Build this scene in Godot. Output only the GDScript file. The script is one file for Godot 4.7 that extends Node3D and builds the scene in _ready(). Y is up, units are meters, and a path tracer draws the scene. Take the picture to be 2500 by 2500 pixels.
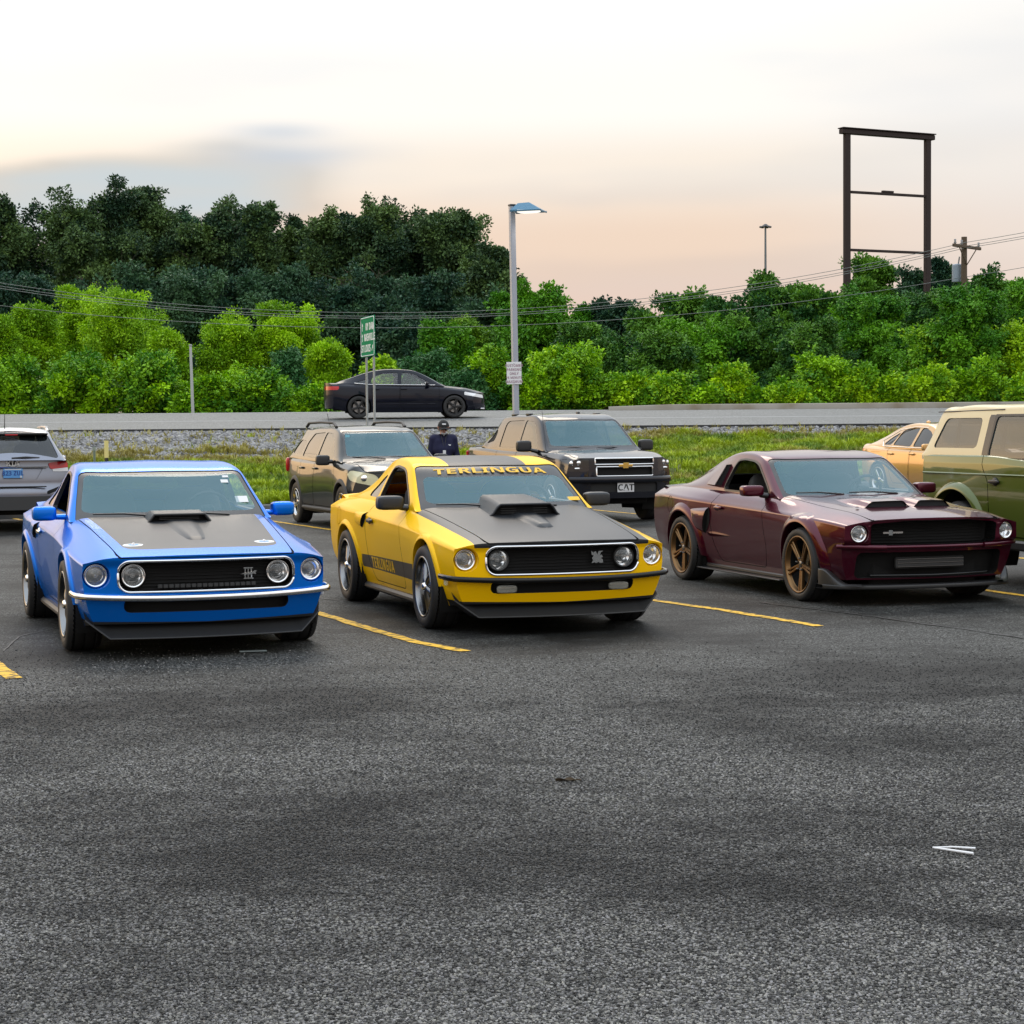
extends Node3D
# A parking lot at sunset: three restyled fastbacks in front, parked cars behind, a road and trees beyond.

var M := {}
var rng := RandomNumberGenerator.new()
var used := {}

func _ready() -> void:
	rng.seed = 7
	# camera
	var cam := Camera3D.new()
	cam.name = "camera"
	cam.position = Vector3(0, 1.648, 0)
	cam.rotation_degrees = Vector3(-2.545, 0, -0.449)
	cam.fov = 29.8
	cam.near = 0.1
	cam.far = 4000.0
	add_child(cam)
	# sky and exposure
	var env := Environment.new()
	env.background_mode = Environment.BG_SKY
	env.tonemap_mode = Environment.TONE_MAPPER_LINEAR
	env.tonemap_exposure = 1.0
	env.sdfgi_enabled = true
	env.ssao_enabled = true
	env.ssil_enabled = true
	var sky := Sky.new()
	var sm := PanoramaSkyMaterial.new()
	sm.panorama = sky_picture()
	sky.sky_material = sm
	env.sky = sky
	env.background_energy_multiplier = 1.0
	var we := WorldEnvironment.new()
	we.name = "world_environment"
	we.environment = env
	add_child(we)
	# low sun behind the haze, ahead on the left
	var sun := DirectionalLight3D.new()
	sun.name = "sun"
	sun.light_energy = 0.26
	sun.light_color = Color(1.0, 0.93, 0.84)
	sun.light_angular_distance = 26.0
	sun.shadow_enabled = true
	var az := deg_to_rad(-8.0)
	var el := deg_to_rad(45.0)
	var to_sun := Vector3(sin(az) * cos(el), sin(el), -cos(az) * cos(el))
	sun.look_at_from_position(Vector3.ZERO, -to_sun, Vector3.UP)
	add_child(sun)
	make_materials()
	setting()
	mustang(0, Vector3(-2.935, 0, -15.964), 19.5)
	mustang(1, Vector3(-0.263, 0, -17.314), 18.0)
	mustang(2, Vector3(3.147, 0, -19.484), 18.07)
	other_vehicles()
	street_things()
	person()
	plants()
	litter()

# ---------------------------------------------------------------- sky
func sky_picture() -> ImageTexture:
	var w := 2048
	var h := 1024
	var im := Image.create(w, h, false, Image.FORMAT_RGBF)
	var na := FastNoiseLite.new()
	na.seed = 3
	na.frequency = 0.9
	na.fractal_octaves = 5
	# keys: elevation in degrees -> colour (linear)
	var keys := [[-90.0, Color(0.10, 0.10, 0.10)], [-3.0, Color(0.16, 0.15, 0.14)], [-0.4, Color(0.55, 0.47, 0.42)], [0.8, Color(0.70, 0.565, 0.50)], [3.0, Color(0.79, 0.605, 0.515)], [5.5, Color(0.89, 0.70, 0.56)],
		[7.6, Color(0.97, 0.87, 0.76)], [9.3, Color(1.05, 1.01, 0.95)], [14.0, Color(1.12, 1.11, 1.08)], [30.0, Color(1.34, 1.42, 1.52)], [60.0, Color(1.48, 1.66, 1.88)], [90.0, Color(1.5, 1.7, 1.95)]]
	var glow_az := deg_to_rad(-50.0)
	for y in h:
		var el := 90.0 - (y + 0.5) * 180.0 / h
		var k := 0
		while k < keys.size() - 2 and keys[k + 1][0] < el:
			k += 1
		var t := smoothstep(0.0, 1.0, clampf((el - keys[k][0]) / (keys[k + 1][0] - keys[k][0]), 0, 1))
		var c0: Color = keys[k][1]
		var base := c0.lerp(keys[k + 1][1], t)
		var ce := cos(deg_to_rad(el))
		for x in w:
			# column 0 looks along -Z
			var az := wrapf((x + 0.5) / w * TAU, -PI, PI)
			var c := base
			if el > -1.0:
				var d := absf(wrapf(az - glow_az, -PI, PI))
				var g := exp(-pow(d / 0.36, 2.0)) * exp(-pow((el - 6.0) / 12.0, 2.0))
				c = c + Color(2.6, 1.55, 0.55) * g
				if el < 40.0:
					var dx := sin(az) * ce
					var dz := -cos(az) * ce
					var dy := sin(deg_to_rad(el))
					var q := Vector3(dx * 3.2, dy * 22.0, dz * 3.2)
					var n := na.get_noise_3d(q.x, q.y, q.z)
					var n2 := na.get_noise_3d(q.x * 0.5 + 40.0, q.y * 0.6, q.z * 0.5)
					var a := rad_to_deg(az)
					# the grey bank low on the left and the two blue wisps right of it
					var top := 7.9 + 0.10 * minf(a + 8.0, 0.0) - 0.032 * maxf(a + 9.5, 0.0) * maxf(a + 9.5, 0.0) * 0.9 + n2 * 1.4
					var bank := smoothstep(top + 0.35, top - 0.7, el) * smoothstep(top - 3.4, top - 1.5, el)
					bank *= smoothstep(-34.0, -18.0, a) * smoothstep(-4.2, -8.6, a)
					bank *= clampf(0.92 + 0.9 * na.get_noise_3d(q.x * 1.6, q.y * 2.6, q.z * 1.6), 0.35, 1.15)
					c = c.lerp(Color(0.27, 0.325, 0.35), clampf(bank * 0.95, 0, 1))
					var w1 := exp(-pow((a + 6.8) / 1.5, 2.0)) * exp(-pow((el - 8.55 - 0.25 * n2) / 0.24, 2.0))
					var w2 := exp(-pow((a + 6.6) / 2.1, 2.0)) * exp(-pow((el - 7.85 - 0.3 * n2) / 0.38, 2.0))
					c = c.lerp(Color(0.56, 0.64, 0.74), clampf(w1 * 0.8 + w2 * 0.75, 0, 0.9) * (0.85 + 0.5 * n))
					# faint streaks everywhere, cooler to the right
					var st := smoothstep(0.0, 0.5, n) * smoothstep(1.0, 5.0, el)
					c = c.lerp(c * Color(0.90, 0.93, 0.97), st * 0.9)
					var cool := smoothstep(5.0, 16.0, a) * smoothstep(160.0, 60.0, a) * smoothstep(1.5, 7.0, el) * smoothstep(16.0, 9.0, el)
					c = c.lerp(Color(0.83, 0.82, 0.82), cool * 0.55)
			im.set_pixel(x, y, c)
	return ImageTexture.create_from_image(im)

# ---------------------------------------------------------------- materials
func mat(col: Color, rough := 0.6, metal := 0.0, coat := 0.0) -> StandardMaterial3D:
	# col is the linear base colour
	var m := StandardMaterial3D.new()
	m.albedo_color = col.linear_to_srgb()
	m.roughness = rough
	m.metallic = metal
	if coat > 0.0:
		m.clearcoat_enabled = true
		m.clearcoat = coat
		m.clearcoat_roughness = 0.04
		m.metallic_specular = 0.2
	return m

func glass(col: Color, alpha: float, rough := 0.02) -> StandardMaterial3D:
	var m := StandardMaterial3D.new()
	m.transparency = BaseMaterial3D.TRANSPARENCY_ALPHA
	var c := col.linear_to_srgb()
	c.a = alpha
	m.albedo_color = c
	m.roughness = rough
	m.metallic_specular = 0.6
	return m

func noise_tex(freq: float, ramp: Array, size := 512, seed_ := 1, kind := FastNoiseLite.TYPE_SIMPLEX_SMOOTH, oct := 4) -> NoiseTexture2D:
	var n := FastNoiseLite.new()
	n.seed = seed_
	n.noise_type = kind
	n.frequency = freq
	n.fractal_octaves = oct
	var t := NoiseTexture2D.new()
	t.width = size
	t.height = size
	t.seamless = true
	t.noise = n
	var g := Gradient.new()
	var off := PackedFloat32Array()
	var cols := PackedColorArray()
	for r in ramp:
		off.append(r[0])
		cols.append((r[1] as Color).linear_to_srgb())
	g.offsets = off
	g.colors = cols
	t.color_ramp = g
	return t

func grey(v: float) -> Color:
	return Color(v, v, v)

func make_materials() -> void:
	M.blue = mat(Color(0.0, 0.17, 0.72), 0.27, 0.6, 0.38)
	M.yellow = mat(Color(0.95, 0.54, 0.0), 0.45, 0.2, 0.28)
	M.maroon = mat(Color(0.075, 0.003, 0.016), 0.28, 0.6, 0.8)
	M.hood_black = mat(Color(0.018, 0.020, 0.023), 0.40)
	M.chin_black = mat(grey(0.005), 0.8)
	M.satin_black = mat(grey(0.022), 0.4)
	M.gloss_black = mat(grey(0.008), 0.12, 0.0, 0.6)
	M.matte_black = mat(grey(0.012), 0.75)
	M.void_black = mat(grey(0.004), 0.9)
	M.rubber = mat(grey(0.018), 0.62)
	M.chrome = mat(grey(0.80), 0.06, 1.0)
	M.steel = mat(grey(0.55), 0.22, 1.0)
	M.gunmetal = mat(grey(0.22), 0.3, 1.0)
	M.wheel_lip = mat(grey(0.24), 0.16, 1.0)
	M.bronze = mat(Color(0.20, 0.115, 0.05), 0.35, 0.9)
	M.dark_wheel = mat(grey(0.02), 0.3, 0.3)
	M.disc = mat(grey(0.3), 0.35, 1.0)
	M.windshield = glass(Color(0.03, 0.215, 0.27), 0.36)
	M.side_glass = glass(Color(0.03, 0.05, 0.05), 0.72)
	M.tint_glass = glass(Color(0.006, 0.008, 0.009), 0.88)
	M.clear_glass = glass(Color(0.8, 0.8, 0.8), 0.06)
	M.frit = mat(grey(0.03), 0.25)
	M.smoke_lens = glass(Color(0.40, 0.40, 0.34), 0.45, 0.1)
	M.lens = glass(Color(0.75, 0.8, 0.8), 0.10)
	M.yellow_lens = glass(Color(0.80, 0.74, 0.45), 0.75, 0.1)
	M.reflector = mat(grey(0.85), 0.12, 1.0)
	M.white_lamp = mat(grey(0.75), 0.3)
	M.amber = mat(Color(0.75, 0.20, 0.01), 0.25, 0.0, 0.6)
	M.red_lamp = mat(Color(0.50, 0.008, 0.01), 0.18, 0.0, 1.0)
	M.seat = mat(grey(0.02), 0.7)
	M.interior = mat(grey(0.012), 0.8)
	M.white_print = mat(grey(0.8), 0.5)
	M.yellow_print = mat(Color(0.80, 0.46, 0.01), 0.5)
	M.black_print = mat(grey(0.012), 0.5)
	M.silver_paint = mat(Color(0.20, 0.21, 0.25), 0.3, 0.65, 1.0)
	M.dark_grey_paint = mat(Color(0.020, 0.022, 0.020), 0.3, 0.4, 0.75)
	M.black_paint = mat(Color(0.011, 0.012, 0.017), 0.25, 0.2, 0.75)
	M.navy_paint = mat(Color(0.004, 0.005, 0.012), 0.35, 0.0, 0.5)
	M.gold_paint = mat(Color(0.62, 0.36, 0.13), 0.3, 0.45, 1.0)
	M.green_paint = mat(Color(0.085, 0.115, 0.016), 0.32, 0.2, 1.0)
	M.cream = mat(Color(0.72, 0.60, 0.36), 0.4, 0.0, 0.5)
	M.plastic = mat(grey(0.035), 0.6)
	M.bowtie = mat(Color(0.72, 0.45, 0.10), 0.25, 0.8)
	M.plate_white = mat(grey(0.62), 0.5)
	M.plate_blue = mat(Color(0.10, 0.30, 0.62), 0.5)
	M.zinc = mat(Color(0.34, 0.36, 0.36), 0.5, 0.6)
	M.sign_green = mat(Color(0.001, 0.22, 0.085), 0.7)
	M.sign_green.metallic_specular = 0.2
	M.pole_white = mat(Color(0.38, 0.40, 0.45), 0.4)
	M.pole_dark = mat(Color(0.05, 0.055, 0.06), 0.5)
	M.rust = mat(Color(0.030, 0.018, 0.016), 0.85)
	M.wood = mat(Color(0.10, 0.07, 0.045), 0.9)
	M.wire = mat(Color(0.12, 0.14, 0.135), 0.5)
	M.line_paint = mat(Color(0.74, 0.42, 0.012), 0.7)
	M.white_line = mat(grey(0.55), 0.7)

# ---------------------------------------------------------------- naming
func numbered(called: String, parent: Node) -> String:
	var key := str(parent.get_instance_id()) + called
	used[key] = used.get(key, -1) + 1
	return called if used[key] == 0 else "%s_%03d" % [called, used[key]]

func tag(o: Node3D, label: String, category: String, group := "", kind := "") -> Node3D:
	o.set_meta("label", label)
	o.set_meta("category", category)
	if group:
		o.set_meta("group", group)
	if kind:
		o.set_meta("kind", kind)
	return o

func thing(called: String, at := Vector3.ZERO, yaw := 0.0) -> Node3D:
	var o := Node3D.new()
	o.name = numbered(called, self)
	o.position = at
	o.rotation_degrees.y = yaw
	add_child(o)
	return o

func node(called: String, parent: Node, at := Vector3.ZERO) -> Node3D:
	var o := Node3D.new()
	o.name = numbered(called, parent)
	o.position = at
	parent.add_child(o)
	return o

func mesh(called: String, m: Mesh, mt: Material, parent: Node) -> MeshInstance3D:
	var o := MeshInstance3D.new()
	o.name = numbered(called, parent)
	o.mesh = m
	o.material_override = mt
	parent.add_child(o)
	return o

# ---------------------------------------------------------------- surfaces
class Sf:
	var p := PackedVector3Array()
	var n := PackedVector3Array()
	var t := PackedInt32Array()
	func tri(a: Vector3, b: Vector3, c: Vector3) -> void:
		var nn := (b - a).cross(c - a).normalized()
		var k := p.size()
		p.append(a); p.append(b); p.append(c)
		n.append(nn); n.append(nn); n.append(nn)
		t.append(k); t.append(k + 1); t.append(k + 2)
	func quad(a: Vector3, b: Vector3, c: Vector3, d: Vector3) -> void:
		var nn := (c - a).cross(d - b).normalized()
		var k := p.size()
		for v in [a, b, c, d]:
			p.append(v)
			n.append(nn)
		for i in [0, 1, 2, 0, 2, 3]:
			t.append(k + i)
	func join(o: Sf) -> Sf:
		var k := p.size()
		p.append_array(o.p)
		n.append_array(o.n)
		for i in o.t:
			t.append(k + i)
		return self
	func moved(x: Transform3D) -> Sf:
		var o := Sf.new()
		o.p = x * p
		o.n = n.duplicate()
		var b := x.basis.inverse().transposed()
		for i in n.size():
			o.n[i] = (b * n[i]).normalized()
		o.t = t.duplicate()
		return o
	func tidy() -> Sf:
		# without the points that no triangle uses
		var o := Sf.new()
		var to := PackedInt32Array()
		to.resize(p.size())
		to.fill(-1)
		for i in t:
			if to[i] < 0:
				to[i] = o.p.size()
				o.p.append(p[i])
				o.n.append(n[i])
			o.t.append(to[i])
		return o
	func mirrored() -> Sf:
		return moved(Transform3D(Basis.from_scale(Vector3(-1, 1, 1)), Vector3.ZERO))
	func pushed(d: float) -> Sf:
		var o := Sf.new()
		o.n = n
		o.t = t
		o.p = p.duplicate()
		for i in p.size():
			o.p[i] = p[i] + n[i] * d
		return o

func to_mesh(s: Sf) -> ArrayMesh:
	var t := s.t.duplicate()
	for i in range(0, t.size(), 3):
		var a := s.p[t[i]]
		var c := (s.p[t[i + 1]] - a).cross(s.p[t[i + 2]] - a)
		if c.dot(s.n[t[i]] + s.n[t[i + 1]] + s.n[t[i + 2]]) > 0.0:
			var k := t[i + 1]
			t[i + 1] = t[i + 2]
			t[i + 2] = k
	var arr := []
	arr.resize(Mesh.ARRAY_MAX)
	arr[Mesh.ARRAY_VERTEX] = s.p
	arr[Mesh.ARRAY_NORMAL] = s.n
	arr[Mesh.ARRAY_INDEX] = t
	var m := ArrayMesh.new()
	m.add_surface_from_arrays(Mesh.PRIMITIVE_TRIANGLES, arr)
	return m

func part(called: String, s: Sf, mt: Material, parent: Node) -> MeshInstance3D:
	if s.t.size() == 0:
		return null
	return mesh(called, to_mesh(s), mt, parent)

func parts_by_side(called: String, s: Sf, mt: Material, parent: Node, ends := false) -> void:
	# the same kind of piece on the left and right (and front and rear), each a part of its own
	for k in (4 if ends else 2):
		var o := Sf.new()
		o.p = s.p
		o.n = s.n
		for i in range(0, s.t.size(), 3):
			var m := (s.p[s.t[i]] + s.p[s.t[i + 1]] + s.p[s.t[i + 2]]) / 3.0
			if (m.x > 0.0) == (k % 2 == 0) and (not ends or (m.z > 0.0) == (k < 2)):
				o.t.append(s.t[i]); o.t.append(s.t[i + 1]); o.t.append(s.t[i + 2])
		part(called, o.tidy(), mt, parent)

func grid(rows: Array, closed := false) -> Sf:
	# rows of equally many points; normals are smooth and point to (across rows) x (along row)
	var s := Sf.new()
	var m: int = rows[0].size()
	var k := rows.size()
	for i in k:
		var r: PackedVector3Array = rows[i]
		var up: PackedVector3Array = rows[mini(i + 1, k - 1)]
		var dn: PackedVector3Array = rows[maxi(i - 1, 0)]
		for j in m:
			var a: Vector3
			if closed:
				a = r[(j + 1) % m] - r[(j + m - 1) % m]
			else:
				a = r[mini(j + 1, m - 1)] - r[maxi(j - 1, 0)]
			var b := up[j] - dn[j]
			var nn := b.cross(a)
			s.p.append(r[j])
			s.n.append(nn.normalized() if nn.length_squared() > 1e-16 else Vector3.ZERO)
	var mm := m if closed else m - 1
	for i in k - 1:
		for j in mm:
			var a := i * m + j
			var b := i * m + (j + 1) % m
			for q in [a, b, b + m, a, b + m, a + m]:
				s.t.append(q)
	for i in s.n.size():  # points where a row shrinks to one place
		if s.n[i] == Vector3.ZERO:
			var r := i / m
			var j := i % m
			var alt := i + m if r == 0 else i - m
			s.n[i] = s.n[alt] if s.n[alt] != Vector3.ZERO else s.n[clampi(i + (1 if j == 0 else -1), 0, s.n.size() - 1)]
			if s.n[i] == Vector3.ZERO:
				s.n[i] = Vector3.UP
	return s

func outward(s: Sf, c: Vector3) -> Sf:
	# turn all normals if most of them look towards c
	var sum := 0.0
	for i in s.p.size():
		sum += signf((s.p[i] - c).dot(s.n[i]))
	if sum < 0.0:
		for i in s.n.size():
			s.n[i] = -s.n[i]
	return s

func cut(s: Sf, f: Callable) -> Array:
	# [the part where f < 0, the rest, the points and normals of the seam in pairs]
	var v := PackedFloat32Array()
	v.resize(s.p.size())
	var any := false
	for i in s.p.size():
		v[i] = f.call(s.p[i])
		any = any or v[i] < 0.0
	var a := Sf.new()
	if not any:
		return [a, s, [PackedVector3Array(), PackedVector3Array()]]
	var b := Sf.new()
	var ia := PackedInt32Array()
	var ib := PackedInt32Array()
	ia.resize(v.size())
	ib.resize(v.size())
	ia.fill(-1)
	ib.fill(-1)
	for i in v.size():
		if v[i] < 0.0:
			ia[i] = a.p.size()
			a.p.append(s.p[i])
			a.n.append(s.n[i])
		else:
			ib[i] = b.p.size()
			b.p.append(s.p[i])
			b.n.append(s.n[i])
	var seam := {}
	var ep := PackedVector3Array()
	var en := PackedVector3Array()
	for k in range(0, s.t.size(), 3):
		var x := s.t[k]
		var y := s.t[k + 1]
		var z := s.t[k + 2]
		var inx := v[x] < 0.0
		var iny := v[y] < 0.0
		var inz := v[z] < 0.0
		if inx == iny and iny == inz:
			if inx:
				a.t.append(ia[x]); a.t.append(ia[y]); a.t.append(ia[z])
			else:
				b.t.append(ib[x]); b.t.append(ib[y]); b.t.append(ib[z])
			continue
		if iny != inx and iny != inz:
			var q := x
			x = y; y = z; z = q
		elif inz != inx and inz != iny:
			var q := z
			z = y; y = x; x = q
		var e := []
		for o in [y, z]:
			var key := mini(x, o) * 1000003 + maxi(x, o)
			if not seam.has(key):
				var w := v[x] / (v[x] - v[o])
				var pp := s.p[x].lerp(s.p[o], w)
				var nn := s.n[x].lerp(s.n[o], w).normalized()
				a.p.append(pp); a.n.append(nn)
				b.p.append(pp); b.n.append(nn)
				seam[key] = [a.p.size() - 1, b.p.size() - 1]
			e.append(seam[key])
		var lone := v[x] < 0.0
		var one := a if lone else b
		var two := b if lone else a
		var i1 := 0 if lone else 1
		var i2 := 1 - i1
		var lx := ia[x] if lone else ib[x]
		var ty := ib[y] if lone else ia[y]
		var tz := ib[z] if lone else ia[z]
		one.t.append(lx); one.t.append(e[0][i1]); one.t.append(e[1][i1])
		two.t.append(e[0][i2]); two.t.append(ty); two.t.append(tz)
		two.t.append(e[0][i2]); two.t.append(tz); two.t.append(e[1][i2])
		for q in e:
			ep.append(a.p[q[0]])
			en.append(a.n[q[0]])
	return [a, b, [ep, en]]

func rim(seam: Array, depth: float, dir := Vector3.ZERO) -> Sf:
	# a strip that goes inward from a seam
	var s := Sf.new()
	var p: PackedVector3Array = seam[0]
	var n: PackedVector3Array = seam[1]
	for i in range(0, p.size(), 2):
		var d0 := (dir if dir != Vector3.ZERO else -n[i]) * depth
		var d1 := (dir if dir != Vector3.ZERO else -n[i + 1]) * depth
		s.quad(p[i], p[i + 1], p[i + 1] + d1, p[i] + d0)
	return s

func seam_rim(seam: Array, target: Callable) -> Sf:
	# a strip from a seam to where target(p) puts each point
	var s := Sf.new()
	var p: PackedVector3Array = seam[0]
	for i in range(0, p.size(), 2):
		s.quad(p[i], p[i + 1], target.call(p[i + 1]), target.call(p[i]))
	return s

func lathe(prof: PackedVector2Array, seg: int, sharp := false) -> Sf:
	# prof is (radius, along x); turned about the x axis
	var s := Sf.new()
	var pr := prof
	if sharp:
		for i in prof.size() - 1:
			var two := PackedVector2Array([prof[i], prof[i + 1]])
			s.join(lathe(two, seg))
		return s
	var rows := []
	for q in pr:
		var r := PackedVector3Array()
		for k in seg:
			var a := TAU * k / seg
			r.append(Vector3(q.y, cos(a) * q.x, sin(a) * q.x))
		rows.append(r)
	return grid(rows, true)

func tube(path: PackedVector3Array, rad: float, sides := 6, closed := false, rad_end := -1.0, flat := 1.0, up := Vector3.UP) -> Sf:
	var rows := []
	var k := path.size()
	for i in k:
		var d: Vector3
		if closed:
			d = path[(i + 1) % k] - path[(i + k - 1) % k]
		else:
			d = path[mini(i + 1, k - 1)] - path[maxi(i - 1, 0)]
		d = d.normalized()
		var u := up - d * up.dot(d)
		if u.length() < 0.05:
			u = Vector3.RIGHT - d * d.x
			if u.length() < 0.05:
				u = Vector3.BACK - d * d.z
		u = u.normalized()
		var w := d.cross(u)
		var r := rad if rad_end < 0.0 else lerpf(rad, rad_end, float(i) / (k - 1))
		var row := PackedVector3Array()
		for j in sides:
			var a := TAU * j / sides
			row.append(path[i] + u * cos(a) * r + w * sin(a) * r * flat)
		rows.append(row)
	if closed:
		rows.append(rows[0])
	var s := grid(rows, true)
	for i in s.p.size():
		var c := path[(i / sides) % k]
		var o := s.p[i] - c
		if o.dot(s.n[i]) < 0.0:
			s.n[i] = -s.n[i]
	if not closed:
		for e in [0, k - 1]:
			var row: PackedVector3Array = rows[e]
			for j in range(1, sides - 1):
				s.tri(row[0], row[j], row[j + 1])
				if (s.n[s.n.size() - 1]).dot(path[e] - path[1 if e == 0 else k - 2]) < 0.0:
					for q in 3:
						s.n[s.n.size() - 1 - q] *= -1.0
	return s

func box(at: Vector3, size: Vector3, bev := 0.0) -> Sf:
	# a box with chamfered edges
	var s := Sf.new()
	var h := size * 0.5
	var b := minf(bev, minf(h.x, minf(h.y, h.z)) * 0.9)
	for ax in 3:
		var u := (ax + 1) % 3
		var w := (ax + 2) % 3
		for sg in [-1.0, 1.0]:
			var q := []
			for c in [[-1, -1], [1, -1], [1, 1], [-1, 1]]:
				var p := Vector3.ZERO
				p[ax] = h[ax] * sg
				p[u] = (h[u] - b) * c[0]
				p[w] = (h[w] - b) * c[1]
				q.append(at + p)
			s.quad(q[0], q[1], q[2], q[3])
			for k in 4:
				var nn := Vector3.ZERO
				nn[ax] = sg
				s.n[s.n.size() - 4 + k] = nn
	if b > 0.0:
		for ax in 3:
			var u := (ax + 1) % 3
			var w := (ax + 2) % 3
			for su in [-1.0, 1.0]:
				for sw in [-1.0, 1.0]:
					var q := []
					for c in [[-1, 0], [1, 0], [1, 1], [-1, 1]]:
						var p := Vector3.ZERO
						p[ax] = (h[ax] - b) * c[0]
						p[u] = (h[u] if c[1] == 0 else h[u] - b) * su
						p[w] = (h[w] - b if c[1] == 0 else h[w]) * sw
						q.append(at + p)
					s.quad(q[0], q[1], q[2], q[3])
					var nn := Vector3.ZERO
					nn[u] = su
					nn[w] = sw
					for k in 4:
						s.n[s.n.size() - 4 + k] = nn.normalized()
		for sx in [-1.0, 1.0]:
			for sy in [-1.0, 1.0]:
				for sz in [-1.0, 1.0]:
					var sg := Vector3(sx, sy, sz)
					s.tri(at + sg * Vector3(h.x, h.y - b, h.z - b), at + sg * Vector3(h.x - b, h.y, h.z - b), at + sg * Vector3(h.x - b, h.y - b, h.z))
					for k in 3:
						s.n[s.n.size() - 3 + k] = sg.normalized()
	return s

func lump(at: Vector3, half: Vector3, e := 0.5, ax := 20, ay := 12) -> Sf:
	# a rounded block (superellipsoid); e = 1 is an ellipsoid, small e is boxy
	var rows := []
	for i in ay + 1:
		var v := -PI / 2 + PI * i / ay
		var row := PackedVector3Array()
		for k in ax:
			var u := TAU * k / ax
			var cv := signf(cos(v)) * pow(absf(cos(v)), e)
			row.append(at + half * Vector3(cv * signf(cos(u)) * pow(absf(cos(u)), e), signf(sin(v)) * pow(absf(sin(v)), e), cv * signf(sin(u)) * pow(absf(sin(u)), e)))
		rows.append(row)
	return outward(grid(rows, true), at)

func prism(poly: PackedVector2Array, depth: float, bev := 0.0) -> Sf:
	# poly in x, y extruded from z = 0 to z = depth, with the front edge bevelled
	var s := Sf.new()
	var pl := poly
	if Geometry2D.is_polygon_clockwise(pl):
		pl = pl.duplicate()
		pl.reverse()
	var inn := pl
	if bev > 0.0:
		var o := Geometry2D.offset_polygon(pl, -bev, Geometry2D.JOIN_MITER)
		if o.size() == 1 and o[0].size() == pl.size():
			inn = o[0]
			if Geometry2D.is_polygon_clockwise(inn):
				inn.reverse()
			var best := 0
			for k in pl.size():
				if inn[k].distance_to(pl[0]) < inn[best].distance_to(pl[0]):
					best = k
			var r := PackedVector2Array()
			for k in pl.size():
				r.append(inn[(best + k) % pl.size()])
			inn = r
	var m := pl.size()
	var zb := depth - (bev if inn != pl else 0.0)
	for k in m:
		var a := pl[k]
		var b := pl[(k + 1) % m]
		s.quad(Vector3(a.x, a.y, 0), Vector3(b.x, b.y, 0), Vector3(b.x, b.y, zb), Vector3(a.x, a.y, zb))
		if inn != pl:
			var c := inn[(k + 1) % m]
			var d := inn[k]
			s.quad(Vector3(a.x, a.y, zb), Vector3(b.x, b.y, zb), Vector3(c.x, c.y, depth), Vector3(d.x, d.y, depth))
	var ti := Geometry2D.triangulate_polygon(inn)
	for k in range(0, ti.size(), 3):
		var q := [inn[ti[k]], inn[ti[k + 1]], inn[ti[k + 2]]]
		var base := s.p.size()
		for v in q:
			s.p.append(Vector3(v.x, v.y, depth))
			s.n.append(Vector3(0, 0, 1))
		for v in 3:
			s.t.append(base + v)
		base = s.p.size()
		for v in q:
			s.p.append(Vector3(v.x, v.y, 0))
			s.n.append(Vector3(0, 0, -1))
		for v in 3:
			s.t.append(base + v)
	return s

func at_turn(at: Vector3, rx := 0.0, ry := 0.0, rz := 0.0, sc := 1.0) -> Transform3D:
	return Transform3D(Basis.from_euler(Vector3(deg_to_rad(rx), deg_to_rad(ry), deg_to_rad(rz))).scaled(Vector3.ONE * sc), at)

func words(called: String, txt: String, height: float, depth: float, mt: Material, parent: Node, x: Transform3D, stretch := 1.0, font := "Droid Sans", bold := 700) -> MeshInstance3D:
	var f := SystemFont.new()
	f.font_names = PackedStringArray([font])
	f.font_weight = bold
	var tm := TextMesh.new()
	tm.text = txt
	tm.font = f
	tm.font_size = 64
	tm.pixel_size = height / 46.0
	tm.depth = depth
	tm.curve_step = 2.0
	var o := MeshInstance3D.new()
	o.name = numbered(called, parent)
	o.mesh = tm
	o.material_override = mt
	o.transform = x * Transform3D(Basis.from_scale(Vector3(stretch, 1, 1)), Vector3.ZERO)
	parent.add_child(o)
	return o

# ---------------------------------------------------------------- outlines
func rr(x: float, y: float, hw: float, hh: float, r: float) -> float:
	var q := Vector2(absf(x) - hw + r, absf(y) - hh + r)
	return Vector2(maxf(q.x, 0), maxf(q.y, 0)).length() + minf(maxf(q.x, q.y), 0.0) - r

func rmax(a: float, b: float, r: float) -> float:
	if a > -r and b > -r:
		return sqrt((a + r) * (a + r) + (b + r) * (b + r)) - r
	return maxf(a, b)

func rounded(poly: Array, times := 2, rad := 0.055) -> PackedVector2Array:
	# the outline with its corners rounded
	var q := PackedVector2Array()
	var k := poly.size()
	for i in k:
		var a: Vector2 = poly[(i + k - 1) % k]
		var b: Vector2 = poly[i]
		var c: Vector2 = poly[(i + 1) % k]
		var p := b.move_toward(a, minf(rad, b.distance_to(a) * 0.45))
		var r := b.move_toward(c, minf(rad, b.distance_to(c) * 0.45))
		for j in 5:
			var t := j / 4.0
			q.append(p.lerp(b, t).lerp(b.lerp(r, t), t))
	return q

func inside(poly: PackedVector2Array) -> Callable:
	# signed distance in metres to an outline drawn in (z, y), as a function of a point
	var lo := Vector2(1e9, 1e9)
	var hi := -lo
	for q in poly:
		lo = lo.min(q)
		hi = hi.max(q)
	return func(v: Vector3) -> float: return sdp(Vector2(v.z, v.y), poly, lo, hi)

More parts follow.
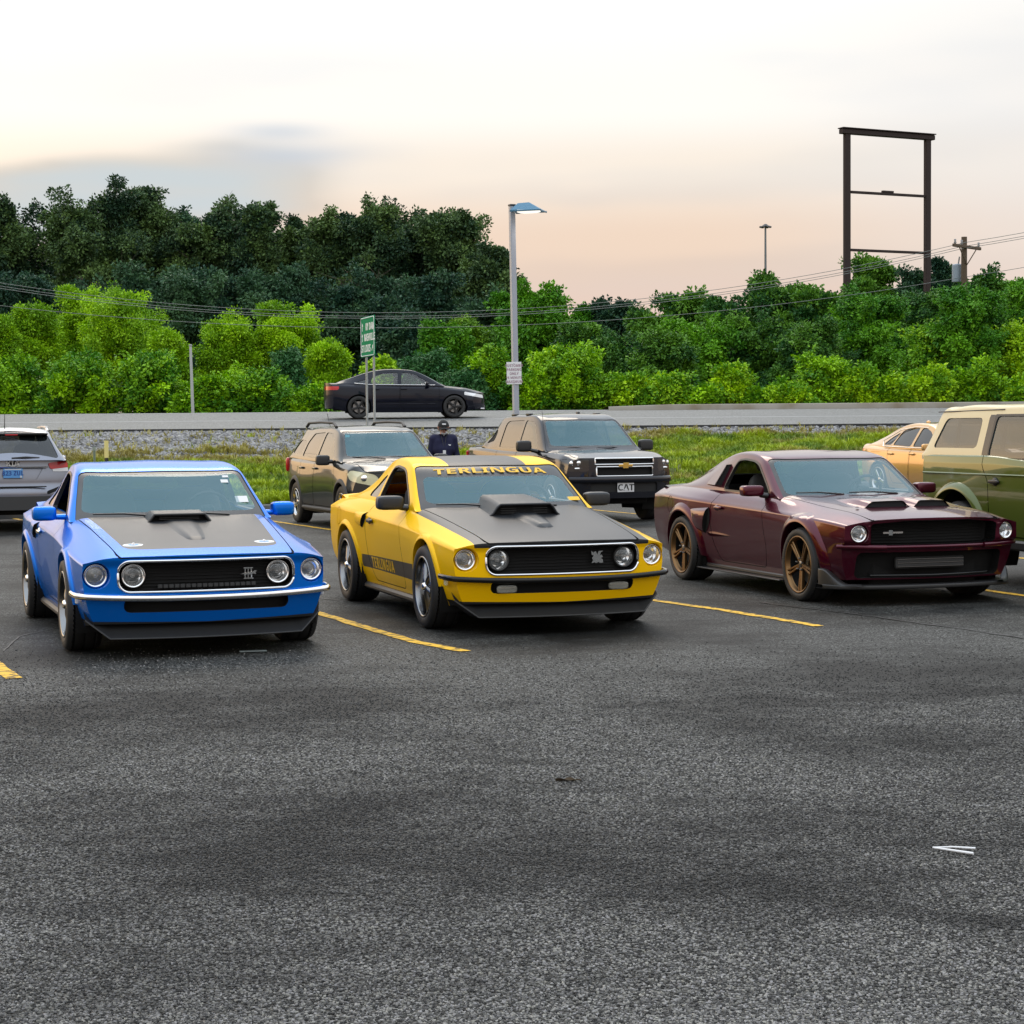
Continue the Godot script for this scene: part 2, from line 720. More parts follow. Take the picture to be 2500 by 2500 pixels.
func sdp(q: Vector2, poly: PackedVector2Array, lo: Vector2, hi: Vector2) -> float:
	var out := maxf(maxf(lo.x - q.x, q.x - hi.x), maxf(lo.y - q.y, q.y - hi.y))
	if out > 0.06:
		return out
	var d := 1e9
	var s := 1.0
	var k := poly.size()
	for i in k:
		var a := poly[i]
		var b := poly[(i + 1) % k]
		var e := b - a
		var w := q - a
		var r := w - e * clampf(w.dot(e) / e.length_squared(), 0, 1)
		d = minf(d, r.length_squared())
		var c1 := q.y >= a.y
		var c2 := q.y < b.y
		var c3 := e.x * w.y > e.y * w.x
		if (c1 and c2 and c3) or (not c1 and not c2 and not c3):
			s = -s
	return s * sqrt(d)

func rr_path(cx: float, cy: float, hw: float, hh: float, r: float, n := 8) -> PackedVector2Array:
	var out := PackedVector2Array()
	for c in 4:
		var ox: float = [hw - r, -hw + r, -hw + r, hw - r][c]
		var oy: float = [hh - r, hh - r, -hh + r, -hh + r][c]
		for k in n + 1:
			var a := PI / 2 * c + PI / 2 * k / n
			out.append(Vector2(cx + ox + cos(a) * r, cy + oy + sin(a) * r))
		# points along the next straight side
		var e := out[out.size() - 1]
		var sx: float = [-hw + r, -hw + r, hw - r, hw - r][c]
		if c % 2 == 0:
			for k in range(1, 12):
				out.append(Vector2(lerpf(e.x, cx + sx, k / 12.0), e.y))
	return out

# ---------------------------------------------------------------- tables along a car
class Keys:
	var z := PackedFloat32Array()
	var v := []
	func _init(rows: Array) -> void:
		rows.sort_custom(func(a, b): return a[0] < b[0])
		for c in rows[0].size() - 1:
			v.append(PackedFloat32Array())
		for r in rows:
			z.append(r[0])
			for c in r.size() - 1:
				v[c].append(r[c + 1])
	func tan_at(c: int, i: int) -> float:
		var a: PackedFloat32Array = v[c]
		var k := z.size()
		if i == 0:
			return (a[1] - a[0]) / (z[1] - z[0])
		if i == k - 1:
			return (a[i] - a[i - 1]) / (z[i] - z[i - 1])
		var h0 := z[i] - z[i - 1]
		var h1 := z[i + 1] - z[i]
		return ((a[i] - a[i - 1]) / h0 * h1 + (a[i + 1] - a[i]) / h1 * h0) / (h0 + h1)
	func at(c: int, q: float) -> float:
		var k := z.size()
		var a: PackedFloat32Array = v[c]
		if q <= z[0]:
			return a[0]
		if q >= z[k - 1]:
			return a[k - 1]
		var i := 0
		while z[i + 1] < q:
			i += 1
		var h := z[i + 1] - z[i]
		var t := (q - z[i]) / h
		var t2 := t * t
		var t3 := t2 * t
		return a[i] * (2 * t3 - 3 * t2 + 1) + tan_at(c, i) * h * (t3 - 2 * t2 + t) + a[i + 1] * (-2 * t3 + 3 * t2) + tan_at(c, i + 1) * h * (t3 - t2)
	func all(q: float) -> PackedFloat32Array:
		var o := PackedFloat32Array()
		for c in v.size():
			o.append(at(c, q))
		return o

func spline2(pts: PackedVector2Array, per: int, tension := 0.5) -> PackedVector2Array:
	# centripetal Catmull-Rom through the points
	var out := PackedVector2Array()
	var k := pts.size()
	for i in k - 1:
		var p0 := pts[maxi(i - 1, 0)] if i > 0 else pts[0] * 2.0 - pts[1]
		var p1 := pts[i]
		var p2 := pts[i + 1]
		var p3 := pts[i + 2] if i + 2 < k else p2 * 2.0 - p1
		var t1 := sqrt(p0.distance_to(p1)) + 1e-5
		var t2 := t1 + sqrt(p1.distance_to(p2)) + 1e-5
		var t3 := t2 + sqrt(p2.distance_to(p3)) + 1e-5
		for j in per:
			var t := lerpf(t1, t2, float(j) / per)
			var a1 := p0 * ((t1 - t) / t1) + p1 * (t / t1)
			var a2 := p1 * ((t2 - t) / (t2 - t1)) + p2 * ((t - t1) / (t2 - t1))
			var a3 := p2 * ((t3 - t) / (t3 - t2)) + p3 * ((t - t2) / (t3 - t2))
			var b1 := a1 * ((t2 - t) / t2) + a2 * (t / t2)
			var b2 := a2 * ((t3 - t) / (t3 - t1)) + a3 * ((t - t1) / (t3 - t1))
			out.append(b1 * ((t2 - t) / (t2 - t1)) + b2 * ((t - t1) / (t2 - t1)))
	out.append(pts[k - 1])
	return out

func creased(pts: PackedVector2Array, per: int, creases: Array) -> PackedVector2Array:
	# the spline, broken where the metal has a crease
	var out := PackedVector2Array()
	var from := 0
	for k in creases + [pts.size() - 1]:
		var bit := spline2(pts.slice(from, k + 1), per)
		if from > 0:
			bit = bit.slice(1)
		out.append_array(bit)
		from = k
	return out

func lower_shell(tb: Keys, zr: float, zf: float, front: Callable, rear: Callable, step := 0.035, per := 6, reach := 0.6, creases := [3]) -> Sf:
	# table columns: pairs (half width, height) from the sill up to the hood edge, then the height on the centre line
	var cols := (tb.v.size() - 1) / 2
	var rows := []
	var count := int((zf - zr) / step) + 1
	for i in count + 1:
		var z := lerpf(zr, zf, float(i) / count)
		var q := tb.all(z)
		var pts := PackedVector2Array()
		for c in cols:
			pts.append(Vector2(q[c * 2], q[c * 2 + 1]))
		var yc := q[cols * 2]
		pts.append(Vector2(q[cols * 2 - 2] * 0.5, lerpf(q[cols * 2 - 1], yc, 0.78)))
		pts.append(Vector2(0, yc))
		var prof := creased(pts, per, creases)
		var half := PackedVector3Array()
		for e in prof:
			half.append(Vector3(e.x, e.y, z))
		rows.append(half)
	for pass_ in 3:  # even out the lines along the car
		var old := rows.duplicate(true)
		for i in range(1, rows.size() - 1):
			for j in rows[0].size():
				rows[i][j] = (old[i - 1][j] + old[i][j] * 2.0 + old[i + 1][j]) * 0.25
	var full := []
	for i in rows.size():
		var r: PackedVector3Array = rows[i]
		var z := lerpf(zr, zf, float(i) / count)
		var wf := smoothstep(0.0, 1.0, clampf(1.0 - (zf - z) / reach, 0, 1))
		var wr := smoothstep(0.0, 1.0, clampf(1.0 - (z - zr) / reach, 0, 1))
		var row := PackedVector3Array()
		for j in r.size():
			var e := r[j]
			e.z += (front.call(e.x, e.y) - zf) * wf + (rear.call(e.x, e.y) - zr) * wr
			row.append(e)
		var both := PackedVector3Array()
		for j in row.size():
			both.append(Vector3(-row[j].x, row[j].y, row[j].z))
		for j in range(row.size() - 2, -1, -1):
			both.append(row[j])
		full.append(both)
	var s := outward(grid(full), Vector3(0, 0.5, (zf + zr) * 0.5))
	# the two ends
	for e in 2:
		var f := rear if e == 0 else front
		var r: PackedVector3Array = full[0 if e == 0 else full.size() - 1]
		var mid := (r.size() - 1) / 2
		var caprows := []
		for j in mid + 1:
			var w := absf(r[j].x)
			var y := r[j].y
			if j > 0 and y <= caprows[caprows.size() - 1][0].y + 0.0004:
				continue
			var row := PackedVector3Array()
			for k in 65:
				var x := w * (k / 32.0 - 1.0)
				row.append(Vector3(x, y, f.call(x, y)))
			caprows.append(row)
		# split tall gaps so that the face has an even net
		var net := [caprows[0]]
		for j in range(1, caprows.size()):
			var a: PackedVector3Array = caprows[j - 1]
			var b: PackedVector3Array = caprows[j]
			var m := int(ceil((b[0].y - a[0].y) / 0.02))
			for q in range(1, m + 1):
				var row := PackedVector3Array()
				for k in 65:
					var c := a[k].lerp(b[k], float(q) / m)
					c.z = f.call(c.x, c.y)
					row.append(c)
				net.append(row)
		var cs := grid(net)
		var want := -1.0 if e == 0 else 1.0
		if cs.n[cs.n.size() / 2].z * want < 0.0:
			for q in cs.n.size():
				cs.n[q] = -cs.n[q]
		s.join(cs)
	return s

func upper_shell(tb: Keys, zr: float, zf: float, bulge: Callable, step := 0.03, bow := 0.012) -> Sf:
	# table columns: belt half width, belt height, rail half width, rail height, centre height
	var full := []
	var count := int((zf - zr) / step) + 1
	for i in count + 1:
		var z := lerpf(zr, zf, float(i) / count)
		var q := tb.all(z)
		var wb := q[0]
		var yb := q[1]
		var wr := q[2]
		var yr := q[3]
		var yc := q[4]
		var pts := PackedVector2Array([Vector2(wb, yb - 0.05), Vector2(wb, yb)])
		pts.append(Vector2(lerpf(wb, wr, 0.5) + bow, lerpf(yb, yr, 0.5)))
		pts.append(Vector2(lerpf(wb, wr, 0.93) + bow * 0.4, lerpf(yb, yr, 0.93)))
		pts.append(Vector2(wr - 0.022, yr + minf(0.028, (yc - yr) * 0.5)))
		pts.append(Vector2(wr * 0.62, lerpf(yr, yc, 0.78)))
		pts.append(Vector2(0, yc))
		var prof := spline2(pts, 6)
		var half := PackedVector3Array()
		for e in prof:
			half.append(Vector3(e.x, e.y, z))
		full.append(half)
	for pass_ in 2:
		var old := full.duplicate(true)
		for i in range(1, full.size() - 1):
			for j in full[0].size():
				full[i][j] = (old[i - 1][j] + old[i][j] * 2.0 + old[i + 1][j]) * 0.25
	var rows := []
	for r in full:
		var both := PackedVector3Array()
		for j in r.size():
			var e: Vector3 = r[j]
			both.append(Vector3(-e.x, e.y, e.z + bulge.call(e.x, e.z)))
		for j in range(r.size() - 2, -1, -1):
			var e: Vector3 = r[j]
			both.append(Vector3(e.x, e.y, e.z + bulge.call(e.x, e.z)))
		rows.append(both)
	return outward(grid(rows), Vector3(0, 0.8, (zf + zr) * 0.5))

func seam_gap(s: Sf, f: Callable, gap: float) -> Array:
	# [inside, outside, the strip between them, seam]
	var a := cut(s, func(v: Vector3) -> float: return f.call(v) + gap * 0.5)
	var b := cut(a[1], func(v: Vector3) -> float: return f.call(v) - gap * 0.5)
	return [a[0], b[1], b[0], a[2]]

# ---------------------------------------------------------------- wheels
var wheel_parts := {}

func spoke_blade(r0: float, r1: float, w0: float, w1: float, x0: float, x1: float, th: float, side := 0.0) -> Sf:
	# a flat tapered bar from the hub to the rim; side moves it sideways along its length
	var s := Sf.new()
	var q := []
	for e in 2:
		var r := r0 if e == 0 else r1
		var w := (w0 if e == 0 else w1) * 0.5
		var x := x0 if e == 0 else x1
		var o := side * (0.35 if e == 0 else 1.0)
		q.append([Vector3(x - th, r, o - w), Vector3(x - th * 0.25, r, o - w), Vector3(x, r, o - w * 0.55), Vector3(x, r, o + w * 0.55), Vector3(x - th * 0.25, r, o + w), Vector3(x - th, r, o + w)])
	for k in 5:
		s.quad(q[0][k], q[0][k + 1], q[1][k + 1], q[1][k])
		var c := Vector3(x0 - th * 0.5, (r0 + r1) * 0.5, side * 0.7)
		if s.n[s.n.size() - 1].dot((q[0][k] + q[1][k + 1]) * 0.5 - c) < 0.0:
			for j in 4:
				s.n[s.n.size() - 1 - j] *= -1.0
	return s

func wheel_set(kind: String, R: float, W: float, rr_: float) -> Array:
	var key := "%s %.3f %.3f %.3f" % [kind, R, W, rr_]
	if wheel_parts.has(key):
		return wheel_parts[key]
	var h := W * 0.5
	var out := []
	# tyre
	var tp := PackedVector2Array([Vector2(rr_ - 0.01, -h + 0.02), Vector2(rr_ + 0.012, -h + 0.004)])
	tp.append_array(PackedVector2Array([Vector2(lerpf(rr_, R, 0.45), -h - 0.006), Vector2(lerpf(rr_, R, 0.8), -h), Vector2(R - 0.012, -h + 0.014), Vector2(R, -h + 0.034)]))
	for g in [-0.3, 0.0, 0.3]:
		var x: float = g * W
		tp.append_array(PackedVector2Array([Vector2(R, x - 0.008), Vector2(R - 0.008, x - 0.006), Vector2(R - 0.008, x + 0.006), Vector2(R, x + 0.008)]))
	tp.append_array(PackedVector2Array([Vector2(R, h - 0.034), Vector2(R - 0.012, h - 0.014), Vector2(lerpf(rr_, R, 0.8), h), Vector2(lerpf(rr_, R, 0.45), h + 0.006), Vector2(rr_ + 0.02, h + 0.002), Vector2(rr_ + 0.004, h - 0.006), Vector2(rr_ - 0.01, h - 0.02)]))
	var ty := lathe(tp, 56)
	for i in ty.p.size():
		var c := Vector3(0, ty.p[i].y, ty.p[i].z).normalized() * (R - 0.04)
		if ty.n[i].dot(ty.p[i] - c) < 0.0:
			ty.n[i] = -ty.n[i]
	out.append(["tyre", to_mesh(ty), M.rubber, Transform3D()])
	var face: Material = {"torque": M.gunmetal, "split": M.bronze, "alloy": M.steel, "dark": M.dark_wheel}[kind]
	var lip: Material = {"torque": M.wheel_lip, "split": M.bronze, "alloy": M.steel, "dark": M.dark_wheel}[kind]
	var deep := 0.075 if kind == "torque" else 0.03
	var rp := PackedVector2Array([Vector2(rr_ + 0.008, h - 0.012), Vector2(rr_ + 0.006, h + 0.001), Vector2(rr_ - 0.004, h + 0.003), Vector2(rr_ - 0.014, h - 0.006), Vector2(rr_ - 0.020, h - deep), Vector2(rr_ - 0.028, h - deep - 0.012)])
	out.append(["rim", to_mesh(lathe(rp, 56)), lip, Transform3D()])
	out.append(["barrel", to_mesh(lathe(PackedVector2Array([Vector2(rr_ - 0.028, h - deep - 0.010), Vector2(rr_ - 0.04, -h + 0.03), Vector2(rr_ - 0.01, -h + 0.01)]), 40)), M.dark_wheel, Transform3D()])
	out.append(["brake_disc", to_mesh(lathe(PackedVector2Array([Vector2(0.05, h - 0.135), Vector2(rr_ - 0.065, h - 0.135), Vector2(rr_ - 0.065, h - 0.16), Vector2(0.05, h - 0.16)]), 40, true)), M.disc, Transform3D()])
	var cal := box(Vector3(h - 0.14, 0.0, -(rr_ - 0.085)), Vector3(0.07, 0.2, 0.07), 0.02)
	out.append(["brake_caliper", to_mesh(cal), M.satin_black, Transform3D()])
	var back := lathe(PackedVector2Array([Vector2(0.0, h - 0.19), Vector2(rr_ - 0.036, h - 0.19)]), 32)
	out.append(["drum", to_mesh(back), M.void_black, Transform3D()])
	var xf := h - deep - 0.005
	if kind == "torque":
		var st := Sf.new()
		var path := PackedVector3Array([Vector3(xf + 0.035, 0.02, 0), Vector3(xf + 0.03, 0.07, 0), Vector3(xf + 0.012, 0.13, 0), Vector3(xf - 0.005, rr_ - 0.028, 0)])
		st = tube(path, 0.031, 10, false, 0.047, 0.75, Vector3(1, 0, 0))
		# wider across the wheel than along its axle
		var stm := to_mesh(st.moved(Transform3D(Basis.from_scale(Vector3(1, 1, 1.15)), Vector3.ZERO)))
		for k in 5:
			out.append(["spoke", stm, face, Transform3D(Basis(Vector3.RIGHT, TAU * k / 5.0), Vector3.ZERO)])
		out.append(["hub_cap", to_mesh(lathe(PackedVector2Array([Vector2(0.001, xf + 0.085), Vector2(0.024, xf + 0.083), Vector2(0.034, xf + 0.072), Vector2(0.037, xf + 0.04), Vector2(0.075, xf + 0.03), Vector2(0.078, xf)]), 24)), M.chrome, Transform3D()])
	elif kind == "split":
		var b1 := spoke_blade(0.03, rr_ - 0.012, 0.026, 0.020, xf + 0.006, xf + 0.024, 0.035, 0.021).join(spoke_blade(0.03, rr_ - 0.012, 0.026, 0.020, xf + 0.006, xf + 0.024, 0.035, -0.021))
		b1.join(spoke_blade(0.02, rr_ * 0.5, 0.05, 0.02, xf, xf + 0.006, 0.03))
		var bm := to_mesh(b1)
		for k in 5:
			out.append(["spoke", bm, face, Transform3D(Basis(Vector3.RIGHT, TAU * (k + 0.1) / 5.0), Vector3.ZERO)])
		out.append(["hub_cap", to_mesh(lathe(PackedVector2Array([Vector2(0.001, xf + 0.012), Vector2(0.03, xf + 0.01), Vector2(0.034, xf)]), 24)), M.gunmetal, Transform3D()])
	else:
		var b2 := spoke_blade(0.04, rr_ - 0.012, 0.06, 0.085, xf + 0.004, xf + 0.014, 0.04)
		var bm := to_mesh(b2)
		for k in 5:
			out.append(["spoke", bm, face, Transform3D(Basis(Vector3.RIGHT, TAU * (k + 0.2) / 5.0), Vector3.ZERO)])
		out.append(["hub_cap", to_mesh(lathe(PackedVector2Array([Vector2(0.001, xf + 0.016), Vector2(0.035, xf + 0.012), Vector2(0.06, xf + 0.002), Vector2(0.062, xf - 0.03)]), 20)), face, Transform3D()])
	var nut := to_mesh(lathe(PackedVector2Array([Vector2(0.001, xf + 0.03), Vector2(0.008, xf + 0.028), Vector2(0.009, xf)]), 6))
	for k in 5:
		var a := TAU * (k + 0.5) / 5.0
		out.append(["lug_nut", nut, M.chrome if kind == "torque" else M.gunmetal, Transform3D(Basis(), Vector3(0, cos(a) * 0.057, sin(a) * 0.057))])
	wheel_parts[key] = out
	return out

func wheel(parent: Node, at: Vector3, kind: String, R: float, W: float, rr_: float, spin := 0.0, steer := 0.0) -> void:
	var w := node("wheel", parent, at)
	var side := 1.0 if at.x > 0 else -1.0
	w.basis = Basis(Vector3.UP, deg_to_rad(steer) + (0.0 if side > 0 else PI)) * Basis(Vector3.RIGHT, spin)
	for q in wheel_set(kind, R, W, rr_):
		var o := mesh(q[0], q[1], q[2], w)
		o.transform = q[3]

func arch_well(axle: Vector2, R: float, x0: float, x1: float) -> Sf:
	var s := Sf.new()
	for side in [-1.0, 1.0]:
		var rows := []
		for k in 25:
			var a := deg_to_rad(lerpf(-25.0, 205.0, k / 24.0))
			rows.append(PackedVector3Array([Vector3(x0 * side, axle.y + sin(a) * R, axle.x + cos(a) * R), Vector3(x1 * side, axle.y + sin(a) * R, axle.x + cos(a) * R)]))
		s.join(grid(rows))
		for k in 24:
			var a: PackedVector3Array = rows[k]
			var b: PackedVector3Array = rows[k + 1]
			s.tri(a[0], b[0], Vector3(x0 * side, axle.y - R * 0.4, axle.x))
	return s

func side_x(tb: Keys, z: float, y: float) -> float:
	# half width of the lower body at a height
	var q := tb.all(z)
	var cols := (q.size() - 1) / 2
	var pts := PackedVector2Array()
	for c in cols:
		pts.append(Vector2(q[c * 2], q[c * 2 + 1]))
	var pr := creased(pts, 6, [3])
	for i in pr.size() - 1:
		if pr[i].y <= y and pr[i + 1].y >= y:
			return lerpf(pr[i].x, pr[i + 1].x, (y - pr[i].y) / maxf(pr[i + 1].y - pr[i].y, 1e-5))
	return pr[0].x if y < pr[0].y else pr[pr.size() - 1].x

func flare(tb: Keys, axle: Vector2, R: float, wide: float, out: float, side: float, a0 := -8.0, a1 := 188.0, lipin := 0.05) -> Sf:
	var rows := []
	for k in 41:
		var a := deg_to_rad(lerpf(a0, a1, k / 40.0))
		var dir := Vector2(cos(a), sin(a))
		var inn := axle + dir * R
		var oo := axle + dir * (R + wide)
		var xi := side_x(tb, inn.x, inn.y)
		var xo := side_x(tb, oo.x, oo.y)
		var row := PackedVector3Array()
		row.append(Vector3((xi + out - lipin) * side, inn.y, inn.x))
		row.append(Vector3((xi + out - 0.004) * side, inn.y, inn.x))
		row.append(Vector3((xi + out) * side, lerpf(inn.y, oo.y, 0.05), lerpf(inn.x, oo.x, 0.05)))
		for f in [0.25, 0.5, 0.75]:
			var m := inn.lerp(oo, f)
			row.append(Vector3((side_x(tb, m.x, m.y) + out * (1.0 - f * f)) * side, m.y, m.x))
		row.append(Vector3((xo - 0.004) * side, oo.y, oo.x))
		rows.append(row)
	return outward(grid(rows), Vector3(0, axle.y, axle.x))

# ---------------------------------------------------------------- pieces shared by cars
func headlamp(parent: Node, at: Vector3, r: float, ring: Material, yaw := 0.0, called := "headlight") -> void:
	var o := part(called, lathe(PackedVector2Array([Vector2(r - 0.004, 0.004), Vector2(r + 0.004, 0.012), Vector2(r + 0.012, 0.008), Vector2(r + 0.014, -0.02)]), 36), ring, parent)
	o.transform = Transform3D(Basis(Vector3.UP, deg_to_rad(-90.0 + yaw)), at)
	part("reflector", lathe(PackedVector2Array([Vector2(0.012, -0.05), Vector2(r * 0.45, -0.04), Vector2(r * 0.75, -0.022), Vector2(r, 0.002)]), 16, true), M.reflector, o)
	part("bulb", lathe(PackedVector2Array([Vector2(0.001, -0.012), Vector2(0.014, -0.016), Vector2(0.018, -0.03), Vector2(0.018, -0.05)]), 16), M.gunmetal, o)
	part("lens", lathe(PackedVector2Array([Vector2(0.001, 0.026), Vector2(r * 0.4, 0.022), Vector2(r * 0.75, 0.014), Vector2(r, 0.003)]), 32), M.lens, o)

func seats(parent: Node, xs: Array, z: float, y: float, tall := 0.62, w := 0.25) -> void:
	for x in xs:
		var o := part("seat", lump(Vector3.ZERO, Vector3(w, tall * 0.5, 0.075), 0.55), M.seat, parent)
		o.transform = at_turn(Vector3(x, y, z), -14)
		part("headrest", lump(Vector3(0, tall * 0.5 + 0.10, 0.0), Vector3(0.13, 0.085, 0.05), 0.6), M.seat, o)

func steering(parent: Node, at: Vector3, r := 0.185) -> void:
	var path := PackedVector3Array()
	for k in 28:
		path.append(Vector3(cos(TAU * k / 28) * r, sin(TAU * k / 28) * r, 0))
	var s := tube(path, 0.015, 8, true)
	s.join(box(Vector3.ZERO, Vector3(2.0 * r, 0.04, 0.02), 0.005)).join(lump(Vector3(0, 0, -0.01), Vector3(0.07, 0.07, 0.025), 0.7, 12, 8))
	var o := part("steering_wheel", s, M.satin_black, parent)
	o.transform = at_turn(at, 22)

func top_point(tb: Keys, bulge: Callable, x: float, z: float, lift := 0.0) -> Vector3:
	# a point on the windscreen or roof
	var q := tb.all(z)
	var y := q[3] + (q[4] - q[3]) * (1.0 - pow(absf(x) / q[2], 2.0))
	return Vector3(x, y + lift, z + bulge.call(x, z))

func text_on(called: String, txt: String, size: float, mt: Material, parent: Node, at_fn: Callable, x0: float, x1: float, stretch := 1.0) -> void:
	# one mesh of letters set along a curve: at_fn(x) gives the place, and the next point gives the direction
	var f := SystemFont.new()
	f.font_names = PackedStringArray(["Droid Sans"])
	f.font_weight = 700
	var s := Sf.new()
	var widths := PackedFloat32Array()
	var whole := 0.0
	for i in txt.length():
		widths.append(f.get_string_size(txt[i], HORIZONTAL_ALIGNMENT_LEFT, -1, 64).x)
		whole += widths[i]
	var run := 0.0
	for i in txt.length():
		var tm := TextMesh.new()
		tm.text = txt[i]
		tm.font = f
		tm.font_size = 64
		tm.pixel_size = size / 46.0
		tm.depth = 0.002
		var arr := tm.surface_get_arrays(0)
		var x := lerpf(x0, x1, (run + widths[i] * 0.5) / whole)
		run += widths[i]
		var p: Vector3 = at_fn.call(x, 0.0)
		var dx: Vector3 = (at_fn.call(x + 0.02, 0.0) - at_fn.call(x - 0.02, 0.0)).normalized()
		var dy: Vector3 = (at_fn.call(x, 0.02) - at_fn.call(x, -0.02)).normalized()
		dy = (dy - dx * dx.dot(dy)).normalized()
		var tr := Transform3D(Basis(dx * stretch, dy, dx.cross(dy)), p)
		var one := Sf.new()
		one.p = arr[Mesh.ARRAY_VERTEX]
		one.n = arr[Mesh.ARRAY_NORMAL]
		var ix = arr[Mesh.ARRAY_INDEX]
		if ix != null and ix.size() > 0:
			one.t = ix
		else:
			for k in one.p.size():
				one.t.append(k)
		s.join(one.moved(tr))
	part(called, s, mt, parent)

func mirror_pair(parent: Node, at: Vector3, half: Vector3, shell: Material, foot: Vector3, armr := 0.025, arm: Material = null) -> void:
	# at: the middle of the housing on the left side (x > 0), foot: where its arm meets the door
	for side in [-1.0, 1.0]:
		var f := Vector3(side, 1, 1)
		var o := part("wing_mirror", lump(at * f, half, 0.45, 24, 12), shell, parent)
		part("mirror_glass", lump(at * f + Vector3(0, 0.005, -half.z * 0.85), Vector3(half.x * 0.84, half.y * 0.78, half.z * 0.25), 0.45, 20, 8), M.chrome, o)
		part("mirror_arm", tube(PackedVector3Array([at * f + Vector3(-side * half.x * 0.7, -half.y * 0.55, 0), (at * f).lerp(foot * f, 0.6) + Vector3(0, -0.012, 0), foot * f]), armr, 10, false, armr * 1.25, 1.6), arm if arm else shell, o)

func wiper(parent: Node, a: Vector3, b: Vector3, lift := 0.012) -> void:
	var up := Vector3(0, lift, lift)
	part("wiper", tube(PackedVector3Array([a + up * 0.4, a.lerp(b, 0.5) + up * 1.6, b + up]), 0.009, 6, false, 0.006), M.satin_black, parent)

# ---------------------------------------------------------------- the three restyled fastbacks
func mustang(style: int, at: Vector3, yaw: float) -> void:
	var called := "fastback_coupe"
	var o := thing(called, at, yaw)
	tag(o, ["bright blue fastback coupe with black hood panel and chrome bumper", "yellow fastback coupe with black hood, roof stripe and windshield lettering", "glossy maroon fastback coupe with bronze five-spoke wheels and twin hood scoops"][style], "car", "restyled fastback coupes parked in the front row")
	var paint: Material = [M.blue, M.yellow, M.maroon][style]
	var old := style < 2   # the two with the four-lamp nose
	var rows := []
	if old:
		rows = [[2.10, .80, .25, .845, .36, .880, .54, .880, .690, .72, .728, .745], [1.85, .83, .22, .880, .36, .908, .58, .902, .715, .70, .782, .80], [1.36, .85, .20, .905, .36, .932, .64, .922, .765, .71, .858, .885],
			[.95, .83, .19, .882, .36, .920, .68, .918, .79, .735, .908, .94], [.60, .82, .19, .868, .36, .913, .70, .912, .806, .765, .938, .972], [0.0, .82, .19, .866, .36, .910, .71, .910, .825, .79, .95, .96],
			[-.6, .82, .19, .868, .36, .913, .72, .914, .845, .80, .965, .98], [-1.0, .84, .20, .890, .36, .935, .72, .936, .865, .80, .975, .99], [-1.36, .87, .22, .920, .36, .952, .70, .945, .88, .78, .98, 1.0],
			[-1.85, .86, .25, .905, .38, .930, .70, .922, .895, .74, .975, 1.0], [-2.40, .80, .30, .855, .42, .885, .70, .88, .88, .72, .955, .97]]
	else:
		rows = [[2.10, .80, .24, .845, .36, .882, .58, .880, .735, .70, .772, .80], [1.85, .83, .22, .880, .36, .912, .62, .905, .76, .70, .822, .86], [1.36, .85, .20, .91, .36, .942, .66, .93, .79, .71, .872, .915],
			[.95, .84, .19, .882, .36, .924, .69, .92, .80, .735, .912, .95], [.60, .83, .19, .868, .36, .914, .70, .912, .81, .765, .94, .975], [0.0, .82, .19, .864, .36, .910, .71, .910, .825, .79, .95, .96],
			[-.6, .83, .19, .875, .36, .924, .73, .922, .845, .80, .965, .98], [-1.0, .85, .20, .91, .36, .957, .73, .955, .865, .80, .975, .99], [-1.36, .88, .22, .93, .36, .972, .72, .965, .88, .78, .985, 1.0],
			[-1.85, .86, .25, .915, .38, .945, .70, .94, .90, .74, .985, 1.0], [-2.40, .80, .30, .86, .42, .895, .70, .885, .89, .72, .965, .98]]
	var tb := Keys.new(rows)
	var nose := func(x: float, y: float) -> float:
		var u := minf(absf(x) / 0.885, 1.0)
		var z := 2.08 + 0.15 * (1.0 - pow(u, 1.9))
		z -= maxf(0.0, 0.44 - y) * 0.30
		if not old:
			z -= smoothstep(0.60, 0.42, y) * 0.03
			z += 0.05 * smoothstep(0.66, 0.78, y) * (1.0 - u)
			z += 0.06 * smoothstep(0.60, 0.68, absf(x)) * smoothstep(0.53, 0.60, y)
		else:
			z += 0.02 * smoothstep(0.66, 0.72, y)
		return z
	var tail := func(x: float, y: float) -> float: return -2.40 + 0.10 * pow(absf(x) / 0.9, 3.0) + 0.10 * maxf(0.0, 0.55 - y) + 0.06 * maxf(y - 0.7, 0.0)
	var low := lower_shell(tb, -2.40, 2.10, nose, tail)
	# roof, pillars and glass
	var up := Keys.new([[.66, .80, .93, .79, .925, .93], [.60, .80, .935, .780, .958, .97], [.45, .80, .938, .758, 1.045, 1.062], [.25, .80, .942, .722, 1.163, 1.186], [.03, .80, .946, .685, 1.288, 1.318], [-.12, .80, .95, .668, 1.322, 1.356], [-.40, .80, .955, .650, 1.338, 1.386],
		[-.75, .80, .965, .630, 1.316, 1.372], [-1.1, .80, .975, .603, 1.25, 1.31], [-1.5, .78, .985, .582, 1.145, 1.20], [-1.9, .74, .985, .575, 1.035, 1.075], [-2.2, .72, .975, .64, .955, .97]])
	var bulge := func(x: float, z: float) -> float: return 0.15 * (1.0 - pow(minf(absf(x) / 0.8, 1.0), 2.0)) * smoothstep(-0.75, 0.35, z)
	var top := upper_shell(up, -2.2, 0.66, bulge, 0.025)
	var by := 0.345
	# wheel openings
	var RA := 0.392 if old else 0.398
	var c := cut(low, func(v: Vector3) -> float: return minf(Vector2(v.z - 1.36, v.y - by).length(), Vector2(v.z + 1.36, v.y - by).length()) - RA if v.y < 0.82 and absf(v.x) > 0.5 else 1.0)
	low = c[1]
	parts_by_side("wheel_arch_lip", seam_rim(c[2], func(v: Vector3) -> Vector3: return Vector3(v.x - signf(v.x) * 0.06, v.y, v.z)), paint, o, true)
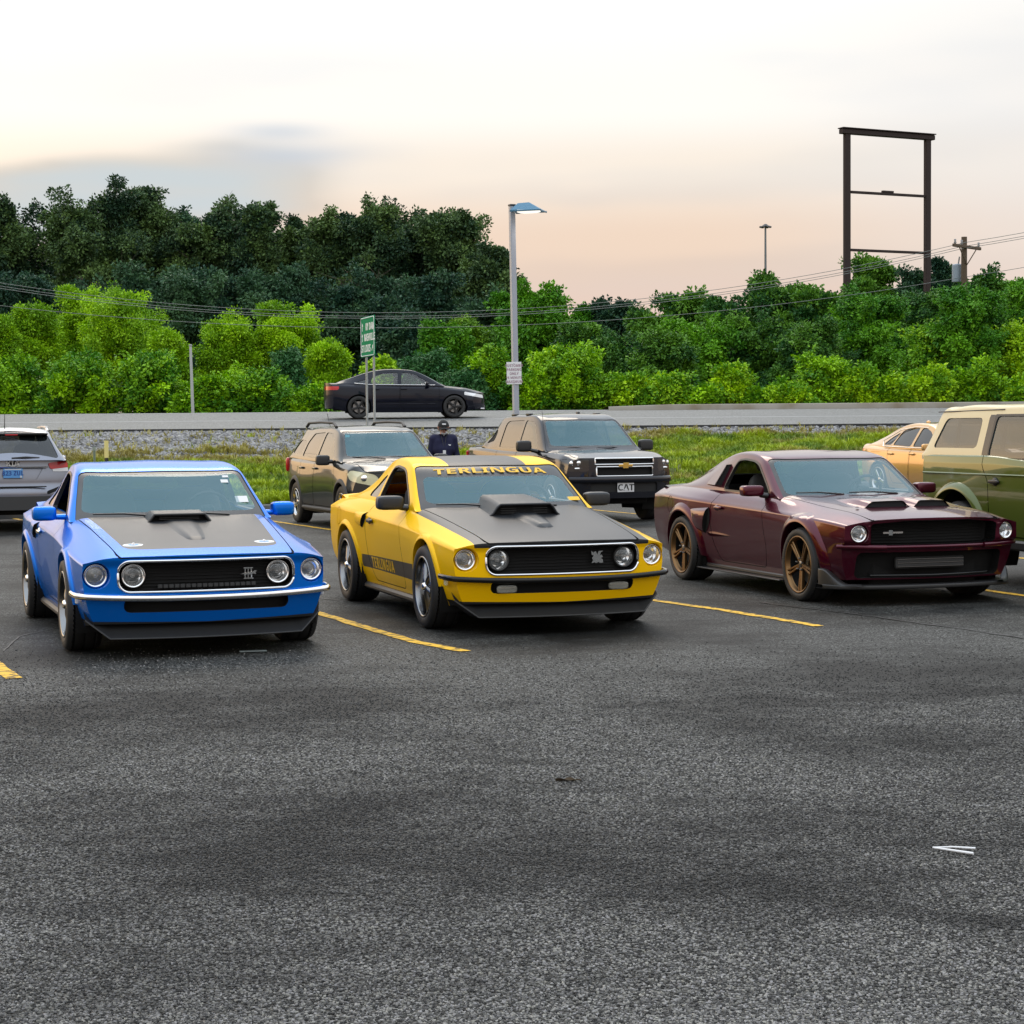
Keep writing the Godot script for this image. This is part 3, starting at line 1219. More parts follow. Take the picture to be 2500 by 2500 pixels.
	parts_by_side("wheel_well", arch_well(Vector2(1.36, by), 0.43, 0.52, 0.90).join(arch_well(Vector2(-1.36, by), 0.43, 0.52, 0.90)), M.void_black, o, true)
	for side in [-1.0, 1.0]:
		part("wheel_flare", flare(tb, Vector2(1.36, by), RA - 0.004, 0.05 if old else 0.10, 0.022 if old else 0.045, side, 4.0 if old else -4.0, 190.0), paint, o)
		part("wheel_flare", flare(tb, Vector2(-1.36, by), RA - 0.004, 0.05 if old else 0.09, 0.022 if old else 0.035, side, -8.0, 190.0), paint, o)
	var under := box(Vector3(0, 0.30, -0.05), Vector3(1.10, 0.26, 4.1), 0.03).join(box(Vector3(0, 0.27, 0.0), Vector3(1.66, 0.14, 1.85), 0.03)).join(box(Vector3(0, 0.34, -2.0), Vector3(1.5, 0.2, 0.6), 0.05))
	part("underbody", under, M.void_black, o)
	# cabin hole: the floor under the glass
	c = cut(low, func(v: Vector3) -> float: return rmax(absf(v.x) - 0.735, maxf(-1.75 - v.z, v.z - 0.60), 0.1) if v.y > 0.8 else 1.0)
	low = c[1]
	var fl: Sf = c[0].pushed(-0.10)
	part("cabin_floor", fl.join(rim(c[2], 0.12, Vector3.DOWN)), M.interior, o)
	# hood
	var hood_line := func(v: Vector3) -> float:
		if v.y < 0.70:
			return 1.0
		return maxf(absf(v.x) - lerpf(0.735, 0.645, clampf((v.z - 0.6) / 1.4, 0, 1)), 0.62 - v.z)
	var g := seam_gap(low, func(v: Vector3) -> float: return maxf(hood_line.call(v), 0.728 - v.y if old else 0.775 - v.y), 0.008)
	low = g[1]
	var gaps: Sf = g[2].pushed(-0.008)
	part("hood_gap", gaps, M.void_black, o)
	gaps = Sf.new()
	var hood: Sf = g[0]
	# doors
	var door_out := inside(rounded([Vector2(.46, .25), Vector2(.53, .45), Vector2(.50, .75), Vector2(.44, 1.2), Vector2(-.50, 1.2), Vector2(-.64, .92), Vector2(-.72, .72), Vector2(-.70, .45), Vector2(-.58, .25)], 2))
	g = seam_gap(low, func(v: Vector3) -> float: return door_out.call(v) if absf(v.x) > 0.76 and v.y < 0.955 else 0.5, 0.008)
	low = g[1]
	gaps.join(g[2].pushed(-0.008))
	var halves := cut(g[0], func(v: Vector3) -> float: return v.x)
	g = seam_gap(low, func(v: Vector3) -> float: return rmax(absf(v.x) - 0.66, maxf(v.z + 1.98, 0.90 - v.y), 0.05) if v.z < -1.7 else 1.0, 0.008)
	low = g[1]
	parts_by_side("door_gap", gaps, M.void_black, o)
	gaps = Sf.new()
	part("trunk_gap", g[2].pushed(-0.008), M.void_black, o)
	part("trunk_lid", g[0], paint, o)
	g = seam_gap(low, func(v: Vector3) -> float: return Vector2(v.z + 1.70, v.y - 0.80).length() - 0.085 if v.x < -0.8 else 1.0, 0.006)
	low = g[1]
	part("fuel_door_gap", g[2].pushed(-0.008), M.void_black, o)
	part("fuel_door", g[0], paint, o)
	# lower side stripe of the yellow car
	if style == 1:
		var band := func(v: Vector3) -> float:
			var t := (v.z + 0.95) / 1.95
			return maxf(maxf(lerpf(0.36, 0.35, t) - v.y, v.y - lerpf(0.475, 0.495, t)), maxf(-0.93 - v.z, v.z - 1.0))
		var got := Sf.new()
		for k in 2:
			var b := cut(halves[k], band)
			got.join(b[0])
			halves[k] = b[1]
		var b2 := cut(low, band)
		low = b2[1]
		parts_by_side("side_stripe", got.join(b2[0]), M.hood_black, o)
	for k in 2:
		var d := part("door", halves[k], paint, o)
		var sx := -1.0 if k == 0 else 1.0
		var hx := side_x(tb, -0.5, 0.80)
		part("door_handle", lump(Vector3(sx * (hx + 0.018), 0.80, -0.50), Vector3(0.018, 0.018, 0.085), 0.6, 14, 8).join(lump(Vector3(sx * (hx + 0.004), 0.80, -0.55), Vector3(0.012, 0.03, 0.04), 0.8, 12, 8)), M.chrome if style == 0 else (M.hood_black if style == 1 else paint), d)
		if style == 1:
			var fn := func(q: float, v: float) -> Vector3:
				var z := -0.60 + q
				if sx > 0:
					z = -0.60 + (0.80 - q)
				var y := 0.418 + v
				return Vector3(sx * (side_x(tb, z, y) + 0.003), y, z)
			text_on("stripe_lettering", "TERLINGUA", 0.10, M.yellow_print, d, fn, 0.0, 0.80, 0.9)
	# front face openings
	if old:
		front_four_lamp(o, style, paint, low, hood, gaps, nose, tb)
	else:
		front_wide_mouth(o, paint, low, hood, gaps, nose, tb)
	# glass
	var zs := func(v: Vector3) -> float: return v.z - bulge.call(v.x, v.z - 0.1)
	var screen := func(v: Vector3) -> float:
		if v.z < -0.4:
			return 1.0
		var q: float = zs.call(v)
		return rmax(absf(v.x) - (up.at(2, q) - 0.028), maxf(0.05 - q, q - 0.68), 0.05)
	c = cut(top, screen)
	top = c[1]
	var seal := rim(c[2], 0.014)
	var clear := cut(c[0], func(v: Vector3) -> float:
		var q: float = zs.call(v)
		return rmax(absf(v.x) - (up.at(2, q) - (0.085 if style == 1 else 0.07)), maxf((0.20 if style == 1 else 0.09) - q, q - (0.555 if style != 2 else 0.60)), 0.06))
	part("windshield", clear[0].pushed(-0.006), M.windshield, o)
	part("windshield_border", clear[1].pushed(-0.006), M.frit, o)
	c = cut(top, func(v: Vector3) -> float: return rmax(absf(v.x) - (up.at(2, v.z) - 0.07), maxf(-1.78 - v.z, v.z + 0.92), 0.06) if v.z < -0.6 else 1.0)
	top = c[1]
	seal.join(rim(c[2], 0.012))
	part("rear_window", c[0].pushed(-0.006), M.tint_glass, o)
	# side openings: the door glass is wound down
	var win := inside(rounded([Vector2(.42, .972), Vector2(.36, 1.02), Vector2(.02, 1.238), Vector2(-.12, 1.272), Vector2(-.36, 1.288), Vector2(-.54, 1.275), Vector2(-.585, 1.20), Vector2(-.65, .985)], 2))
	c = cut(top, func(v: Vector3) -> float: return win.call(v) if absf(v.x) > 0.55 else 1.0)
	top = c[1]
	seal.join(seam_rim(c[2], func(v: Vector3) -> Vector3: return Vector3(v.x * 0.955, v.y - 0.004, v.z)))
	# thin trim round the opening
	var tr := cut(top, func(v: Vector3) -> float: return win.call(v) - 0.018 if absf(v.x) > 0.52 else 1.0)
	top = tr[1]
	parts_by_side("window_trim", tr[0].pushed(0.003), M.satin_black, o)
	if style < 2:
		var qw := inside(rounded([Vector2(-.73, 1.0), Vector2(-.67, 1.225), Vector2(-.80, 1.19), Vector2(-1.06, 1.045), Vector2(-1.06, 1.01)], 2))
		c = cut(top, func(v: Vector3) -> float: return qw.call(v) if absf(v.x) > 0.5 else 1.0)
		top = c[1]
		seal.join(rim(c[2], 0.012))
		parts_by_side("quarter_window", c[0].pushed(-0.008), M.side_glass, o)
	part("window_seal", seal, M.satin_black, o)
	if style == 1:
		c = cut(top, func(v: Vector3) -> float: return maxf(absf(v.x) - 0.36, maxf(-0.95 - v.z, v.y * -1.0 + 1.2)))
		top = c[1]
		var rs := part("roof_stripe", c[0], M.hood_black, o)
		rs.set_meta("label", "wide black stripe over the roof")
	part("roof", top, paint, o)
	part("panel_gap", gaps, M.void_black, o)
	# wheels
	var kind := "torque" if old else "split"
	for sx in [-1.0, 1.0]:
		wheel(o, Vector3(sx * (0.815 if old else 0.83), 0.343, 1.36), kind, 0.343, 0.255, 0.245 if old else 0.262, 0.3 + sx, 0.0)
		wheel(o, Vector3(sx * (0.815 if old else 0.835), 0.343, -1.36), kind, 0.343, 0.285, 0.245 if old else 0.262, 1.0 + sx * 0.4)
	# cabin
	seats(o, [-0.36, 0.36], -0.42, 0.86, 0.6)
	part("dashboard", lump(Vector3(0, 0.905, 0.42), Vector3(0.70, 0.05, 0.20), 0.5, 28, 10), M.interior, o)
	steering(o, Vector3(0.37, 0.955, 0.18))
	part("rear_view_mirror", lump(Vector3(0, 1.235, 0.10), Vector3(0.11, 0.032, 0.015), 0.6, 16, 8), M.satin_black, o)
	# mirrors
	if style == 0:
		mirror_pair(o, Vector3(0.965, 0.985, 0.36), Vector3(0.095, 0.058, 0.075), paint, Vector3(0.80, 0.955, 0.36), 0.02)
	elif style == 1:
		mirror_pair(o, Vector3(0.955, 0.995, 0.36), Vector3(0.12, 0.062, 0.07), M.hood_black, Vector3(0.80, 0.95, 0.38), 0.024)
	else:
		mirror_pair(o, Vector3(0.955, 1.0, 0.36), Vector3(0.115, 0.055, 0.07), paint, Vector3(0.80, 0.95, 0.38), 0.024, M.satin_black)
	if style == 0:
		for q in [[0.50, 0.19, 0.06, 0.045], [0.52, 0.13, 0.05, 0.03], [0.60, 0.42, 0.10, 0.09]]:
			part("windshield_sticker", box(Vector3.ZERO, Vector3(q[2], q[3], 0.003)).moved(Transform3D(Basis(Vector3.RIGHT, deg_to_rad(-58)), top_point(up, bulge, q[0], q[1], 0.004))), M.plate_white, o)
	wiper(o, top_point(up, bulge, 0.45, 0.615), top_point(up, bulge, -0.10, 0.60))
	wiper(o, top_point(up, bulge, -0.16, 0.615), top_point(up, bulge, -0.62, 0.585))
	# quarter scoops
	for sx in [-1.0, 1.0]:
		if old:
			scoop_side(o, paint, tb, sx, -0.74, 0.80, 0.075, 0.032, 0.34, 0.04)
		else:
			scoop_side(o, paint, tb, sx, -0.78, 0.66, 0.14, 0.05, 0.40, 0.06)
			# the small wedge blade ahead of the scoop
			var hx := side_x(tb, -0.6, 0.52)
			var bl := Sf.new()
			var a := Vector3(sx * hx, 0.545, -0.76)
			var b := Vector3(sx * (hx + 0.05), 0.535, -0.74)
			var d := Vector3(sx * hx, 0.49, -0.76)
			var e := Vector3(sx * (hx - 0.005), 0.52, -0.28)
			bl.tri(a, b, e)
			bl.tri(b, d, e)
			bl.tri(a, d, b)
			part("side_blade", outward(bl, Vector3(sx * (hx - 0.02), 0.51, -0.6)), paint, o)
			pillar_scoop(o, paint, sx)
	# sills
	for sx in [-1.0, 1.0]:
		if old:
			part("side_skirt", box(Vector3(sx * 0.84, 0.185, 0.0), Vector3(0.07, 0.06, 1.9), 0.02), M.satin_black, o)
		else:
			part("side_skirt", box(Vector3(sx * 0.885, 0.165, 0.0), Vector3(0.15, 0.014, 1.95), 0.005).join(box(Vector3(sx * 0.84, 0.19, 0.0), Vector3(0.05, 0.04, 1.9), 0.01)), M.satin_black, o)
	# deck spoiler and tail lamps
	var sp := Sf.new()
	var srows := []
	for k in 21:
		var x := lerpf(-0.76, 0.76, k / 20.0)
		var zz := -2.30 + 0.10 * pow(absf(x) / 0.9, 3.0)
		var y := 0.985 - 0.035 * pow(absf(x) / 0.8, 2.0)
		srows.append(PackedVector3Array([Vector3(x, y - 0.03, zz + 0.26), Vector3(x, y, zz + 0.1), Vector3(x, y + 0.026, zz - 0.06), Vector3(x, y + 0.020, zz - 0.085), Vector3(x, y - 0.05, zz - 0.06)]))
	part("deck_spoiler", outward(grid(srows), Vector3(0, 0.93, -2.3)), paint if style != 2 else M.satin_black, o)
	for sx in [-1.0, 1.0]:
		for k in 3:
			part("tail_light", box(Vector3(sx * (0.40 + k * 0.13), 0.74, -2.40 + 0.03 * k), Vector3(0.09, 0.17, 0.03), 0.008), M.red_lamp, o)

func scoop_side(parent: Node, paint: Material, tb: Keys, sx: float, z0: float, y0: float, hh: float, out: float, length: float, mouth: float) -> void:
	# a raised scoop that opens forward and fades into the flank behind it
	var rows := []
	for i in 9:
		var f := i / 8.0
		var z := z0 - length * f
		var k := 1.0 - f * f
		var row := PackedVector3Array()
		for j in 13:
			var v := j / 12.0 * 2.0 - 1.0
			var y := y0 + hh * v * (1.0 - 0.35 * f) + 0.02 * f
			var x := side_x(tb, z + 0.05 * v * (1.0 - f), y) - 0.006 + (out + 0.006) * k * pow(1.0 - v * v, 0.4)
			row.append(Vector3(sx * x, y, z + 0.06 * v * (1.0 - f)))
		rows.append(row)
	var o := part("side_scoop", outward(grid(rows), Vector3(0, y0, z0)), paint, parent)
	var m := Sf.new()
	var r0: PackedVector3Array = rows[0]
	for j in 12:
		var v := j / 12.0 * 2.0 - 1.0
		var a := r0[j]
		var b := r0[j + 1]
		var a2 := Vector3(sx * (side_x(tb, a.z, a.y) + 0.002), a.y, a.z)
		var b2 := Vector3(sx * (side_x(tb, b.z, b.y) + 0.002), b.y, b.z)
		m.quad(a + Vector3(0, 0, 0.001), b + Vector3(0, 0, 0.001), b2, a2)
	# the dark mouth runs a little forward along the flank
	for j in 12:
		var a := r0[j]
		var b := r0[j + 1]
		var q := []
		for e in [[a, 0.0], [b, 0.0], [b, mouth], [a, mouth]]:
			var pz: float = e[0].z + e[1] * (1.0 - pow((e[0].y - y0) / hh, 2.0))
			q.append(Vector3(sx * (side_x(tb, pz, e[0].y) + 0.0025), e[0].y, pz))
		m.quad(q[0], q[1], q[2], q[3])
	part("scoop_mouth", outward(m, Vector3(0, y0, z0)), M.void_black, o)

func pillar_scoop(parent: Node, paint: Material, sx: float) -> void:
	var q := []
	for e in [[0.0, 1.0], [1.0, 1.0], [1.0, 0.0], [0.0, 0.0]]:
		var z: float = lerpf(-0.76, -1.06, e[0])
		var yb: float = lerpf(1.03, 1.02, e[0])
		var yt: float = lerpf(1.235, 1.13, e[0])
		var y: float = lerpf(yb, yt, e[1])
		q.append([z, y])
	var s := Sf.new()
	var f := func(z: float, y: float, o: float) -> Vector3:
		var w := lerpf(0.80, 0.625, clampf((y - 0.97) / 0.34, 0, 1)) + 0.01
		return Vector3(sx * (w + o), y, z)
	var a0: Vector3 = f.call(-0.74, 1.025, 0.0)
	var a1: Vector3 = f.call(-0.70, 1.24, 0.0)
	var b0: Vector3 = f.call(-0.76, 1.025, 0.065)
	var b1: Vector3 = f.call(-0.72, 1.235, 0.055)
	var c0: Vector3 = f.call(-1.10, 1.03, 0.012)
	var c1: Vector3 = f.call(-1.0, 1.145, 0.012)
	s.quad(b0, b1, c1, c0)
	s.quad(a1, b1, c1, f.call(-1.0, 1.15, -0.005))
	s.quad(a0, b0, c0, f.call(-1.10, 1.02, -0.005))
	s.quad(c0, c1, f.call(-1.0, 1.15, -0.005), f.call(-1.10, 1.02, -0.005))
	var o := part("pillar_scoop", outward(s, Vector3(sx * 0.6, 1.1, -0.9)), paint, parent)
	var m := Sf.new()
	m.quad(a0, a1, b1 + Vector3(0, 0, -0.012), b0 + Vector3(0, 0, -0.012))
	part("scoop_mouth", m, M.void_black, o)

func front_four_lamp(o: Node3D, style: int, paint: Material, low: Sf, hood: Sf, gaps: Sf, nose: Callable, tb: Keys) -> void:
	var gy := 0.594
	var hw := 0.640
	var hh := 0.112
	var mouth := func(v: Vector3) -> float: return rr(v.x, v.y - gy, hw, hh, 0.085) if v.z > 1.9 else 1.0
	var c := cut(low, mouth)
	low = c[1]
	# the opening's inner wall and the dark screen behind it
	part("grille_surround", seam_rim(c[2], func(v: Vector3) -> Vector3: return Vector3(v.x * 0.985, gy + (v.y - gy) * 0.95, v.z - 0.10)), M.satin_black, o)
	var gm := Sf.new()
	gm = c[0].pushed(0.0)
	for i in gm.p.size():
		gm.p[i] = Vector3(gm.p[i].x, gm.p[i].y, gm.p[i].z - 0.098)
	var gr := part("grille", gm, M.void_black, o)
	for k in 9:
		var y := gy - hh + 0.024 * (k + 0.5)
		var pth := PackedVector3Array()
		var ww := hw - 0.03 - (0.05 if k == 0 or k == 8 else 0.0)
		for j in 17:
			var x := lerpf(-ww, ww, j / 16.0)
			pth.append(Vector3(x, y, nose.call(x, y) - 0.090))
		part("grille_slat", tube(pth, 0.004, 4), M.chin_black, gr)
	# bright trim round the opening
	var ring := PackedVector3Array()
	for q in rr_path(0, gy, hw, hh, 0.085):
		ring.append(Vector3(q.x, q.y, nose.call(q.x, q.y) + 0.004))
	part("grille_trim", tube(ring, 0.010, 8, true), M.chrome, o)
	# headlights in their buckets
	for sx in [-1.0, 1.0]:
		var hx: float = sx * 0.788
		var bucket := func(v: Vector3) -> float: return Vector2(v.x - hx, v.y - 0.603).length() - 0.096 if v.z > 1.8 else 1.0
		c = cut(low, bucket)
		low = c[1]
		var zc: float = nose.call(hx, 0.603) - 0.055
		part("headlight_bucket", seam_rim(c[2], func(v: Vector3) -> Vector3: return Vector3(hx + (v.x - hx) * 0.9, 0.603 + (v.y - 0.603) * 0.9, zc - 0.01)), paint, o)
		headlamp(o, Vector3(hx, 0.603, zc + 0.012), 0.073, M.chrome, sx * 4.0)
		headlamp(o, Vector3(sx * 0.528, 0.597, nose.call(0.528, 0.597) - 0.055), 0.076, M.satin_black if style == 1 else M.chrome, 0.0, "driving_light")
		# side marker at the end of the bumper
		part("side_marker_light", box(Vector3(sx * 0.905, 0.42, 1.93), Vector3(0.025, 0.05, 0.045), 0.006), M.white_lamp if style == 0 else M.yellow_lens, o)
	# slot under the bumper
	var slot := func(v: Vector3) -> float: return rr(v.x, v.y - 0.385, 0.60, 0.052, 0.045) if v.z > 1.9 else 1.0
	c = cut(low, slot)
	low = c[1]
	var back: Sf = c[0].pushed(0.0)
	for i in back.p.size():
		back.p[i].z -= 0.06
	part("lower_intake", back.join(seam_rim(c[2], func(v: Vector3) -> Vector3: return v - Vector3(0, 0, 0.06))), M.void_black, o)
	if style == 1:
		for sx in [-1.0, 1.0]:
			part("turn_signal", lump(Vector3(sx * 0.47, 0.368, nose.call(0.47, 0.368) - 0.012), Vector3(0.085, 0.032, 0.02), 0.5, 20, 8), M.smoke_lens, o)
	# valance: the lower face below a line is the dark chin
	c = cut(low, func(v: Vector3) -> float: return v.y - (0.255 + 0.02 * absf(v.x)) if v.z > 1.78 else 1.0)
	low = c[1]
	part("chin", c[0], M.chin_black, o)
	# chin spoiler: a thin lip with upswept ends
	var rows := []
	var edge := PackedVector3Array()
	for k in 33:
		var x := lerpf(-0.86, 0.86, k / 32.0)
		var ax := absf(x)
		var y := 0.15 + maxf(0.0, ax - 0.70) * 0.80
		var z: float = nose.call(x, 0.30) + 0.035 - maxf(0.0, ax - 0.70) * 0.5
		rows.append(PackedVector3Array([Vector3(x, y + 0.09, z - 0.12), Vector3(x, y + 0.02, z - 0.02), Vector3(x, y + 0.006, z + 0.012), Vector3(x, y - 0.006, z + 0.010), Vector3(x, y - 0.008, z - 0.25)]))
		edge.append(Vector3(x, y, z + 0.012))
	part("chin_spoiler", outward(grid(rows), Vector3(0, 0.16, 2.0)), M.chin_black, o)
	part("spoiler_edge", tube(edge, 0.006, 6), M.plastic, o)
	# bumper blade
	var bp := PackedVector3Array()
	var end_z: float = nose.call(0.86, 0.45)
	var tips := [Vector3(0.895, 0.458, end_z + 0.022), Vector3(0.922, 0.461, end_z - 0.02), Vector3(0.936, 0.464, 1.98), Vector3(0.940, 0.466, 1.87)]
	for k in 4:
		bp.append(tips[3 - k] * Vector3(-1, 1, 1))
	for k in 37:
		var x := lerpf(-0.86, 0.86, k / 36.0)
		bp.append(Vector3(x, 0.437 + 0.018 * pow(absf(x) / 0.86, 3.0), nose.call(x, 0.45) + 0.036))
	for k in 4:
		bp.append(tips[k])
	part("front_bumper", tube(bp, 0.022, 14, false, -1.0, 0.75), M.chrome if style == 0 else M.gloss_black, o)
	# hood panel colours
	if style == 0:
		c = cut(hood, func(v: Vector3) -> float: return rmax(absf(v.x) - lerpf(0.665, 0.565, clampf((v.z - 0.62) / 1.35, 0, 1)), v.z - (1.955 + 0.10 * (1.0 - pow(absf(v.x) / 0.7, 2.0))), 0.09))
		var h := part("hood", c[1], paint, o)
		part("hood_panel", c[0], M.hood_black, h)
		for sx in [-1.0, 1.0]:
			var zq := 1.84
			var q := tb.all(zq)
			var y := lerpf(q[8 + 1], q[10], 0.30)
			var pin := part("hood_pin", lathe(PackedVector2Array([Vector2(0.001, 0.012), Vector2(0.012, 0.010), Vector2(0.014, 0.004), Vector2(0.076, 0.003), Vector2(0.080, -0.004)]), 24), M.white_print, h)
			pin.transform = Transform3D(Basis(Vector3.BACK, PI / 2).scaled(Vector3(1, 1, 1)), Vector3(sx * 0.485, y + 0.012, zq + 0.02))
			pin.basis = Basis(Vector3.RIGHT, deg_to_rad(9)) * Basis.from_scale(Vector3(1, 1, 0.6)) * Basis(Vector3.BACK, PI / 2)
			part("pin_stud", lathe(PackedVector2Array([Vector2(0.001, 0.02), Vector2(0.010, 0.018), Vector2(0.012, 0.0)]), 12), M.chrome, pin)
			part("pin_mark", lathe(PackedVector2Array([Vector2(0.018, 0.0052), Vector2(0.042, 0.0048)]), 20), M.plate_blue, pin)
	else:
		part("hood", hood, M.hood_black, o)
		# black tops of the fenders beside the hood
		c = cut(low, func(v: Vector3) -> float: return maxf(absf(v.x) - lerpf(0.80, 0.735, pow(clampf((v.z - 0.55) / 1.5, 0, 1), 1.5)), maxf(0.62 - v.z, 0.69 - v.y)) if v.y > 0.69 and v.z > 0.5 else 1.0)
		low = c[1]
		part("fender_top", c[0], M.hood_black, o)
	part("body", low, paint, o)
	# hood scoop and the tear-drop behind and ahead of it
	hood_scoop(o, style, tb)
	# emblem
	if style == 0:
		var em := part("grille_emblem", box(Vector3(0.30, 0.632, nose.call(0.30, 0.63) - 0.05), Vector3(0.068, 0.012, 0.012), 0.002), M.chrome, o)
		part("emblem_foot", box(Vector3(0.30, 0.556, nose.call(0.30, 0.63) - 0.05), Vector3(0.068, 0.012, 0.012), 0.002), M.chrome, em)
		var zz: float = nose.call(0.30, 0.6) - 0.05
		for k in 3:
			part("emblem_bar", box(Vector3(0.278 + 0.022 * k, 0.594, zz), Vector3(0.009, 0.075, 0.010), 0.002), M.chrome, em)
		var horse := PackedVector2Array([Vector2(-0.062, -0.006), Vector2(-0.03, 0.004), Vector2(0.0, 0.006), Vector2(0.03, 0.012), Vector2(0.048, 0.02), Vector2(0.062, 0.016), Vector2(0.05, 0.006), Vector2(0.056, -0.008), Vector2(0.03, -0.004), Vector2(0.012, -0.010), Vector2(-0.012, -0.008), Vector2(-0.035, -0.018), Vector2(-0.03, -0.006)])
		part("emblem_horse", prism(horse, 0.012, 0.0).moved(Transform3D(Basis(), Vector3(0.30, 0.594, zz + 0.004))), M.chrome, em)
		# light bar low in the grille
		var lb := Sf.new()
		for k in 18:
			var x := -0.36 + 0.72 * (k + 0.5) / 18.0
			lb.join(box(Vector3(x, 0.517, nose.call(x, 0.52) - 0.06), Vector3(0.034, 0.028, 0.02), 0.004))
		part("light_bar", lb, M.plastic, o)
	else:
		var rab := PackedVector2Array([Vector2(-0.05, -0.05), Vector2(-0.02, -0.042), Vector2(-0.012, -0.05), Vector2(0.01, -0.042), Vector2(0.03, -0.05), Vector2(0.05, -0.046), Vector2(0.045, -0.02), Vector2(0.03, -0.012), Vector2(0.048, 0.0), Vector2(0.036, 0.018), Vector2(0.024, 0.012), Vector2(0.03, 0.034), Vector2(0.052, 0.048), Vector2(0.012, 0.046), Vector2(0.002, 0.02), Vector2(-0.014, 0.046), Vector2(-0.036, 0.034), Vector2(-0.05, 0.05), Vector2(-0.048, 0.018), Vector2(-0.03, 0.01), Vector2(-0.046, -0.01), Vector2(-0.034, -0.026)])
		part("grille_emblem", prism(rab, 0.012, 0.0).moved(Transform3D(Basis(), Vector3(0.285, 0.603, nose.call(0.285, 0.6) - 0.055))), M.chrome, o)
		# lettering across the top of the windscreen
		var up := Keys.new([[.66, .80, .93, .79, .925, .93], [.60, .80, .935, .780, .958, .97], [.45, .80, .938, .758, 1.045, 1.062], [.25, .80, .942, .722, 1.163, 1.186], [.03, .80, .946, .685, 1.288, 1.318], [-.12, .80, .95, .668, 1.322, 1.356]])
		var bulge := func(x: float, z: float) -> float: return 0.15 * (1.0 - pow(minf(absf(x) / 0.8, 1.0), 2.0)) * smoothstep(-0.75, 0.35, z)
		text_on("windshield_lettering", "TERLINGUA", 0.085, M.yellow_print, o, func(x: float, v: float) -> Vector3: return top_point(up, bulge, x, 0.135 - v * 0.86, 0.004), -0.52, 0.52, 1.65)
		part("windshield_sticker", box(Vector3.ZERO, Vector3(0.11, 0.055, 0.003)).moved(Transform3D(Basis(Vector3.RIGHT, deg_to_rad(-58)), top_point(up, bulge, 0.66, 0.53, 0.008))), M.yellow_print, o)

func hood_y(tb: Keys, x: float, z: float) -> float:
	var q := tb.all(z)
	var e := q[8]
	var u := absf(x) / e
	return lerpf(q[10], q[9], u * u * 0.55 + 0.45 * pow(u, 4.0)) if u < 1.0 else q[9]

func hood_scoop(o: Node3D, style: int, tb: Keys) -> void:
	var zf := 1.02 if style == 0 else 1.20
	var zr := 0.60
	var hw := 0.20 if style == 0 else 0.265
	var ht := 0.062 if style == 0 else 0.098
	var mt: Material = M.satin_black if style == 0 else M.hood_black
	var nz := 15
	var nx := 21
	var rows := []
	for i in nz:
		var f := i / float(nz - 1)
		var z := lerpf(zr, zf, f)
		var row := PackedVector3Array()
		for j in nx:
			var u := j / float(nx - 1) * 2.0 - 1.0
			var w := hw * (1.0 if style == 0 else lerpf(0.86, 1.0, f)) + 0.045
			var x := u * w
			var hgt := ht * (1.0 if style == 1 else smoothstep(-0.15, 0.5, f)) * smoothstep(1.0, 0.70 if style == 1 else 0.8, absf(u))
			row.append(Vector3(x, hood_y(tb, x, z) - 0.01 + hgt, z + (0.05 if style == 1 else 0.02) * (1.0 - absf(u))))
		rows.append(row)
	var s := outward(grid(rows), Vector3(0, 0.7, 0.9))
	# front edge rolls down into the mouth
	var lip: PackedVector3Array = rows[nz - 1]
	var tr := PackedVector3Array()
	for j in nx:
		tr.append(lip[j])
	var h := part("hood_scoop", s, mt, o)
	part("scoop_lip", tube(tr, 0.011, 6), mt, h)
	var m := Sf.new()
	for j in nx - 1:
		var a := lip[j]
		var b := lip[j + 1]
		m.quad(a - Vector3(0, 0, 0.05), b - Vector3(0, 0, 0.05), Vector3(b.x, hood_y(tb, b.x, b.z) - 0.01, b.z - 0.05), Vector3(a.x, hood_y(tb, a.x, a.z) - 0.01, a.z - 0.05))
	part("scoop_mouth", m, M.void_black, h)
	for k in 4:
		var zz := zf - 0.012
		part("scoop_slat", box(Vector3(0, hood_y(tb, 0, zz) + 0.012 + ht * 0.2 * k, zz - 0.01), Vector3(hw * 1.55, 0.004, 0.02)), M.plastic, h)
	# raised tear-drop from the scoop to near the nose
	var z1 := 1.80 if style == 0 else 1.78
	var dr := []
	for i in 25:
		var f := i / 24.0
		var z := lerpf(zf - 0.03, z1, f)
		var w := lerpf(0.155, 0.085, f) * (1.0 if f < 0.92 else sqrt(maxf(0.0, 1.0 - pow((f - 0.92) / 0.08, 2.0))) * 0.98 + 0.02)
		var row := PackedVector3Array()
		for j in 13:
			var u := j / 12.0 * 2.0 - 1.0
			var x := u * w
			var hgt := lerpf(0.014, 0.026, f) * (1.0 if style == 0 else 1.5) * smoothstep(1.0, 0.35, absf(u)) * (1.0 if f < 0.9 else smoothstep(1.0, 0.9, f) * 0.8 + 0.2)
			row.append(Vector3(x, hood_y(tb, x, z) - 0.003 + hgt, z))
		dr.append(row)
	part("hood_ridge", outward(grid(dr), Vector3(0, 0.5, 1.4)), M.hood_black, o)

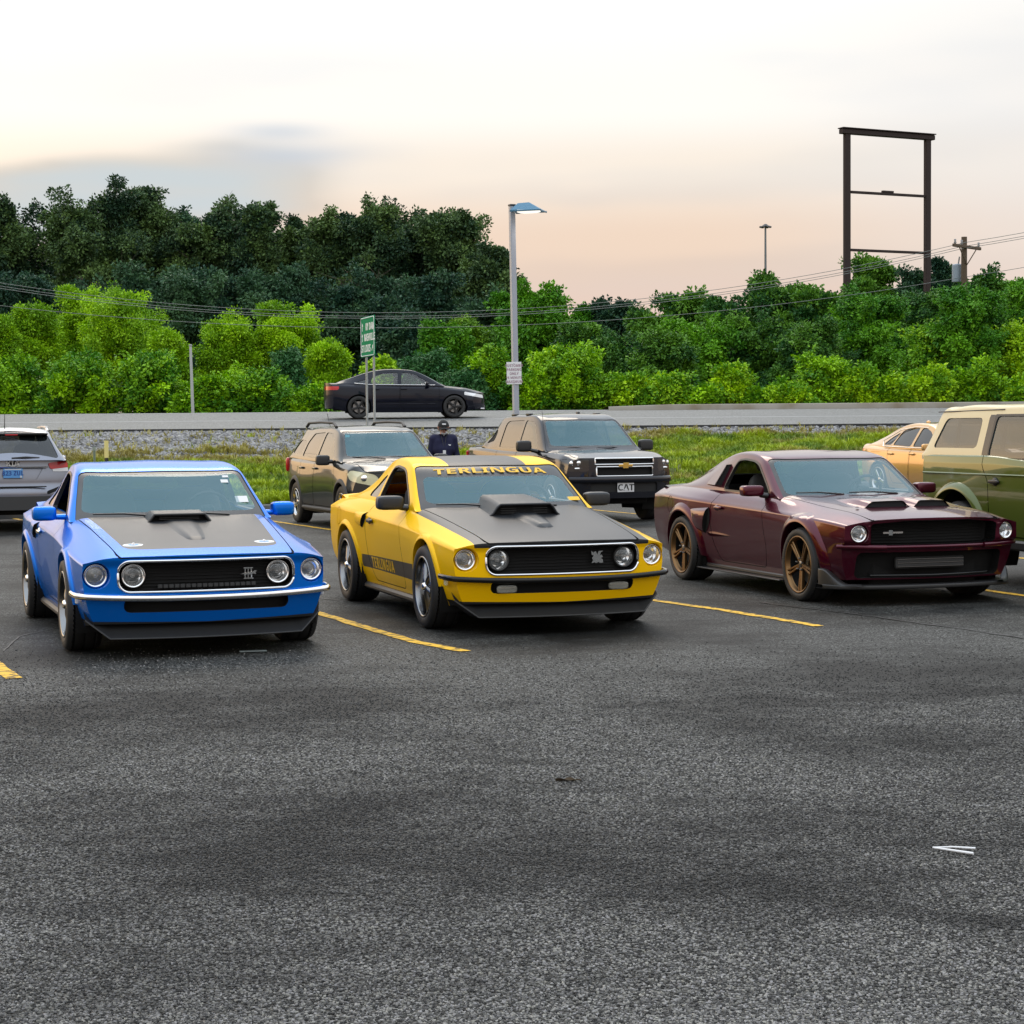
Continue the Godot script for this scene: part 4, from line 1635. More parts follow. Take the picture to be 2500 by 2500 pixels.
func front_wide_mouth(o: Node3D, paint: Material, low: Sf, hood: Sf, gaps: Sf, nose: Callable, tb: Keys) -> void:
	# the wide grille opening under the hood lip
	var top_y := func(x: float) -> float: return 0.785 - 0.035 * pow(absf(x) / 0.6, 1.6)
	var mouth := func(v: Vector3) -> float:
		if v.z < 1.9:
			return 1.0
		return rmax(rmax(absf(v.x) - 0.645 + 0.05 * (0.75 - v.y), v.y - top_y.call(v.x), 0.03), 0.555 - v.y, 0.03)
	var c := cut(low, mouth)
	low = c[1]
	part("grille_surround", seam_rim(c[2], func(v: Vector3) -> Vector3: return Vector3(v.x * 0.97, 0.66 + (v.y - 0.66) * 0.92, v.z - 0.15)), M.gloss_black, o)
	var gm: Sf = c[0].pushed(0.0)
	for i in gm.p.size():
		gm.p[i].z -= 0.14
	var gr := part("grille", gm, M.void_black, o)
	for k in 8:
		var y := 0.57 + 0.026 * k
		var pth := PackedVector3Array()
		for j in 13:
			var x := lerpf(-0.57, 0.57, j / 12.0)
			pth.append(Vector3(x, y, nose.call(x, y) - 0.132))
		part("grille_slat", tube(pth, 0.004, 4), M.chin_black, gr)
	for sx in [-1.0, 1.0]:
		var hx: float = sx * 0.752
		var bucket := func(v: Vector3) -> float: return Vector2(v.x - hx, v.y - 0.662).length() - 0.084 if v.z > 1.8 else 1.0
		c = cut(low, bucket)
		low = c[1]
		var zc: float = nose.call(hx, 0.662) - 0.03
		part("headlight_bucket", seam_rim(c[2], func(v: Vector3) -> Vector3: return Vector3(hx + (v.x - hx) * 0.94, 0.662 + (v.y - 0.662) * 0.94, zc - 0.02)), paint, o)
		headlamp(o, Vector3(hx, 0.662, zc + 0.004), 0.066, M.chrome, sx * 6.0)
		# lip below the lamps
		var lp := PackedVector3Array()
		for k in 13:
			var x: float = sx * lerpf(0.50, 0.915, k / 12.0)
			lp.append(Vector3(x, 0.535 + 0.012 * smoothstep(0.5, 0.9, absf(x)), nose.call(minf(absf(x), 0.87), 0.54) + 0.03 - 0.06 * smoothstep(0.84, 0.92, absf(x))))
		part("front_bumper", tube(lp, 0.026, 10, false, 0.02, 0.9), paint, o)
	var mid := PackedVector3Array()
	for k in 17:
		var x := lerpf(-0.52, 0.52, k / 16.0)
		mid.append(Vector3(x, 0.537, nose.call(x, 0.54) + 0.018))
	part("bumper_bar", tube(mid, 0.018, 8), paint, o)
	# lower opening with the cooler behind it
	c = cut(low, func(v: Vector3) -> float: return rr(v.x, v.y - 0.372, 0.74, 0.118, 0.05) if v.z > 1.8 else 1.0)
	low = c[1]
	var back: Sf = c[0].pushed(0.0)
	for i in back.p.size():
		back.p[i].z -= 0.13
	part("lower_intake", back.join(seam_rim(c[2], func(v: Vector3) -> Vector3: return v - Vector3(0, 0, 0.13))), M.void_black, o)
	var ic := part("intercooler", box(Vector3(0, 0.385, nose.call(0, 0.39) - 0.09), Vector3(0.70, 0.105, 0.05), 0.012), M.plastic, o)
	for k in 3:
		part("cooler_fin", box(Vector3(0, 0.352 + 0.034 * k, nose.call(0, 0.39) - 0.062), Vector3(0.68, 0.013, 0.012), 0.004), M.gunmetal, ic)
	var bar := PackedVector3Array()
	for k in 17:
		var x := lerpf(-0.60, 0.60, k / 16.0)
		bar.append(Vector3(x, 0.272 + 0.01 * absf(x), nose.call(x, 0.28) + 0.005))
	part("intake_bar", tube(bar, 0.014, 8), M.gloss_black, o)
	# splitter plate with upswept corner fences
	var rows := []
	for k in 41:
		var x := lerpf(-0.965, 0.965, k / 40.0)
		var u := absf(x) / 0.965
		var z: float = 2.245 - 0.03 - 0.18 * pow(u, 2.4) - 0.16 * pow(u, 14.0)
		rows.append(PackedVector3Array([Vector3(x, 0.195, 1.72), Vector3(x, 0.195, z - 0.01), Vector3(x, 0.188, z), Vector3(x, 0.163, z), Vector3(x, 0.156, z - 0.01), Vector3(x, 0.156, 1.72)]))
	part("front_splitter", outward(grid(rows), Vector3(0, 0.175, 1.9)), M.satin_black, o)
	for sx in [-1.0, 1.0]:
		var fr := []
		for k in 13:
			var f := k / 12.0
			var z := lerpf(1.76, 2.17, f)
			var x := lerpf(0.945, 0.72, f * f)
			var y := lerpf(0.33, 0.20, smoothstep(0.15, 0.75, f))
			fr.append(PackedVector3Array([Vector3(sx * (x - 0.05), y, z - 0.02), Vector3(sx * x, y + 0.008, z), Vector3(sx * (x + 0.012), y - 0.01, z + 0.006), Vector3(sx * (x + 0.012), 0.19, z + 0.012)]))
		part("splitter_fence", outward(grid(fr), Vector3(0, 0.25, 1.9)), M.satin_black, o)
	# hood with two scoops
	var hd := part("hood", hood, paint, o)
	for sx in [-1.0, 1.0]:
		var nz := 15
		var sr := []
		for i in nz:
			var f := i / float(nz - 1)
			var z := lerpf(0.95, 1.70, f)
			var row := PackedVector3Array()
			for j in 17:
				var u := j / 16.0
				var x: float = lerpf(0.02, 0.46, u)
				var hgt := 0.058 * smoothstep(0.0, 0.75, f) * smoothstep(0.0, 0.16, u) * smoothstep(1.0, 0.80, u)
				row.append(Vector3(sx * x, hood_y(tb, x, z) - 0.004 + hgt, z + 0.08 * smoothstep(0.5, 1.0, f) * (1.0 - u)))
			sr.append(row)
		var sc := part("hood_scoop", outward(grid(sr), Vector3(0, 0.5, 1.3)), paint, hd)
		var m := Sf.new()
		var lip: PackedVector3Array = sr[nz - 1]
		for j in range(1, 15):
			var a := lip[j]
			var b := lip[j + 1]
			m.quad(a - Vector3(0, 0.004, 0.02), b - Vector3(0, 0.004, 0.02), Vector3(b.x, hood_y(tb, b.x, b.z) + 0.003, b.z - 0.004), Vector3(a.x, hood_y(tb, a.x, a.z) + 0.003, a.z - 0.004))
		part("scoop_mouth", m, M.void_black, sc)
	for sx in [-1.0, 1.0]:
		part("hood_pin", lathe(PackedVector2Array([Vector2(0.001, 0.010), Vector2(0.012, 0.008), Vector2(0.018, 0.0)]), 14).moved(at_turn(Vector3(sx * 0.52, hood_y(tb, 0.52, 1.70) + 0.012, 1.70), 0, 0, 90)), M.satin_black, hd)
	part("body", low, paint, o)
	var em := part("grille_emblem", box(Vector3(-0.40, 0.665, nose.call(-0.40, 0.66) - 0.05), Vector3(0.20, 0.022, 0.012), 0.003), M.steel, o)
	part("emblem_block", box(Vector3(-0.425, 0.665, nose.call(-0.40, 0.66) - 0.046), Vector3(0.04, 0.055, 0.014), 0.004), M.chrome, em)

# ---------------------------------------------------------------- the cars behind
func vehicle(called: String, at: Vector3, yaw: float, d: Dictionary) -> Node3D:
	# d holds the tables and outlines of one car; every opening is cut out of its shell
	var o := thing(called, at, yaw)
	var low := lower_shell(d.low, d.zr, d.zf, d.nose, d.tail, 0.045, 5, d.get("reach", 0.7), d.get("creases", [3]))
	var up: Keys = d.up
	var bulge: Callable = d.get("bulge", func(x: float, z: float) -> float: return 0.0)
	var top := upper_shell(up, d.ur, d.uf, bulge, d.get("step", 0.035), d.get("bow", 0.012))
	var ax: Array = d.axles
	var R: float = d.arch
	var by: float = d.tyre
	var c := cut(low, func(v: Vector3) -> float: return minf(Vector2(v.z - ax[0], v.y - by).length(), Vector2(v.z - ax[1], v.y - by).length()) - R if v.y < by + R + 0.1 and absf(v.x) > 0.45 else 1.0)
	low = c[1]
	parts_by_side("wheel_arch_lip", seam_rim(c[2], func(v: Vector3) -> Vector3: return Vector3(v.x - signf(v.x) * 0.06, v.y, v.z)), d.get("trim", d.paint), o, true)
	var wide: float = d.half
	parts_by_side("wheel_well", arch_well(Vector2(ax[0], by), R + 0.03, wide * 0.55, wide - 0.04).join(arch_well(Vector2(ax[1], by), R + 0.03, wide * 0.55, wide - 0.04)), M.void_black, o, true)
	if d.has("flare"):
		for side in [-1.0, 1.0]:
			for k in 2:
				part("wheel_flare", flare(d.low, Vector2(ax[k], by), R - 0.004, d.flare[0], d.flare[1], side), d.flare_mat, o)
	part("underbody", box(Vector3(0, by + 0.03, (d.zf + d.zr) * 0.5), Vector3(wide * 1.1, 0.24, (d.zf - d.zr) * 0.9), 0.03), M.void_black, o)
	# the cabin floor under the glass
	var cab: Array = d.cabin
	c = cut(low, func(v: Vector3) -> float: return rmax(absf(v.x) - cab[2], maxf(cab[0] - v.z, v.z - cab[1]), 0.1) if v.y > cab[3] else 1.0)
	low = c[1]
	part("cabin_floor", c[0].pushed(-0.12).join(rim(c[2], 0.14, Vector3.DOWN)), M.interior, o)
	var gaps := Sf.new()
	# lamps, grilles and the like: [name, test, material, how deep it sits]
	for q in d.get("insets", []):
		c = cut(low, q[1])
		low = c[1]
		if c[0].t.size() == 0:
			continue
		var dir: Vector3 = q[4] if q.size() > 4 else Vector3.ZERO
		var piece: Sf
		if dir == Vector3.ZERO:
			piece = c[0].pushed(-q[3])
			if q[3] > 0.0:
				gaps.join(rim(c[2], q[3]))
		else:
			piece = c[0].moved(Transform3D(Basis(), dir * q[3]))
			gaps.join(rim(c[2], q[3], dir))
		part(q[0], piece, q[2], o)
	if d.has("hood"):
		var g := seam_gap(low, d.hood, 0.01)
		low = g[1]
		gaps.join(g[2].pushed(-0.01))
		part("hood", g[0], d.paint, o)
	for q in d.get("doors", []):
		var f := inside(rounded(q, 1))
		var g := seam_gap(low, func(v: Vector3) -> float: return f.call(v) if absf(v.x) > wide * 0.8 else 0.5, 0.01)
		low = g[1]
		gaps.join(g[2].pushed(-0.01))
		var halves := cut(g[0], func(v: Vector3) -> float: return v.x)
		for k in 2:
			var dr := part("door", halves[k], d.paint, o)
			if dr == null:
				continue
			var sx := -1.0 if k == 0 else 1.0
			var hz: float = d.get("handle_z", q[0].x + 0.12)
			var hy: float = d.handle
			part("door_handle", lump(Vector3(sx * (side_x(d.low, hz, hy) + 0.02), hy, hz), Vector3(0.02, 0.02, 0.10), 0.6, 14, 8), d.get("handle_mat", d.paint), dr)
	for q in d.get("bands", []):
		c = cut(low, q[1])
		low = c[1]
		part(q[0], c[0], q[2], o)
	part("body", low, d.paint, o)
	# glass
	var seal := Sf.new()
	var zs := func(v: Vector3) -> float: return v.z - bulge.call(v.x, v.z - 0.08)
	var ws: Array = d.screen
	c = cut(top, func(v: Vector3) -> float:
		if v.z < ws[0] - 0.3:
			return 1.0
		var q: float = zs.call(v)
		return rmax(absf(v.x) - (up.at(2, q) - 0.035), maxf(ws[0] - q, q - ws[1]), 0.05))
	top = c[1]
	seal.join(rim(c[2], 0.014))
	var cl := cut(c[0], func(v: Vector3) -> float:
		var q: float = zs.call(v)
		return rmax(absf(v.x) - (up.at(2, q) - 0.075), maxf(ws[0] + 0.03 - q, q - ws[1] + 0.07), 0.06))
	part("windshield", cl[0].pushed(-0.006), M.windshield, o)
	part("windshield_border", cl[1].pushed(-0.006), M.frit, o)
	if d.has("rear_glass"):
		var rg: Array = d.rear_glass
		c = cut(top, func(v: Vector3) -> float: return rmax(absf(v.x) - (up.at(2, v.z) - rg[2]), maxf(rg[0] - v.z, v.z - rg[1]), 0.07) if v.z < rg[1] + 0.1 else 1.0)
		top = c[1]
		seal.join(rim(c[2], 0.012))
		part("rear_window", c[0].pushed(-0.008), d.get("rear_mat", M.tint_glass), o)
	for q in d.windows:
		var f := inside(rounded(q[0], 2))
		c = cut(top, func(v: Vector3) -> float: return f.call(v) if absf(v.x) > wide * 0.55 else 1.0)
		top = c[1]
		seal.join(rim(c[2], 0.012))
		var hv := cut(c[0].pushed(-0.01), func(v: Vector3) -> float: return v.x)
		part("side_window", hv[0], q[1], o)
		part("side_window", hv[1], q[1], o)
	part("window_seal", seal, M.satin_black, o)
	for q in d.get("top_bands", []):
		c = cut(top, q[1])
		top = c[1]
		part(q[0], c[0], q[2], o)
	part("roof", top, d.get("roof_mat", d.paint), o)
	part("panel_gap", gaps, M.void_black, o)
	for k in 2:
		for sx in [-1.0, 1.0]:
			wheel(o, Vector3(sx * (wide - d.wheel[1] * 0.5 - 0.015), by, ax[k]), d.wheel[0], by, d.wheel[1], d.wheel[2], 0.4 + k + sx)
	if d.has("mirror"):
		mirror_pair(o, d.mirror[0], d.mirror[1], d.mirror[2], d.mirror[3], 0.03)
	if d.has("seats"):
		seats(o, d.seats[0], d.seats[1], d.seats[2], 0.66)
		part("dashboard", lump(d.dash, Vector3(wide * 0.72, 0.06, 0.22), 0.5, 24, 8), M.interior, o)
		steering(o, d.dash + Vector3(0.38, 0.05, -0.26))
	return o

func end_face(z: float, w: float, back: float, pow_: float, lean := 0.0, y0 := 0.6) -> Callable:
	# a front face that is rounded in plan: back = how far the corners sit behind the middle
	return func(x: float, y: float) -> float: return z - back * pow(minf(absf(x) / w, 1.0), pow_) - lean * (y - y0) * (y - y0)

func rear_face(z: float, w: float, back: float, pow_: float, lean := 0.0, y0 := 0.6) -> Callable:
	return func(x: float, y: float) -> float: return z + back * pow(minf(absf(x) / w, 1.0), pow_) + lean * (y - y0) * (y - y0)

func roof_rails(o: Node3D, x: float, y: float, z0: float, z1: float, mt: Material) -> void:
	for sx in [-1.0, 1.0]:
		part("roof_rail", tube(PackedVector3Array([Vector3(sx * x, y - 0.03, z0), Vector3(sx * x, y + 0.035, z0 + 0.16), Vector3(sx * x, y + 0.045, (z0 + z1) * 0.5), Vector3(sx * x, y + 0.03, z1 - 0.16), Vector3(sx * x, y - 0.04, z1)]), 0.022, 8, false, -1.0, 1.3), mt, o)

func other_vehicles() -> void:
	crossover()
	pickup()
	grey_suv()
	highway_sedan()
	gold_sedan()
	offroader()

func crossover() -> void:
	var d := {}
	d.half = 0.92
	d.zr = -2.36
	d.zf = 2.36
	d.low = Keys.new([[2.36, .74, .28, .82, .42, .86, .62, .80, .86, .70, .94, .97], [2.0, .82, .25, .88, .42, .90, .66, .86, .94, .74, 1.02, 1.06], [1.43, .86, .24, .91, .42, .925, .72, .885, .99, .78, 1.07, 1.12], [.9, .86, .24, .89, .42, .91, .72, .885, 1.02, .82, 1.10, 1.17],
		[0.0, .86, .24, .89, .42, .91, .74, .885, 1.03, .83, 1.10, 1.12], [-1.43, .86, .26, .91, .42, .925, .74, .89, 1.06, .82, 1.13, 1.14], [-2.0, .84, .30, .88, .45, .90, .74, .87, 1.08, .80, 1.14, 1.15], [-2.36, .78, .34, .83, .48, .85, .74, .83, 1.08, .78, 1.13, 1.14]])
	d.nose = end_face(2.38, 0.86, 0.42, 2.6, 0.25, 0.55)
	d.tail = rear_face(-2.38, 0.85, 0.22, 3.0, 0.15, 0.7)
	d.up = Keys.new([[1.22, .84, 1.08, .82, 1.085, 1.10], [1.10, .84, 1.09, .79, 1.14, 1.16], [.80, .85, 1.09, .73, 1.33, 1.355], [.42, .86, 1.09, .655, 1.565, 1.60], [.25, .86, 1.095, .645, 1.60, 1.645], [-.4, .86, 1.10, .64, 1.62, 1.685], [-1.3, .85, 1.12, .63, 1.60, 1.665], [-1.85, .84, 1.14, .62, 1.55, 1.61], [-2.1, .83, 1.14, .64, 1.38, 1.42], [-2.33, .80, 1.12, .70, 1.14, 1.15]])
	d.ur = -2.33
	d.uf = 1.22
	d.bulge = func(x: float, z: float) -> float: return 0.16 * (1.0 - pow(minf(absf(x) / 0.85, 1.0), 2.0)) * smoothstep(-0.6, 0.5, z)
	d.axles = [1.43, -1.43]
	d.arch = 0.41
	d.tyre = 0.36
	d.paint = M.dark_grey_paint
	d.flare = [0.07, 0.02]
	d.flare_mat = M.plastic
	d.cabin = [-2.0, 1.05, 0.78, 0.95]
	d.handle = 0.97
	d.doors = [[Vector2(-.28, .35), Vector2(.98, .35), Vector2(.98, 1.3), Vector2(-.20, 1.3)], [Vector2(-1.10, .75), Vector2(-.95, .35), Vector2(-.31, .35), Vector2(-.24, 1.3), Vector2(-1.12, 1.3)]]
	d.handle_mat = M.dark_grey_paint
	d.screen = [0.44, 1.12]
	d.rear_glass = [-2.2, -1.9, 0.08]
	d.windows = [[[Vector2(-.20, 1.13), Vector2(.80, 1.13), Vector2(.72, 1.20), Vector2(.36, 1.50), Vector2(.20, 1.555), Vector2(-.18, 1.575)], M.side_glass], [[Vector2(-.28, 1.13), Vector2(-.26, 1.575), Vector2(-.95, 1.555), Vector2(-1.16, 1.40), Vector2(-1.20, 1.17)], M.tint_glass], [[Vector2(-1.30, 1.19), Vector2(-1.26, 1.42), Vector2(-1.70, 1.45), Vector2(-1.92, 1.30), Vector2(-1.95, 1.22)], M.tint_glass]]
	d.insets = []
	for sx in [-1.0, 1.0]:
		d.insets.append(["headlight", func(v: Vector3) -> float:
			if v.z < 1.5 or v.x * sx < 0.3:
				return 1.0
			return rr(v.x * sx - 0.70, v.y - 0.845 - 0.25 * (v.x * sx - 0.70), 0.19, 0.095, 0.09), M.yellow_lens, 0.004])
		d.insets.append(["fog_light", func(v: Vector3) -> float: return Vector2(v.x * sx - 0.62, v.y - 0.46).length() - 0.06 if v.z > 1.7 else 1.0, M.white_lamp, 0.02])
	d.insets.append(["upper_grille", func(v: Vector3) -> float: return rr(v.x, v.y - 0.82, 0.46, 0.07, 0.03) if v.z > 1.7 else 1.0, M.void_black, 0.03])
	d.insets.append(["lower_grille", func(v: Vector3) -> float: return rr(v.x, v.y - 0.66, 0.50, 0.055, 0.03) if v.z > 1.7 else 1.0, M.void_black, 0.03])
	d.hood = func(v: Vector3) -> float: return maxf(absf(v.x) - lerpf(0.80, 0.66, clampf((v.z - 1.0) / 1.3, 0, 1)), maxf(0.96 - v.z, 0.93 - v.y)) if v.z > 0.8 else 1.0
	d.bands = [["side_cladding", func(v: Vector3) -> float: return v.y - 0.40, M.plastic]]
	d.wheel = ["alloy", 0.235, 0.235]
	d.mirror = [Vector3(1.02, 1.12, .78), Vector3(.115, .085, .06), M.satin_black, Vector3(.86, 1.10, .80)]
	d.seats = [[-0.38, 0.38], -0.1, 1.10]
	d.dash = Vector3(0, 1.08, 0.75)
	var o := vehicle("crossover", Vector3(-2.42, 0, -32.6), 21.0, d)
	tag(o, "dark grey crossover with large yellowed headlights, parked behind the yellow coupe", "car")
	for sx in [-1.0, 1.0]:
		part("headlight_reflector", lump(Vector3(sx * 0.66, 0.845, 2.08), Vector3(0.10, 0.06, 0.05), 0.8, 14, 8), M.reflector, o)
		part("tail_light", lump(Vector3(sx * 0.80, 1.0, -2.24), Vector3(0.07, 0.13, 0.05), 0.5, 12, 8), M.red_lamp, o)
		part("sill_step", box(Vector3(sx * 0.90, 0.30, 0.0), Vector3(0.07, 0.06, 1.9), 0.02), M.plastic, o)
	part("grille_bar", box(Vector3(0, 0.745, 2.38), Vector3(0.86, 0.025, 0.03), 0.008), M.chrome, o)
	part("grille_emblem", prism(PackedVector2Array([Vector2(-.09, -.012), Vector2(-.035, -.012), Vector2(-.035, -.03), Vector2(.035, -.03), Vector2(.03, -.012), Vector2(.085, -.012), Vector2(.095, .014), Vector2(.04, .014), Vector2(.045, .032), Vector2(-.03, .032), Vector2(-.03, .014), Vector2(-.085, .014)]), 0.015).moved(Transform3D(Basis(), Vector3(0, 0.75, 2.395))), M.bowtie, o)
	roof_rails(o, 0.60, 1.70, -1.75, 0.15, M.plastic)
	wiper(o, Vector3(0.55, 1.135, 1.17), Vector3(-0.02, 1.15, 1.29), 0.02)
	wiper(o, Vector3(-0.10, 1.135, 1.28), Vector3(-0.62, 1.15, 1.12), 0.02)
	part("antenna", tube(PackedVector3Array([Vector3(-0.30, 1.66, -1.3), Vector3(-0.30, 1.90, -1.5)]), 0.006, 6), M.satin_black, o)
	part("rear_view_mirror", lump(Vector3(0, 1.50, 0.46), Vector3(0.12, 0.045, 0.03), 0.6, 14, 8), M.satin_black, o)
	part("windshield_sticker", box(Vector3(-0.55, 1.51, 0.625), Vector3(0.07, 0.035, 0.004)).moved(at_turn(Vector3.ZERO)), mat(Color(0.05, 0.6, 0.7), 0.5), o)

func pickup() -> void:
	var d := {}
	d.half = 1.0
	d.zr = -2.95
	d.zf = 2.62
	d.low = Keys.new([[2.62, .86, .42, .92, .55, .96, .78, .93, 1.00, .84, 1.08, 1.10], [2.2, .92, .36, .97, .55, 1.0, .80, .97, 1.06, .86, 1.15, 1.19], [1.65, .93, .34, .98, .55, 1.005, .82, .975, 1.09, .87, 1.19, 1.24], [1.15, .93, .34, .97, .55, .995, .82, .97, 1.12, .90, 1.20, 1.25],
		[0.0, .93, .34, .97, .55, .995, .82, .97, 1.13, .92, 1.20, 1.22], [-1.2, .93, .34, .97, .55, .995, .82, .97, 1.15, .93, 1.21, 1.23], [-1.65, .93, .36, .98, .55, 1.005, .82, .975, 1.17, .93, 1.23, 1.24], [-2.5, .92, .42, .96, .60, .985, .82, .965, 1.19, .92, 1.25, 1.26], [-2.95, .88, .46, .92, .60, .95, .82, .93, 1.19, .88, 1.25, 1.26]])
	d.nose = end_face(2.66, 0.96, 0.30, 3.2, 0.10, 0.7)
	d.tail = rear_face(-2.95, 0.95, 0.08, 4.0)
	d.up = Keys.new([[1.30, .92, 1.18, .90, 1.20, 1.22], [1.18, .92, 1.19, .87, 1.27, 1.29], [.85, .93, 1.19, .81, 1.50, 1.53], [.50, .935, 1.20, .745, 1.74, 1.775], [.35, .935, 1.20, .735, 1.79, 1.83], [-.3, .935, 1.20, .73, 1.81, 1.87], [-1.2, .93, 1.21, .72, 1.80, 1.86], [-1.45, .93, 1.22, .72, 1.77, 1.82], [-1.75, .93, 1.23, .78, 1.53, 1.56], [-2.15, .92, 1.24, .88, 1.27, 1.28], [-2.2, .92, 1.2, .89, 1.22, 1.23]])
	d.ur = -2.2
	d.uf = 1.30
	d.bulge = func(x: float, z: float) -> float: return 0.14 * (1.0 - pow(minf(absf(x) / 0.93, 1.0), 2.0)) * smoothstep(-0.5, 0.6, z)
	d.axles = [1.65, -1.65]
	d.arch = 0.45
	d.tyre = 0.40
	d.paint = M.black_paint
	d.cabin = [-1.6, 1.1, 0.86, 1.05]
	d.handle = 1.05
	d.doors = [[Vector2(-.15, .45), Vector2(1.05, .45), Vector2(1.08, 1.4), Vector2(-.10, 1.4)], [Vector2(-1.15, .85), Vector2(-1.05, .45), Vector2(-.18, .45), Vector2(-.13, 1.4), Vector2(-1.2, 1.4)]]
	d.screen = [0.52, 1.22]
	d.rear_glass = [-1.95, -1.56, 0.12]
	d.windows = [[[Vector2(-.10, 1.25), Vector2(.85, 1.25), Vector2(.80, 1.34), Vector2(.46, 1.66), Vector2(.32, 1.73), Vector2(-.08, 1.76)], M.side_glass], [[Vector2(-.20, 1.25), Vector2(-.17, 1.76), Vector2(-1.0, 1.75), Vector2(-1.12, 1.70), Vector2(-1.15, 1.27)], M.tint_glass], [[Vector2(-1.50, 1.38), Vector2(-1.46, 1.55), Vector2(-1.54, 1.60), Vector2(-1.88, 1.36), Vector2(-1.86, 1.33)], M.void_black]]
	d.insets = []
	for sx in [-1.0, 1.0]:
		d.insets.append(["headlight", func(v: Vector3) -> float: return rr(v.x * sx - 0.80, v.y - 0.985, 0.165, 0.105, 0.03) if v.z > 1.9 and v.x * sx > 0.4 and v.y < 1.09 else 1.0, M.tint_glass, 0.004])
	d.insets.append(["upper_grille", func(v: Vector3) -> float: return rr(v.x, v.y - 1.045, 0.535, 0.05, 0.012) if v.z > 2.0 else 1.0, M.void_black, 0.04, Vector3(0, 0, -1)])
	d.insets.append(["lower_grille", func(v: Vector3) -> float: return rr(v.x, v.y - 0.875, 0.515, 0.078, 0.02) if v.z > 2.0 else 1.0, M.void_black, 0.04, Vector3(0, 0, -1)])
	d.insets.append(["bumper_opening", func(v: Vector3) -> float: return rr(v.x, v.y - 0.60, 0.62, 0.075, 0.03) if v.z > 2.0 else 1.0, M.matte_black, 0.03, Vector3(0, 0, -1)])
	d.hood = func(v: Vector3) -> float: return maxf(absf(v.x) - lerpf(0.88, 0.80, clampf((v.z - 1.1) / 1.5, 0, 1)), maxf(1.06 - v.z, 1.098 - v.y)) if v.z > 0.9 else 1.0
	d.wheel = ["alloy", 0.265, 0.24]
	d.mirror = [Vector3(1.17, 1.30, .86), Vector3(.135, .10, .075), M.satin_black, Vector3(.93, 1.20, .92)]
	d.seats = [[-0.42, 0.42], 0.1, 1.22]
	d.dash = Vector3(0, 1.17, 0.85)
	var o := vehicle("pickup_truck", Vector3(1.02, 0, -35.1), 20.0, d)
	tag(o, "black crew cab pickup truck with chrome framed grille under the lamp post", "pickup truck")
	for q in [[1.045, 0.535, 0.05, 0.012], [0.875, 0.515, 0.078, 0.02]]:
		var ring := PackedVector3Array()
		for e in rr_path(0, q[0], q[1], q[2], q[3]):
			ring.append(Vector3(e.x, e.y, d.nose.call(e.x, e.y) + 0.006))
		part("grille_frame", tube(ring, 0.014, 6, true), M.chrome, o)
	part("grille_emblem", prism(PackedVector2Array([Vector2(-.13, -.018), Vector2(-.05, -.018), Vector2(-.05, -.045), Vector2(.05, -.045), Vector2(.045, -.018), Vector2(.12, -.018), Vector2(.135, .02), Vector2(.055, .02), Vector2(.06, .047), Vector2(-.045, .047), Vector2(-.045, .02), Vector2(-.125, .02)]), 0.02, 0.004).moved(Transform3D(Basis(), Vector3(0, 0.972, 2.66))), M.bowtie, o)
	var pl := part("front_plate", box(Vector3(0, 0.60, 2.665), Vector3(0.305, 0.152, 0.008), 0.002), M.plate_white, o)
	words("plate_lettering", "CAT", 0.105, 0.003, M.black_print, pl, Transform3D(Basis(), Vector3(0, 0.60, 2.671)), 1.15)
	part("plate_mark", prism(PackedVector2Array([Vector2(-.045, -.035), Vector2(.045, -.035), Vector2(0, .012)]), 0.002).moved(Transform3D(Basis(), Vector3(0, 0.592, 2.6735))), M.plate_white, pl)
	for sx in [-1.0, 1.0]:
		part("headlight_reflector", lump(Vector3(sx * 0.76, 1.02, 2.475), Vector3(0.06, 0.045, 0.03), 0.8, 14, 8).join(lump(Vector3(sx * 0.88, 1.01, 2.40), Vector3(0.04, 0.045, 0.03), 0.8, 12, 8)).join(lump(Vector3(sx * 0.78, 0.925, 2.475), Vector3(0.08, 0.022, 0.025), 0.6, 12, 6)), M.reflector, o)
		part("tail_light", box(Vector3(sx * 0.90, 1.02, -2.92), Vector3(0.12, 0.34, 0.06), 0.02), M.red_lamp, o)
		part("running_board", box(Vector3(sx * 0.95, 0.40, 0.0), Vector3(0.14, 0.05, 2.1), 0.015), M.plastic, o)
		# plastic sail panel trim behind the cab
		part("roof_rack_foot", lump(Vector3(sx * 0.66, 1.865, -0.2), Vector3(0.05, 0.025, 0.12), 0.6, 12, 6), M.satin_black, o)
		part("roof_rack_foot", lump(Vector3(sx * 0.66, 1.86, -0.95), Vector3(0.05, 0.025, 0.12), 0.6, 12, 6), M.satin_black, o)
	var bm := PackedVector3Array()
	for k in 25:
		var x := lerpf(-0.93, 0.93, k / 24.0)
		bm.append(Vector3(x, 0.735, d.nose.call(x, 0.74) + 0.02))
	part("front_bumper", tube(bm, 0.055, 10, false, -1.0, 0.5), M.black_paint, o)
	part("bed_cover", box(Vector3(0, 1.27, -2.45), Vector3(1.55, 0.05, 0.95), 0.02), M.satin_black, o)
	wiper(o, Vector3(0.62, 1.235, 1.26), Vector3(0.0, 1.25, 1.38), 0.02)
	wiper(o, Vector3(-0.08, 1.235, 1.37), Vector3(-0.66, 1.25, 1.22), 0.02)
	part("roof_antenna", lump(Vector3(0.25, 1.885, -0.1), Vector3(0.03, 0.03, 0.07), 0.8, 12, 6), M.satin_black, o)
	part("mast_antenna", tube(PackedVector3Array([Vector3(-0.9, 1.20, 1.25), Vector3(-0.92, 1.92, 1.12)]), 0.004, 5), M.satin_black, o)

